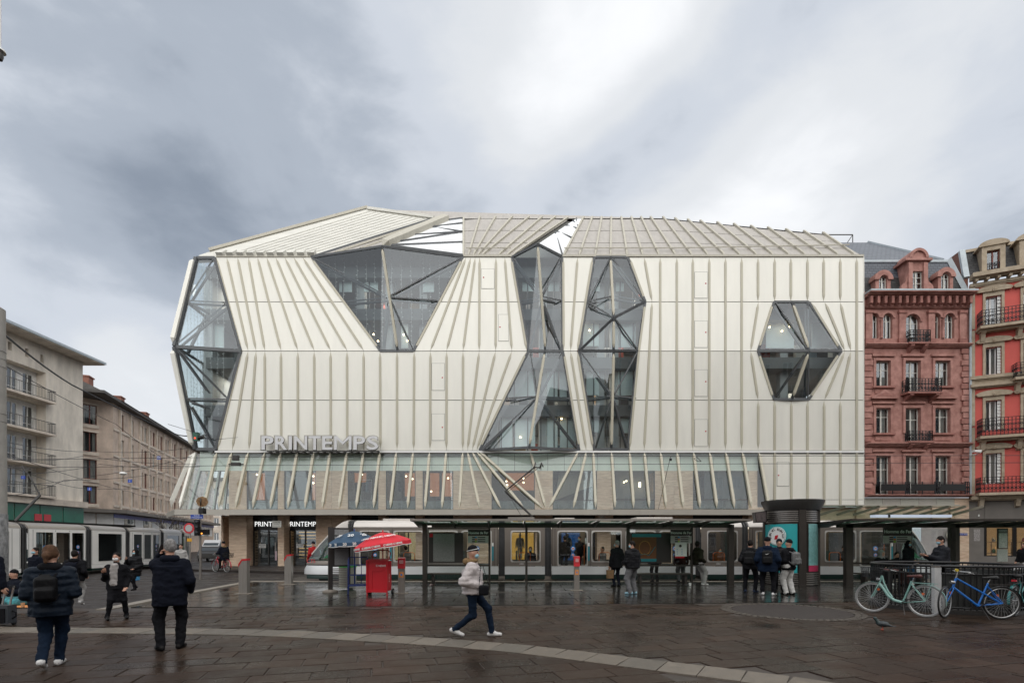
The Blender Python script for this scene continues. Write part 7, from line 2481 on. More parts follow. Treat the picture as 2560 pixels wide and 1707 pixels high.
# timetable pole at the right edge
tp = thing('timetable_post', 'grey timetable post with white maps at the right edge before the lit shop', 'notice stand', (GX(2505, 19.5), 19.5, 0))
ty = lambda y: ZZ(y, 19.5)
MB().box(-0.02, 0.02, 0.0, 0.04, 0, ty(1322)).build('post', M_inox, tp)
MB().box(-0.2, 0.19, -0.04, 0.0, ty(1371), ty(1320)).build('case', M_dark, tp)
MB().box(-0.165, 0.16, -0.05, -0.04, ty(1369), ty(1332)).build('map', PM('pole_map', (0.5, 0.49, 0.47), 0.6, var=0.35, vs=28), tp)
MB().box(-0.165, 0.16, -0.05, -0.04, ty(1330), ty(1323)).build('header', M_map, tp)
MB().box(-0.2, 0.19, -0.03, 0.0, ty(1403), ty(1372)).build('lower_panel', PM('pole_panel', (0.42, 0.42, 0.40), 0.6, var=0.2, vs=26), tp)
# ------------------------------------------------------------------ people
def cloth(name, col, rough=0.85, var=0.18, vs=9, bump=0.35, bs=26):
    return bpy.data.materials.get(name) or PM(name, col, rough, var=var, vs=vs, bump=bump, bs=bs, coord='obj', spec=0.12)


C_black = cloth('black_cloth', (0.008, 0.008, 0.010))
C_blackp = cloth('black_puffer', (0.010, 0.010, 0.012), 0.5, bump=0.6, bs=13)
C_navyp = cloth('navy_puffer', (0.007, 0.012, 0.021), 0.5, bump=0.6, bs=12)
C_navy = cloth('navy_cloth', (0.006, 0.0075, 0.014))
C_parka = cloth('navy_parka', (0.007, 0.014, 0.031))
C_jean = cloth('dark_jeans', (0.006, 0.013, 0.028))
C_bluej = cloth('blue_jeans', (0.03, 0.075, 0.14))
C_grey = cloth('grey_sweat', (0.13, 0.13, 0.135))
C_lgrey = cloth('light_grey_cloth', (0.34, 0.33, 0.32))
C_whitep = cloth('white_puffer', (0.50, 0.455, 0.45), 0.55, bump=0.7, bs=14)
C_white = cloth('white_trousers', (0.55, 0.54, 0.52))
C_blouse = cloth('grey_blouse', (0.33, 0.31, 0.30))
C_olive = cloth('olive_jacket', (0.018, 0.016, 0.010))
C_maroon = cloth('maroon_jacket', (0.035, 0.012, 0.010))
C_redj = cloth('red_jacket', (0.35, 0.02, 0.02))
C_skirt = cloth('blue_skirt', (0.08, 0.28, 0.50))
S_black = cloth('black_shoe', (0.010, 0.009, 0.009), 0.4, bump=0.0)
S_white = cloth('white_shoe', (0.62, 0.61, 0.60), 0.6, bump=0.0)
S_blue = cloth('blue_white_shoe', (0.25, 0.42, 0.50), 0.5, var=0.7, vs=22, bump=0.0)
SK = PM('skin', (0.46, 0.255, 0.18), 0.55, var=0.06, vs=14, coord='obj')
SKD = PM('dark_skin', (0.055, 0.03, 0.022), 0.55)
H_brown = cloth('brown_hair', (0.085, 0.045, 0.026), 0.6, var=0.4, vs=30, bump=0.5, bs=60)
H_dark = cloth('dark_hair', (0.012, 0.009, 0.008), 0.55, var=0.3, vs=30, bump=0.5, bs=60)
H_grey = cloth('grey_hair', (0.22, 0.21, 0.205), 0.6, var=0.5, vs=34, bump=0.5, bs=60)
C_mask = PM('blue_mask', (0.30, 0.52, 0.60), 0.8)
C_maskw = PM('white_mask', (0.68, 0.68, 0.68), 0.8)
C_fur = cloth('tan_fur', (0.22, 0.145, 0.075), 0.95, var=0.5, vs=40, bump=0.9, bs=90)
C_beige = PM('mannequin_cream', (0.62, 0.52, 0.40), 0.5)
M_eye = PM('eye', (0.01, 0.008, 0.008), 0.2)


def ik(a, c, l1, l2, pole):
    a, c, pole = Vector(a), Vector(c), Vector(pole)
    d = c - a
    L = min(d.length, (l1 + l2) * 0.995)
    dn = d.normalized()
    x = (l1 * l1 - l2 * l2 + L * L) / (2 * L)
    h = math.sqrt(max(0.0, l1 * l1 - x * x))
    p = (pole - dn * pole.dot(dn)).normalized()
    return a + dn * x + p * h, a + dn * L


def hand_mesh(skin):
    nm = 'hand_' + skin.name
    if nm in bpy.data.meshes:
        return bpy.data.meshes[nm]
    pr = [('box', (0, 0, -0.045), (0.038, 0.014, 0.045), 0.012, 0)]
    for i, (x, L) in enumerate(((-0.029, 0.066), (-0.010, 0.078), (0.010, 0.073), (0.028, 0.058))):
        a = (x, 0, -0.085)
        b = (x * 1.08, 0.012, -0.085 - L * 0.5)
        c = (x * 1.08, 0.036, -0.085 - L * 0.9)
        pr += [('cap', a, b, 0.0095, 0.0088, 0), ('cap', b, c, 0.0088, 0.0075, 0)]
    pr += [('cap', (0.03, 0.004, -0.02), (0.055, 0.02, -0.055), 0.012, 0.0105, 0), ('cap', (0.055, 0.02, -0.055), (0.052, 0.034, -0.085), 0.0105, 0.0085, 0)]
    return skin_mesh(nm, pr, [skin], 0.0065, 0.008)


from mathutils import noise as _nz


def crease(me, slots, amp, quilt=False):
    """folds and quilting: moves the cloth along its normals"""
    mv = {}
    for p in me.polygons:
        if p.material_index in slots:
            for v in p.vertices:
                mv[v] = p.material_index
    n = len(me.vertices)
    co, no = np.zeros(n * 3), np.zeros(n * 3)
    me.vertices.foreach_get('co', co)
    me.vertices.foreach_get('normal', no)
    for i, s in mv.items():
        c = Vector(co[3 * i:3 * i + 3])
        d = amp * (_nz.noise(Vector((c.x * 8, c.y * 8, c.z * 13))) + 0.6 * _nz.noise(c * 24))
        if quilt and s == 0:
            d += 0.009 * (abs(math.sin(c.z * 34)) - 0.6)
        co[3 * i:3 * i + 3] += no[3 * i:3 * i + 3] * d
    me.vertices.foreach_set('co', co)
    me.update()


class Person:
    pass


def person(xs, Y, h, rz, label, group=None, top=None, pants=None, shoe=None, skin=None, hair=None, hstyle='short', mask=None, hat=None, t=0.035, hem=0.80,
           feet=((-0.10, 0.02, 0, 0.15), (0.10, -0.02, 0, -0.15)), hands=((-0.27, 0.06, 0.84), (0.27, 0.06, 0.84)), lean=0.0, pelvis=None, head=(0.0, 0.0), coat=None, loose=0.012,
           z=0.0, hood=None, inner=None, res=0.02, showhands=(1, 1), skirt=None, name='person', cat='person', wide=1.0, fold=0.0):
    top, pants, shoe, skin = top or C_black, pants or C_black, shoe or S_black, skin or SK
    s = h / 1.75
    V = lambda x, y, zz: (x * s, y * s, zz * s)
    mats = [top, pants, shoe, skin, inner or top, skirt or pants]
    lg = []
    if pelvis is None:
        pz = 0.95
        for f in feet:
            dy = math.hypot(f[0] - (0.09 if f[0] > 0 else -0.09), f[1])
            pz = min(pz, math.sqrt(max(0.2, 0.862 ** 2 - dy * dy)) + 0.085 + f[2])
        pelvis = (0, 0, pz - 0.005)
    px, py, pz = pelvis
    pr = []
    A = lambda *q: pr.append(q)
    # torso
    cy = py + lean * 0.47
    cz = pz + 0.47 * math.sqrt(max(0.1, 1 - lean * lean))
    shy, shz = cy, cz - 0.02
    A('cap', V(px - 0.085, py, pz - 0.02), V(px + 0.085, py, pz - 0.02), (0.118 + loose) * s, (0.118 + loose) * s, 1)
    w = wide
    A('cone', V(px, py, max(hem, pz - 0.35)), ((0.175 + t) * s * w, (0.125 + t) * s * w), V(px, cy, shz - 0.06), ((0.178 + t) * s * w, (0.118 + t) * s * w), 0)
    A('cap', V(px - 0.155 * w, shy, shz - 0.035), V(px + 0.155 * w, shy, shz - 0.035), (0.068 + t * 0.7) * s, (0.068 + t * 0.7) * s, 0)
    hy, hz = shy + lean * 0.18 + head[1] * 0.06, shz + 0.245 - abs(lean) * 0.03
    A('cap', V(px, shy, shz), V(px, hy - 0.015, hz - 0.07), 0.056 * s, 0.052 * s, 3)
    A('cap', V(px, shy - 0.005, shz + 0.015), V(px, shy - 0.005, shz + 0.055), (0.078 + t * 0.35) * s, (0.068 + t * .3) * s, 0)
    # head
    yw = head[0]
    fx, fy = -math.sin(yw), math.cos(yw)
    H = lambda x, y, zz: V(px + x * fy + y * fx, hy + y * fy - x * fx * -1 * -1 if False else hy + y * fy + x * (-fx) * -1, hz + zz)
    A('ell', V(px, hy, hz), (0.078 * s, 0.092 * s, 0.112 * s), 3)
    A('ell', H(0, 0.022, -0.058), (0.056 * s, 0.062 * s, 0.062 * s), 3)
    A('cap', H(0, 0.088, 0.005), H(0, 0.106, -0.022), 0.010 * s, 0.013 * s, 3)
    for sx in (-1, 1):
        A('ell', H(sx * 0.078, -0.005, -0.012), (0.014 * s, 0.02 * s, 0.03 * s), 3)
    # legs
    for i, f in enumerate(feet):
        sx = -1 if i == 0 else 1
        hip = V(px + sx * 0.088, py, pz - 0.02)
        ank = V(f[0], f[1] - 0.0, f[2] + 0.085)
        yaw = f[3]
        fwd = Vector((-math.sin(yaw), math.cos(yaw), 0))
        kn, an = ik(hip, ank, 0.435 * s, 0.435 * s, fwd + Vector((0, 0, 0.2)))
        A('cap', hip, tuple(kn), (0.086 + loose) * s, (0.060 + loose) * s, 1)
        A('cap', tuple(kn), tuple(an), (0.058 + loose) * s, (0.042 + loose * 0.8) * s, 1)
        pit = -0.5 if f[2] > 0.04 else 0.0
        heel = an + (fwd * -0.05 + Vector((0, 0, -0.045 + (0.03 if pit else 0)))) * s
        toe = an + (fwd * 0.155 + Vector((0, 0, -0.052 - (0.05 if pit else 0)))) * s
        A('cap', tuple(heel), tuple(toe), 0.043 * s, 0.036 * s, 2)
        A('cap', tuple(an), tuple((heel + toe) / 2 + Vector((0, 0, 0.012)) * s), 0.046 * s, 0.04 * s, 2)
    # arms
    wrists = []
    for i, hd in enumerate(hands):
        sx = -1 if i == 0 else 1
        sh = V(px + sx * 0.185 * w, shy, shz - 0.035)
        wr = V(*hd)
        el, wv = ik(sh, wr, 0.29 * s, 0.27 * s, (sx * 0.5, 0.1, -1) if hd[2] > 1.3 else (sx * 0.28, -0.85, -0.3))
        A('cap', sh, tuple(el), (0.054 + t * 0.75) * s, (0.046 + t * 0.7) * s, 0)
        A('cap', tuple(el), tuple(wv), (0.046 + t * 0.7) * s, (0.036 + t * 0.45) * s, 0)
        wrists.append((el, wv))
    if coat is not None:       # long coat skirt down to height coat
        A('cone', V(px, py + fold, coat), (0.225 * s * w, 0.17 * s * w), V(px, py, pz + 0.08), ((0.165 + t) * s * w, (0.122 + t) * s * w), 0)
    if skirt is not None:
        A('cone', V(px, py, 0.42), (0.19 * s, 0.15 * s), V(px, py, pz), (0.16 * s, 0.13 * s), 5)
    if inner is not None:
        A('box', V(px, cy * 0.5 + py * 0.5 + 0.085 + t, (pz + shz) / 2 + 0.02), (0.085 * s, 0.055 * s, 0.29 * s), 0.05 * s, 4)
    me = skin_mesh(name, pr, mats, res, 0.03 * s)
    if cat == 'person':
        crease(me, (0, 1, 4, 5), 0.013, 'puffer' in top.name)
    o = inst(name, me, (GX(xs, Y), Y, z), (0, 0, rz))
    tag(o, label, cat, group)
    hc = Vector(V(px, hy, hz))

    def onhead(nm, prims, m, hh=0.016, cuts=(), k=0.02):
        q = skin_mesh(nm, prims, [m], hh, k, cuts)
        if nm in ('hair', 'hat'):
            crease(q, (0,), 0.008 if nm == 'hair' else 0.003)
        return inst(nm, q, hc, (head[1] * -0.5, 0, yw), o, scale=(s, s, s))
    if hair is not None and hstyle != 'none':
        pp_ = [('ell', (0, -0.012, 0.012), (0.089, 0.102, 0.118), 0)]
        if hstyle == 'pony':
            pp_ += [('ell', (0.0, -0.115, -0.02), (0.05, 0.045, 0.055), 0), ('cap', (0, -0.13, -0.03), (0.01, -0.14, -0.12), 0.035, 0.02, 0)]
        if hstyle == 'bun':
            pp_ += [('ell', (0, -0.12, 0.03), (0.045, 0.04, 0.045), 0)]
        if hstyle == 'long':
            pp_ += [('cap', (0, -0.06, -0.05), (0, -0.07, -0.2), 0.075, 0.055, 0)]
        onhead('hair', pp_, hair, cuts=[((0, 0.045, 0.0), (0, 0.92, -0.4))] + ([((0, 0, -0.075), (0, 0.2, -1))] if hstyle == 'short' else []))
    if hat is not None:
        onhead('hat', [('ell', (0, -0.008, 0.03), (0.096, 0.108, 0.118), 0)], hat, cuts=[((0, 0.02, 0.035), (0, 0.25, -1))])
    if mask is not None:
        onhead('face_mask', [('ell', (0, 0.048, -0.05), (0.066, 0.066, 0.056), 0)], mask, 0.012, k=0.01)
    if cat == 'person' and abs((rz + yw + PI) % (2 * PI) - PI) > 1.2:
        m = MB()
        for sx in (-1, 1):
            m.disc((sx * 0.032, 0.0895, 0.012), 0.011, (sx * 0.15, 1, 0), 8, 0.004)
        e = m.build('eyes', M_eye, o)
        e.location, e.rotation_euler, e.scale = hc, (0, 0, yw), (s, s, s)
    if hood is not None:
        if hood[1] == 'down':
            q = skin_mesh('hood', [('cap', (-0.075, -0.055, 0), (0.075, -0.055, 0), 0.06, 0.06, 0), ('cap', (-0.09, -0.03, 0.01), (-0.075, 0.05, 0.0), 0.042, 0.03, 0), ('cap', (0.09, -0.03, 0.01), (0.075, 0.05, 0.0), 0.042, 0.03, 0)], [hood[0]], 0.018, 0.03)
            inst('hood', q, V(px, shy, shz + 0.055), (0, 0, 0), o, scale=(s, s, s))
        else:
            onhead('hood', [('ell', (0, -0.02, 0.01), (0.112, 0.125, 0.135), 0), ('cap', (0, -0.02, -0.08), (0, -0.03, -0.19), 0.105, 0.13, 0)], hood[0], cuts=[((0, 0.062, 0), (0, 1, -0.05))])
    for i, (el, wv) in enumerate(wrists):
        if showhands[i]:
            d = (wv - el).normalized()
            rot = Vector((0, 0, -1)).rotation_difference(d).to_euler()
            q = inst('hand', hand_mesh(skin), wv + d * 0.015, rot, o, scale=(s if i else -s, s, s))
    r = Person()
    r.o, r.s, r.wr, r.sh, r.hc, r.pel = o, s, wrists, Vector(V(px, shy, shz)), hc, Vector(V(px, py, pz))
    r.M = Matrix.Translation((GX(xs, Y), Y, z)) @ Matrix.Rotation(rz, 4, 'Z')
    return r


def held(nm, me, p, loc, label, cat, rot=(0, 0, 0), grp=None):
    """a thing carried by person p at a point of the person's own frame"""
    o = bpy.data.objects.new(nm, me)
    COL.objects.link(o)
    o.matrix_world = p.M @ Matrix.Translation(loc) @ Matrix.Rotation(rot[2], 4, 'Z') @ Matrix.Rotation(rot[0], 4, 'X') @ Matrix.Rotation(rot[1], 4, 'Y')
    return tag(o, label, cat, grp)


def backpack(p, m, label, sc=1.0, mark=None, big=1.0):
    y = -0.24 * p.s
    pr = [('box', (0, 0, -0.02), (0.15 * sc, 0.075 * sc * big, 0.21 * sc), 0.06, 0), ('box', (0, -0.085 * sc * big, -0.10 * sc), (0.12 * sc, 0.04 * sc, 0.095 * sc), 0.03, 0), ('cap', (-0.04, 0, 0.2 * sc), (0.04, 0, 0.2 * sc), 0.016, 0.016, 0)]
    for sx in (-1, 1):
        pr += [('cap', (sx * 0.09 * sc, 0.05, 0.17 * sc), (sx * 0.1 * sc, 0.20, 0.22 * sc), 0.02, 0.02, 0), ('cap', (sx * 0.12 * sc, 0.06, -0.17 * sc), (sx * 0.16 * sc, 0.12, -0.1 * sc), 0.015, 0.015, 0)]
    me = skin_mesh('backpack', pr, [m], 0.016, 0.02)
    o = held('backpack', me, p, (0, y - 0.015, p.sh.z - 0.22 * p.s), label, 'backpack')
    if mark:
        q = MB().prism([(-0.06, -0.1 * sc * big, 0.09), (-0.02, -0.1 * sc * big, 0.075), (0.07, -0.1 * sc * big, 0.115), (-0.015, -0.1 * sc * big, 0.095)], (0, -0.006, 0)).build('logo', M_white, o)
    return o


def walk(d, w=0.08, lift=0.05):
    return ((-w, d, 0.0, 0.05), (w, -d, lift, -0.05))


POCK = ((-0.24, 0.10, 0.92), (0.24, 0.10, 0.92))
GW, GS = 'people walking across the square', 'people waiting at the stop'
# the two near walkers on the left
p1 = person(127, 6.95, 1.68, 0.52, 'woman in navy puffer with brown tied hair walking away, small black backpack', GW, C_navyp, C_jean, S_white, hair=H_brown, hstyle='pony', mask=C_mask, t=0.055, hem=0.74,
            feet=((-0.05, -0.22, 0.06, 0.0), (0.05, 0.20, 0, -0.1)), hands=((-0.17, 0.2, 1.02), (0.20, 0.22, 1.04)), wide=1.05, loose=0.02, hood=(C_black, 'down'), res=0.0145, showhands=(0, 0), head=(-0.25, 0))
backpack(p1, cloth('black_nylon', (0.006, 0.006, 0.007), 0.4), 'small black backpack worn by the woman in the navy puffer', 0.82)
p2 = person(425, 8.12, 1.745, 0.50, 'grey haired man in long dark navy coat, back turned, phone at his ear', GW, C_navy, C_black, S_black, hair=H_grey, t=0.042, hem=0.8, coat=0.70, wide=1.06,
            feet=((-0.12, -0.03, 0, 0.45), (0.13, 0.04, 0, -0.35)), hands=((-0.125, 0.10, 1.52), (0.27, 0.12, 0.92)), res=0.0145, head=(0.35, 0), loose=0.025, hood=(C_navy, 'down'), showhands=(1, 0))
held('phone', MB().box(-0.035, 0.035, -0.005, 0.005, -0.07, 0.07).mesh('phone', M_black), p2, (-0.115, 0.06, 1.60), 'dark phone held to the ear of the grey haired man', 'phone', (0.2, 0.3, 0.3))
p3 = person(291, 11.35, 1.48, PI + 0.25, 'masked woman in a long open black coat and pale grey blouse striding toward the left', GW, C_black, C_black, S_black, hair=H_dark, hstyle='bun', mask=C_maskw, t=0.035, coat=0.44, inner=C_blouse,
            feet=((-0.19, -0.10, 0.0, 0.5), (0.14, 0.14, 0.0, 0.5)), hands=((-0.26, 0.10, 0.86), (0.16, 0.24, 1.22)), res=0.016, fold=-0.05)
p4 = person(338, 18.2, 1.45, PI - 0.2, 'short person in black puffer and black headscarf with a bright blue skirt hem', GW, C_blackp, C_black, S_black, mask=C_mask, t=0.06, coat=0.62, skirt=C_skirt, hood=(C_black, 'up'), feet=walk(0.1), hands=((-0.2, 0.2, 0.95), (0.02, 0.38, 1.32)), wide=1.1)
p5 = person(187, 13.6, 1.50, 0.3, 'person with dark jacket and pale grey joggers half hidden by the navy puffer woman', GW, C_black, C_lgrey, S_white, hair=H_dark, t=0.05, feet=walk(-0.16), hands=POCK, hood=(C_black, 'down'), loose=0.03, wide=1.1)
backpack(p5, C_navy, 'dark backpack on the person in pale grey joggers', 0.9)
person(88, 15.2, 1.55, PI - 0.2, 'masked person almost hidden behind the left shoulder of the navy puffer woman', GW, C_navy, C_black, S_black, hair=H_dark, mask=C_mask, feet=walk(0.1))
person(452, 24.0, 1.62, PI + 0.3, 'person with pale grey scarf glimpsed behind the shoulder of the grey haired man', GW, C_lgrey, C_black, S_black, hair=H_dark, feet=walk(0.1))
p6 = person(43, 14.3, 1.70, PI - 0.35, 'person in dark clothes and cap sitting on the ground by the concrete pole', 'people sitting on the ground', C_navy, C_black, S_black, hat=C_black, t=0.05, hem=0.05, pelvis=(0, 0, 0.15), feet=((-0.35, 0.38, 0, 0.6), (0.35, 0.38, 0, -0.6)),
            hands=((-0.30, 0.34, 0.36), (0.30, 0.34, 0.36)), lean=0.12)
bl = skin_mesh('blanket', [('ell', (0, 0, 0.06), (0.42, 0.28, 0.16), 0), ('ell', (0.25, 0.05, 0.08), (0.25, 0.22, 0.12), 0), ('ell', (-0.28, 0.02, 0.08), (0.2, 0.2, 0.14), 0)], [PM('patterned_blanket', (0.012, 0.02, 0.028), 0.85, vs=7, var=0.5, col2=(0.05, 0.30, 0.34), detail=2)], 0.025, 0.05, [((0, 0, 0.0), (0, 0, -1))])
tag(inst('blanket', bl, (GX(43, 13.9), 13.85, 0.012), (0, 0, 0)), 'dark blanket with turquoise blotches over the legs of the seated person', 'blanket')
tag(MB().box(-0.85, 0.85, -0.28, 0.28, 0, 0.012).build('mat', PM('orange_mat', (0.62, 0.24, 0.07), 0.8, var=0.3, vs=6)), 'thin orange mat under the seated person by the pole', 'mat').location = (GX(42, 13.6), 13.6, 0.004)
tag(MB().lathe([(0, 0.0), (0.035, 0.002), (0.045, 0.11), (0.041, 0.11), (0.03, 0.012), (0, 0.012)], (GX(57, 13.3), 13.3, 0.02), 12).build('paper_cup', PM('peach_cup', (0.6, 0.32, 0.16), 0.6), smooth=True), 'peach coloured cup standing on the mat before the seated person', 'paper cup')
p7 = person(-30, 10.5, 1.72, 0.1, 'person in dark coat cut by the left frame edge pulling a suitcase', GW, C_navy, C_black, S_black, hair=H_dark, t=0.06, hands=((-0.27, 0.06, 0.84), (0.33, -0.05, 0.80)), feet=walk(0.15))
sc_ = thing('suitcase', 'dark grey wheeled suitcase with raised handle at the left frame edge', 'suitcase', (GX(4, 10.45), 10.45, 0), 0.15)
MB().box(-0.19, 0.19, -0.12, 0.12, 0.05, 0.42).build('shell', PM('suitcase_grey', (0.035, 0.04, 0.048), 0.6, bump=0.3, bs=30), sc_)
MB().box(-0.15, 0.15, -0.15, -0.12, 0.08, 0.36).build('pocket', C_black, sc_)
MB().bar((0.08, 0.1, 0.42), (0.12, 0.14, 0.80), 0.03, 0.02).bar((-0.06, 0.1, 0.42), (-0.02, 0.14, 0.80), 0.03, 0.02).build('handle', M_chrome, sc_)
MB().tube([(0.19, 0, 0.3), (0.26, 0, 0.27), (0.26, 0, 0.19), (0.19, 0, 0.14)], 0.015, 6).build('side_grip', C_black, sc_)
for x in (-0.15, 0.15):
    MB().tube([(x - .02, 0.1, 0.045), (x + .02, 0.1, 0.045)], 0.045, 10).build('wheel', M_rubber, sc_, smooth=True)
# walker in the middle
p8 = person(1181, 9.25, 1.70, -PI / 2, 'woman in a pale puffer jacket with fur hood and black beanie striding right', GW, C_whitep, C_jean, S_white, hat=C_black, mask=C_mask, t=0.062, hem=0.80,
            feet=((-0.05, 0.36, 0.0, 0.0), (0.05, -0.33, 0.06, 0.0)), hands=((-0.22, 0.12, 0.98), (0.22, 0.12, 0.98)), res=0.0145, loose=0.012, head=(0.0, 0.2), showhands=(0, 0), wide=1.03)
inst('fur_trim', skin_mesh('fur_trim', [('cap', (-0.11, -0.06, 0), (-0.09, 0.07, 0.02), 0.055, 0.04, 0), ('cap', (0.11, -0.06, 0), (0.09, 0.07, 0.02), 0.055, 0.04, 0), ('cap', (-0.09, -0.1, 0.01), (0.09, -0.1, 0.01), 0.06, 0.06, 0)], [C_fur], 0.015, 0.03), p8.sh + Vector((0, -0.01, 0.075)), (0, 0, 0), p8.o)
inst('hat_stripe', MB().lathe([(0.099, -0.006), (0.100, 0.006)], n=20, sy=1.12).mesh('hat_stripe', M_white, True), p8.hc + Vector((0, -0.006, 0.052)), (0.22, 0, 0), p8.o)
held('handbag', skin_mesh('handbag', [('box', (0, 0, 0), (0.045, 0.09, 0.09), 0.04, 0), ('cap', (0, 0.08, 0.1), (-0.1, -0.02, 0.42), 0.009, 0.009, 0), ('cap', (0, -0.08, 0.1), (-0.1, -0.06, 0.42), 0.009, 0.009, 0)], [C_black], 0.012, 0.015), p8, (0.27, 0.22, 0.86), 'black handbag carried in front by the woman in the pale puffer', 'handbag')
# waiting at the shelter
p9 = person(1542, 19.6, 1.76, 0.45, 'elderly man in a black coat with grey hair carrying a brown paper bag', GS, C_black, C_navy, S_black, hair=H_grey, mask=C_mask, t=0.05, hem=0.72, coat=0.74, hands=((-0.28, 0.04, 0.80), (0.26, 0.05, 0.84)), head=(0.6, 0))
held('paper_bag', MB().loft([[(-0.12, -0.06, 0), (0.12, -0.06, 0), (0.12, 0.06, 0), (-0.12, 0.06, 0)], [(-0.13, -0.065, 0.32), (0.13, -0.065, 0.32), (0.13, 0.065, 0.32), (-0.13, 0.065, 0.32)]]).tube([(-0.05, 0, 0.32), (-0.04, 0, 0.42), (0.04, 0, 0.42), (0.05, 0, 0.32)], 0.008, 5).mesh('paper_bag', PM('kraft_paper', (0.22, 0.125, 0.06), 0.8, var=0.25, vs=10)), p9, (-0.29, 0.04, 0.33), 'brown paper carrier bag held by the elderly man in black', 'bag')
p10 = person(1581, 16.85, 1.74, 0.55, 'man in a black puffer, grey joggers and blue white trainers, back turned', GS, C_blackp, C_grey, S_blue, hair=H_dark, mask=C_mask, t=0.062, hem=0.86, hands=((-0.16, 0.27, 1.02), (0.20, 0.25, 1.0)), feet=((-0.15, -0.05, 0, 0.5), (0.14, 0.02, 0, -0.2)), loose=0.034, hood=(C_blackp, 'down'), res=0.016, head=(0.7, 0.2), wide=1.12, showhands=(0, 0))
p11 = person(1746, 20.15, 1.80, -1.2, 'dark haired man in olive jacket and grey joggers leaning against the shelter end', GS, C_olive, C_lgrey, S_white, skin=SKD, hair=H_dark, t=0.05, feet=((-0.08, 0.30, 0, 0), (0.08, 0.22, 0, 0)), lean=-0.06, hands=POCK, loose=0.03, hood=(C_olive, 'down'), showhands=(0, 0))
person(1638, 21.7, 1.72, 0.2, 'dark figure seen through the shelter glass beside the orange city map', GS, C_black, C_black, S_black, hair=H_dark, t=0.05)
person(1703, 21.7, 1.70, 0.0, 'figure in maroon jacket and grey trousers behind the shelter timetable', GS, C_maroon, C_grey, S_black, hair=H_dark, t=0.05, loose=0.03)
pA = person(1876, 17.45, 1.78, -0.62, 'young man in black with black backpack, leftmost of the group by the round column', GS, C_blackp, C_black, cloth('navy_shoe', (0.02, 0.03, 0.06), 0.5, bump=0), hair=H_dark, t=0.065, hem=0.78, feet=((-0.16, -0.02, 0, 0.4), (0.14, 0.0, 0, -0.4)), hands=((-0.24, 0.16, 0.98), (0.24, 0.16, 0.98)), hood=(C_blackp, 'down'), loose=0.02, showhands=(0, 0))
backpack(pA, cloth('black_pack', (0.012, 0.012, 0.013), 0.6), 'black backpack on the leftmost young man of the group', 1.05)
pB = person(1919, 16.5, 1.85, -0.5, 'young man in navy parka and white trainers with back turned in the group', GS, C_parka, C_black, S_white, hat=C_black, t=0.07, hem=0.72, feet=((-0.14, 0, 0, 0.3), (0.16, 0, 0, -0.3)), hands=((-0.27, 0.1, 0.9), (0.27, 0.1, 0.9)), hood=(C_parka, 'down'), wide=1.12, loose=0.02, showhands=(0, 0))
backpack(pB, cloth('black_pack', (0.012, 0.012, 0.013), 0.6), 'black backpack with white mark on the young man in navy parka', 1.0, mark=True)
pC = person(1948, 17.9, 1.80, PI - 0.42, 'young man in black puffer and navy beanie facing the square in the group', GS, C_blackp, C_black, S_black, hat=C_navy, hair=H_dark, t=0.06, hem=0.80, hands=POCK, loose=0.02, showhands=(0, 0))
pD = person(1972, 16.6, 1.78, 0.4, 'young man with white trousers, black beanie and grey backpack in the group', GS, C_black, C_white, S_black, hat=C_black, t=0.05, hem=0.80, feet=((-0.10, 0.02, 0, 0.1), (0.12, -0.05, 0, -0.2)), hands=((-0.2, 0.22, 1.0), (0.2, 0.22, 1.0)), hood=(C_black, 'down'), loose=0.034, head=(0.4, 0), showhands=(0, 0))
backpack(pD, cloth('grey_pack', (0.15, 0.15, 0.148), 0.7, var=0.4, vs=12), 'grey patterned backpack on the young man in white trousers', 1.0)
person(2271, 20.3, 1.76, PI + 0.35, 'man in black jumper, blue mask and blue jeans standing under the right shelter', GS, C_black, C_bluej, S_white, hair=H_dark, mask=C_mask, t=0.05, hood=(C_black, 'up'), hands=((-0.25, 0.1, 0.9), (0.2, 0.3, 1.0)))
p12 = person(2354, 15.6, 1.88, PI / 2 - 0.15, 'man in a charcoal blazer and mask reading a phone behind the ring railing', GS, cloth('charcoal_blazer', (0.022, 0.023, 0.028)), C_black, S_black, hair=H_dark, mask=C_mask, t=0.05, hem=0.74, hands=((-0.1, 0.36, 1.18), (0.1, 0.36, 1.18)), head=(0, 0.5))
held('phone', MB().box(-0.04, 0.04, -0.005, 0.005, -0.075, 0.075).mesh('phone', M_black), p12, (0.0, 0.42, 1.30), 'phone held by the man in the charcoal blazer', 'phone', (-0.7, 0, 0))
held('shoulder_bag', skin_mesh('shoulder_bag', [('box', (0, 0, 0), (0.05, 0.1, 0.1), 0.03, 0)], [PM('red_bag', (0.38, 0.02, 0.03), 0.6)], 0.014, 0.01), p12, (0.18, -0.24, 1.05), 'small red bag behind the back of the man in the charcoal blazer', 'bag')
p13 = person(2198, 20.45, 1.72, PI + 0.2, 'person with pale grey hood sitting on the bench of the right shelter', GS, C_black, C_black, S_white, t=0.07, hem=0.3, pelvis=(0, 0, 0.60), feet=((-0.12, 0.42, 0, 0), (0.12, 0.46, 0, 0)), hands=((-0.12, 0.3, 0.72), (0.12, 0.3, 0.72)), lean=0.2, hood=(cloth('pale_hood', (0.26, 0.26, 0.26)), 'up'))
person(2242, 20.45, 1.62, PI, 'dark seated silhouette low behind the ring railing on the right bench', GS, C_black, C_maroon, S_black, hair=H_dark, t=0.07, pelvis=(0, 0, 0.60), feet=((-0.12, 0.42, 0, 0), (0.12, 0.46, 0, 0)), hem=0.3)
person(2560, 24.2, 1.68, PI / 2 + 0.2, 'person with red scarf and pale jeans cut by the right frame edge', GW, C_black, C_lgrey, S_white, hair=H_dark, t=0.06, feet=walk(0.2), hood=(C_redj, 'down'))
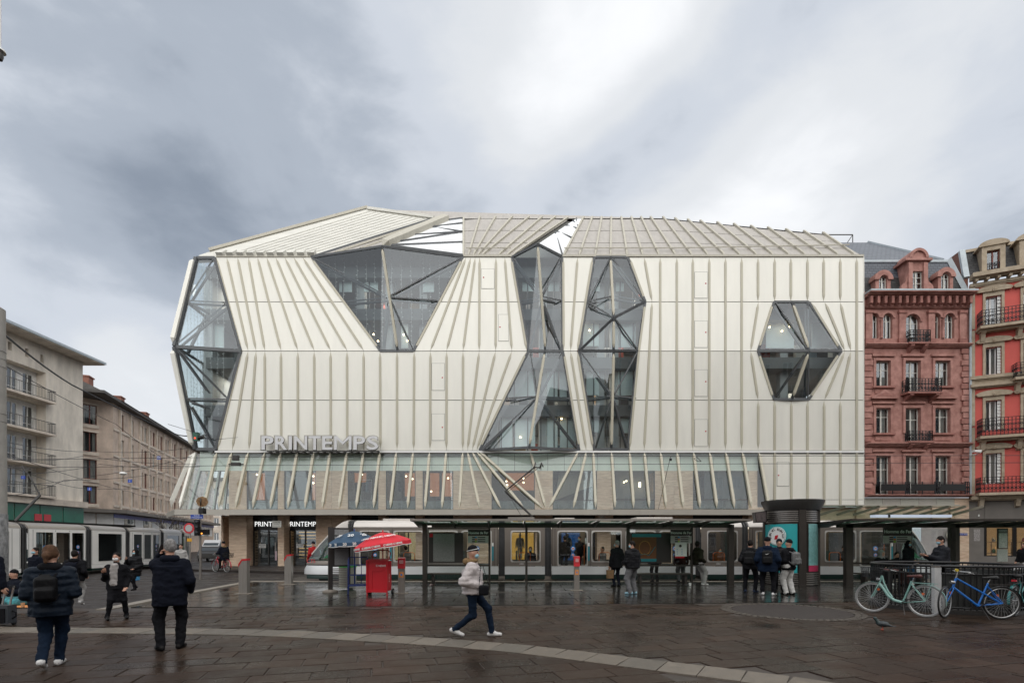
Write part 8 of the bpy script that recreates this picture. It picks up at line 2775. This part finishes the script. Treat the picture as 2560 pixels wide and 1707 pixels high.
person(783, 27.6, 1.74, 0.8, 'person in red jacket and blue cap passing behind the tram nose', GW, C_redj, C_bluej, S_black, hat=C_navy, feet=walk(0.12))
# passengers
for xs, Y, h, rz, z, tp, sit, lb in ((1412, 23.9, 1.70, 0.3, 0.30, C_black, 0, 'dark passenger standing left of the blue sticker in the middle tram door'), (1449, 23.9, 1.68, PI - 0.8, 0.30, C_black, 0, 'dark passenger standing right of the blue sticker in the middle tram door'),
                                     (1326, 24.2, 1.72, PI, 0.1, C_black, 1, 'passenger sitting in the square tram window left of the open shelter bay'), (1506, 24.3, 1.72, 2.0, 0.1, C_grey, 1, 'passenger sitting by the orange rail in the tram window'),
                                     (1014, 24.0, 1.72, 0.5, 0.15, C_grey, 1, 'passenger with grey jacket in the tram window right of the red umbrella'), (1800, 24.3, 1.72, PI, 0.05, cloth('brown_coat', (0.16, 0.06, 0.02)), 1, 'passenger in brown slumped in the tram window by the group'),
                                     (2110, 24.2, 1.75, PI, 0.15, C_black, 1, 'passenger sitting in the tram window right of the round column')):
    person(xs, Y, h, rz, lb, 'passengers in the tram', tp, C_black, S_black, hair=H_dark, mask=C_mask if rz > 2 else None, t=0.05, z=z, **(dict(pelvis=(0, 0, 0.60), feet=((-0.12, 0.42, 0.2, 0), (0.12, 0.46, 0.2, 0)), hem=0.3, hands=((-0.12, 0.3, 0.75), (0.12, 0.3, 0.75))) if sit else dict()))
# shop mannequins seen through the tram
for xs, rz, lb in ((1300, PI, 'gold lit shop mannequin seen through the square tram window'), (1419, PI - 0.3, 'left cream mannequin before the blue poster in the shop'), (1456, PI + 0.3, 'right cream mannequin before the blue poster in the shop')):
    person(xs, 38.0, 1.86, rz, lb, 'shop mannequins', C_beige, C_beige, C_beige, skin=C_beige, t=0.02, z=0.5, name='mannequin', cat='mannequin', loose=0.0)
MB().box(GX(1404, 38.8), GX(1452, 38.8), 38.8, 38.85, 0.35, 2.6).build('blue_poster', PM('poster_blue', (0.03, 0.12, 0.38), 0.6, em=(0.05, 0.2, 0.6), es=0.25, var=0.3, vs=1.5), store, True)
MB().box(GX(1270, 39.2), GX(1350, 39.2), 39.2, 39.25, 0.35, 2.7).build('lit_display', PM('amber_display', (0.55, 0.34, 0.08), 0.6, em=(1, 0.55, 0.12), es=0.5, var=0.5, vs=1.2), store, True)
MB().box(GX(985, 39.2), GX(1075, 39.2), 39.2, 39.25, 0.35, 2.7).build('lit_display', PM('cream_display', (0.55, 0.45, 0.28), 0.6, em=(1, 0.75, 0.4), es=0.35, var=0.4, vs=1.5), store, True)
# ------------------------------------------------------------------ bicycles, ring railing, pigeon, car, tree
M_mintb = PM('mint_bike', (0.22, 0.40, 0.36), 0.35, coat=0.4)
M_blueb = PM('blue_bike', (0.012, 0.15, 0.52), 0.3, coat=0.4)
M_redb = PM('red_bike', (0.50, 0.03, 0.05), 0.35, coat=0.3)
M_tealb = PM('teal_mudguard', (0.02, 0.17, 0.17), 0.35, coat=0.3)
M_alu = PM('alloy_rim', (0.50, 0.50, 0.50), 0.35, 0.6)
M_spoke = PM('spoke', (0.40, 0.40, 0.40), 0.35, 0.5)
M_tyre_g = PM('pale_tyre', (0.24, 0.24, 0.235), 0.6)
M_saddle = PM('brown_saddle', (0.085, 0.022, 0.018), 0.5)
M_refl = PM('orange_reflector', (0.70, 0.14, 0.03), 0.3)
WRAD = 0.345


def wheel(par, x, m_tyre, yaw=0.0):
    tyre = MB().tube([(WRAD * math.cos(a), 0, WRAD * math.sin(a)) for a in [2 * PI * k / 40 for k in range(40)]], 0.019, 8, closed=True).build('wheel', m_tyre, par, smooth=True)
    tyre.location = (x, 0, WRAD + 0.019)
    tyre.rotation_euler = (0, 0, yaw)
    MB().tube([((WRAD - 0.026) * math.cos(a), 0, (WRAD - 0.026) * math.sin(a)) for a in [2 * PI * k / 40 for k in range(40)]], 0.011, 6, closed=True).build('rim', M_alu, tyre, smooth=True)
    sp_ = MB()
    for k in range(28):
        a = 2 * PI * k / 28
        b = a + (0.35 if k % 2 else -0.35)
        y = 0.025 if k % 4 < 2 else -0.025
        sp_.bar((0.02 * math.cos(b), y, 0.02 * math.sin(b)), ((WRAD - 0.03) * math.cos(a), 0, (WRAD - 0.03) * math.sin(a)), 0.0042)
    sp_.build('spokes', M_spoke, tyre, fix=False)
    MB().tube([(0, -0.05, 0), (0, 0.05, 0)], 0.02, 10).build('hub', M_chrome, tyre, smooth=True)
    return tyre


def mudguard(par, x, m, a0, a1, r=WRAD + 0.035, yaw=0):
    rows = []
    for k in range(15):
        a = R(a0 + (a1 - a0) * k / 14)
        rows.append([(r * math.cos(a), y, r * math.sin(a) + (0 if abs(y) < .02 else -0.006 * math.sin(a))) for y in (-0.028, -0.012, 0.012, 0.028)])
    vs = [p for q in rows for p in q]
    o = MB().add(vs, [(i * 4 + j, i * 4 + j + 1, i * 4 + j + 5, i * 4 + j + 4) for i in range(14) for j in range(3)]).build('mudguard', m, par, smooth=True)
    o.location = (x, 0, WRAD + 0.019)
    o.rotation_euler = (0, 0, yaw)
    return o


def bicycle(loc, rz, style, label, col, lean=0.0, steer=0.0):
    t = thing('bicycle', label, 'bicycle', (loc[0], loc[1], 0), rz, 'bicycles' if style != 'ridden' else None)
    t.rotation_euler = (lean, 0, rz)
    wz = WRAD + 0.019
    fx, rx = 0.54, -0.53
    wheel(t, fx, M_tyre_g if style == 'mint' else M_rubber, steer)
    wheel(t, rx, M_tyre_g if style == 'mint' else M_rubber)
    bb = (-0.09, 0, 0.29)
    hd_t, hd_b = (0.34, 0, 0.90), (0.395, 0, 0.70)
    st_t = (-0.27, 0, 0.80)
    m = MB()
    if style == 'mint':
        m.tube([hd_b, (0.31, 0, 0.60), (0.20, 0, 0.42), (0.08, 0, 0.33), bb], 0.034, 10)
        m.tube([hd_t, (0.30, 0, 0.74), (0.22, 0, 0.55), (0.12, 0, 0.40)], 0.018, 8)
        m.tube([bb, (-0.20, 0, 0.62)], 0.02, 10).tube([(-0.2, 0, 0.62), (-0.255, 0, 0.80)], 0.02, 10)
    elif style == 'blue':
        m.tube([hd_b, bb], 0.023, 10).tube([hd_t, (rx + 0.02, 0.03, wz)], 0.018, 8)
        m.tube([bb, st_t], 0.019, 10)
    else:
        m.tube([hd_b, (0.15, 0, 0.42), bb], 0.024, 10).tube([bb, st_t], 0.02, 10).tube([hd_t, (-0.18, 0, 0.5)], 0.016, 8)
    m.tube([hd_t, hd_b], 0.023, 10)
    for y in (-0.05, 0.05):
        m.tube([(bb[0], y * .6, bb[2]), (rx, y, wz)], 0.012, 8).tube([(st_t[0] + .02, y * 0.4, st_t[2] - 0.06), (rx, y, wz)], 0.010, 8)
    m.build('frame', col, t, smooth=True)
    fk = MB()
    cs, sn = math.cos(steer), math.sin(steer)
    for y in (-0.05, 0.05):
        fk.tube([hd_b, (0.41, y, 0.66), (0.49, y, 0.46), (fx + .0, y, wz)], 0.012, 8)
    fk.build('fork', col, t, smooth=True)
    hb = MB().tube([hd_t, (0.315, 0, 1.02)], 0.014, 8)
    hb.tube([(0.315, 0, 1.02), (0.33, 0.0, 1.04), (0.33, 0.13, 1.06), (0.24, 0.24, 1.06), (0.12, 0.27, 1.04)], 0.011, 8).tube([(0.33, 0.0, 1.04), (0.33, -0.13, 1.06), (0.24, -0.24, 1.06), (0.12, -0.27, 1.04)], 0.011, 8)
    h_ = hb.build('handlebar', M_chrome if style != 'mint' else M_black, t, smooth=True)
    for y in (-1, 1):
        MB().tube([(0.20, y * 0.255, 1.055), (0.10, y * 0.272, 1.037)], 0.017, 8).build('grip', M_rubber if style != 'mint' else M_saddle, h_, smooth=True)
        MB().tube([(0.26, y * 0.22, 1.05), (0.13, y * 0.23, 1.02)], 0.006, 5).build('brake_lever', M_chrome, h_)
    MB().tube([st_t, (-0.31, 0, 0.90)], 0.013, 8).build('seat_post', M_chrome, t, smooth=True)
    inst('saddle', skin_mesh('saddle', [('cap', (-0.1, -0.045, 0), (-0.1, 0.045, 0), 0.035, 0.035, 0), ('cap', (-0.1, 0, 0), (0.14, 0, -0.005), 0.045, 0.02, 0)], [M_saddle if style == 'mint' else M_rubber], 0.013, 0.03), (-0.31, 0, 0.92), (0, 0, 0), t)
    ck = MB().disc((bb[0], -0.055, bb[2]), 0.085, (0, -1, 0), 20, 0.006)
    ck.bar((bb[0], -0.07, bb[2]), (bb[0] + 0.14, -0.07, bb[2] - 0.09), 0.02).bar((bb[0], 0.07, bb[2]), (bb[0] - 0.14, 0.07, bb[2] + 0.09), 0.02)
    ck.build('crankset', M_dark, t)
    MB().box(bb[0] + 0.09, bb[0] + 0.19, -0.16, -0.08, bb[2] - 0.10, bb[2] - 0.08).box(bb[0] - 0.19, bb[0] - .09, 0.08, 0.16, bb[2] + 0.08, bb[2] + 0.10).build('pedal', M_rubber, t)
    MB().bar((bb[0], -0.055, bb[2] + 0.08), (rx, -0.05, wz + 0.035), 0.006).bar((bb[0], -0.055, bb[2] - 0.08), (rx, -0.05, wz - 0.035), 0.006).build('chain', M_dark, t)
    if style != 'blue':
        mudguard(t, rx, col, 12, 190)
        mudguard(t, fx, col, 15, 150, yaw=steer)
    else:
        mudguard(t, rx, M_dark, 20, 190)
    if style in ('mint', 'ridden'):
        b = MB()
        x0, x1 = (0.42, 0.70) if style == 'mint' else (-0.85, -0.45)
        for z_ in (0.86, 0.98, 1.09):
            k = (z_ - 0.86) * 0.15
            b.bar((x0 - k, -0.16 - k, z_), (x1 + k, -0.16 - k, z_), 0.012).bar((x0 - k, 0.16 + k, z_), (x1 + k, 0.16 + k, z_), 0.012).bar((x0 - k, -0.16 - k, z_), (x0 - k, 0.16 + k, z_), 0.012).bar((x1 + k, -0.16 - k, z_), (x1 + k, 0.16 + k, z_), 0.012)
        for k in range(9):
            xx = x0 + (x1 - x0) * k / 8
            for y in (-0.16, 0.16):
                b.bar((xx, y, 0.86), (xx, y * 1.2, 1.09), 0.008)
            yy = -0.16 + 0.32 * k / 8
            b.bar((x0, yy, 0.86), (x0 - .03, yy * 1.2, 1.09), 0.008).bar((x1, yy, 0.86), (x1 + .03, yy * 1.2, 1.09), 0.008).bar((x0, yy, 0.86), (x1, yy, 0.86), 0.008)
        b.build('basket', M_black, t, fix=False)
    r = MB().bar((rx - 0.2, -0.06, 0.77), (-0.25, -0.06, 0.77), 0.014).bar((rx - 0.2, 0.06, 0.77), (-0.25, 0.06, 0.77), 0.014).bar((rx - 0.2, -0.06, 0.77), (rx - 0.2, 0.06, 0.77), 0.014)
    r.bar((rx - 0.12, -0.06, 0.77), (rx, -0.06, wz), 0.009).bar((rx - 0.12, 0.06, 0.77), (rx, 0.06, wz), 0.009).bar((rx, -0.06, 0.77), (rx, 0.06, 0.77), 0.012)
    r.build('rack', M_dark if style != 'mint' else M_mintb, t)
    MB().disc((rx + 0.06, -0.03, wz + 0.16), 0.03, (0, -1, 0), 10, 0.01).disc((fx - 0.12, -0.03, wz + 0.20), 0.03, (0, -1, 0), 10, 0.01).build('reflector', M_refl, t)
    MB().tube([(0.37, 0, 0.80), (0.45, 0, 0.81)], 0.04, 10).build('headlamp', M_chrome, t, smooth=True)
    if style == 'blue':
        MB().bar((0.28, -0.024, 0.585), (0.17, -0.024, 0.50), 0.004, 0.018).build('decal', M_white, t)
        MB().tube([(0.33, 0.02, 1.08), (0.33, -0.02, 1.08)], 0.03, 10).build('bell', PM('yellow_bell', (0.6, 0.45, 0.05), 0.4), t, smooth=True)
    if style != 'ridden':
        MB().bar((-0.12, 0.06, 0.27), (-0.2, 0.2, 0.02), 0.012).build('kickstand', M_dark, t)
    return t


def place_bike(front, rear, style, label, col, lean=0.0, steer=0.0):
    d = Vector((front[0] - rear[0], front[1] - rear[1]))
    c = ((front[0] + rear[0]) / 2, (front[1] + rear[1]) / 2)
    return bicycle(c, math.atan2(d.y, d.x), style, label, col, lean, steer)


place_bike((8.80, 12.50), (9.38, 11.62), 'mint', 'mint green step-through bicycle with front basket leaning on the ring railing', M_mintb, 0.05, 0.12)
place_bike((9.72, 11.52), (10.80, 11.28), 'blue', 'bright blue bicycle with double top tubes parked before the ring railing', M_blueb, -0.04, 0.75)
tb = place_bike((12.50, 12.30), (11.60, 11.80), 'city', 'teal bicycle hidden behind the blue one, its tail showing at right', M_tealb, 0.0, 0.0)
MB().box(-0.62, -0.55, -0.04, 0.04, 0.80, 0.84).build('tail_lamp', M_red, tb)
rb_ = bicycle((GX(553, 29), 29.0), PI - 0.5, 'ridden', 'red city bicycle ridden left past the store corner', M_redb)
rb_['group'] = 'bicycles'
pc = person(556, 29.0, 1.70, PI / 2 - 0.5, 'cyclist in dark jacket with fur collar and cap riding the red bicycle', GW, C_navy, C_black, S_black, hat=C_black, t=0.06, hem=0.7, pelvis=(0, -0.26, 1.0), feet=((-0.12, 0.02, 0.22, 0), (0.12, -0.16, 0.42, 0)), hands=((-0.24, 0.18, 1.10), (0.24, 0.18, 1.10)), lean=0.25, hood=(C_fur, 'down'))
backpack(pc, C_black, 'black backpack on the cyclist with the fur collar', 0.9)

# ring railing round the stair opening, right foreground
RX, RY, RR = 11.30, 13.42, 1.55
ring = thing('ring_railing', 'round black metal railing enclosing a dark opening behind the parked bicycles', 'railing', (RX, RY, 0))
MB().lathe([(RR - 0.12, 0.0), (RR - 0.12, 0.10), (RR + 0.06, 0.10), (RR + 0.06, 0.0)], n=56).build('kerb_ring', M_dark, ring, smooth=True)
for zz, r_ in ((1.13, 0.032), (0.95, 0.016), (0.16, 0.02)):
    MB().tube([(RR * math.cos(a), RR * math.sin(a), zz) for a in [2 * PI * k / 64 for k in range(64)]], r_, 8, closed=True).build('rail', M_black, ring, smooth=True)
bar_me = MB().box(-0.011, 0.011, -0.011, 0.011, 0.1, 1.12).mesh('bar', M_black)
slat_me = MB().box(-0.058, 0.058, -0.012, 0.012, 0.12, 0.98).mesh('slat', PM('dark_slat', (0.030, 0.031, 0.029), 0.5, var=0.3, vs=5))
for k in range(84):
    a = 2 * PI * k / 84
    inst('bar', bar_me, (RR * math.cos(a), RR * math.sin(a), 0), (0, 0, a), ring)
for k in range(46):
    a = R(180 + 45) + R(175) * k / 46
    inst('slat', slat_me, ((RR - 0.07) * math.cos(a), (RR - 0.07) * math.sin(a), 0), (0, 0, a + PI / 2), ring)
for a in (190, 235, 290, 345, 30, 100):
    MB().box(-0.03, 0.03, -0.03, 0.03, 0, 1.13).build('post', M_black, ring)
    ring.children[-1].location = ((RR + 0.0) * math.cos(R(a)), RR * math.sin(R(a)), 0)
MB().lathe([(0, 0.01), (RR - 0.13, 0.01)], n=40).build('opening', PM('dark_pit', (0.008, 0.008, 0.008), 0.9), ring)
lk = MB().tube([P(2293, 1409, 11.9) - ring.location, P(2282, 1411, 11.85) - ring.location, P(2281, 1420, 11.85) - ring.location], 0.02, 8).build('hook', M_dark, ring, smooth=True)
wp = thing('white_post', 'white square post standing inside the ring railing', 'post', (GX(2341, 12.3), 12.3, 0))
MB().box(-0.08, 0.08, -0.05, 0.05, 0, 1.10).build('body', PM('post_white', (0.50, 0.50, 0.50), 0.5, var=0.1, vs=4), wp)
MB().box(-0.085, 0.085, -0.055, 0.055, 1.10, 1.13).build('cap', M_inox, wp)

# pigeon
PGm = PM('pigeon_feather', (0.035, 0.042, 0.048), 0.6, var=0.4, vs=40, coord='obj', col2=(0.06, 0.07, 0.075))
PGt = PM('pigeon_neck', (0.018, 0.035, 0.035), 0.35)
PGl = PM('pigeon_leg', (0.35, 0.07, 0.04), 0.6)
pg = [('ell', (0, 0, 0.105), (0.048, 0.095, 0.052), 0), ('cap', (0, 0.06, 0.12), (0, 0.105, 0.185), 0.036, 0.024, 1), ('ell', (0, 0.115, 0.205), (0.022, 0.028, 0.024), 1), ('cap', (0, 0.138, 0.203), (0, 0.16, 0.196), 0.007, 0.003, 2),
      ('cap', (-0.035, 0.02, 0.115), (-0.022, -0.12, 0.085), 0.026, 0.012, 0), ('cap', (0.035, 0.02, 0.115), (0.022, -0.12, 0.085), 0.026, 0.012, 0), ('box', (0, -0.135, 0.075), (0.026, 0.055, 0.008), 0.006, 0)]
for sx in (-1, 1):
    pg += [('cap', (sx * 0.02, 0.005, 0.065), (sx * 0.022, 0.0, 0.008), 0.008, 0.005, 2), ('cap', (sx * 0.022, 0.0, 0.006), (sx * 0.022, 0.035, 0.005), 0.005, 0.004, 2), ('cap', (sx * 0.022, 0.0, 0.006), (sx * 0.034, 0.028, 0.005), 0.005, 0.004, 2), ('cap', (sx * 0.022, 0, 0.006), (sx * 0.010, 0.028, 0.005), 0.005, 0.004, 2)]
pgo = inst('pigeon', skin_mesh('pigeon', pg, [PGm, PGt, PGl], 0.006, 0.016), (GX(2207, 9.92), 9.92, 0.006), (0, 0, 1.05))
pgo.scale = (1.08, 1.08, 1.08)
tag(pgo, 'dark grey pigeon standing on the wet paving before the mint bicycle', 'pigeon')

# parked van and car far down the side street
M_carw = PM('car_white', (0.55, 0.56, 0.57), 0.3, coat=0.5)
M_cargl = PM('car_window', (0.03, 0.04, 0.045), 0.08)


def far_car(loc, rz, col, h, label):
    t = thing('parked_car', label, 'car', loc, rz, 'vehicles parked in the side street')
    k = h / 1.5
    prof = [(-2.1, 0.35), (-2.1, 0.85 * k), (-1.7, 0.95 * k), (-1.2, 1.45 * k), (1.0, 1.5 * k), (1.75, 1.0 * k), (2.15, 0.8 * k), (2.2, 0.35)]
    MB().loft([[(x, y, z_) for x, z_ in prof] for y in (-0.85, 0.85)]).build('body', col, t)
    MB().prism([(-1.05, -0.86, 0.95 * k), (1.5, -0.86, 0.95 * k), (0.9, -0.86, 1.4 * k), (-0.85, -0.86, 1.4 * k)], (0, 1.72, 0)).build('side_window', M_cargl, t)
    MB().prism([(1.05, -0.75, 1.42 * k), (1.68, -0.78, 1.04 * k), (1.68, 0.78, 1.04 * k), (1.05, 0.75, 1.42 * k)], (0.02, 0, 0.02)).build('windscreen', M_cargl, t)
    for x in (-1.35, 1.35):
        for y in (-0.8, 0.8):
            MB().tube([(x, y - 0.1, 0.33), (x, y + 0.1, 0.33)], 0.33, 16).build('wheel', M_rubber, t, smooth=True)
    for y in (-0.6, 0.6):
        MB().box(2.12, 2.2, y - 0.16, y + 0.16, 0.62 * k, 0.76 * k).build('headlight', M_chrome, t)
    return t


far_car((GX(540, 60), 60, -0.12), -PI / 2 + 0.2, M_carw, 2.1, 'white van parked in the side street behind the cyclist')
far_car((GX(533, 50), 50, -0.12), -PI / 2 + 0.3, M_dark, 1.45, 'dark parked car in the side street between the tram and the store pier')

# bare street tree
tr = thing('bare_tree', 'leafless street tree with fine dark twigs beside the long housing block', 'tree', (GX(424, 46), 46, -0.12))
M_bark = PM('bark', (0.05, 0.04, 0.035), 0.9)
rt = random.Random(11)
tk, cw = MB(), MB()
tk.tube([(0, 0, 0), (0.05, 0, 1.6), (0.0, 0.05, 2.6)], [0.11, 0.09, 0.07], 8)


def branch(mb, p, d, L, r, lv):
    q = p + d * L
    mb.tube([p, p.lerp(q, 0.5) + Vector((rt.uniform(-.06, .06), rt.uniform(-.06, .06), 0)) * L, q], [r, r * 0.8, r * 0.6], 5)
    if lv:
        for k in range(3):
            nd = (d + Vector((rt.uniform(-.8, .8), rt.uniform(-.8, .8), rt.uniform(-.15, .6)))).normalized()
            branch(mb, p.lerp(q, rt.uniform(0.55, 1.0)), nd, L * rt.uniform(0.6, 0.8), r * 0.58, lv - 1)


for k in range(6):
    a = 2 * PI * k / 6
    branch(cw, Vector((0, 0.03, 2.2 + 0.07 * k)), Vector((math.cos(a) * 0.8, math.sin(a) * 0.8, 0.75)).normalized(), 1.0, 0.04, 3)
tk.build('trunk', M_bark, tr, smooth=True)
cw.build('crown', M_bark, tr)
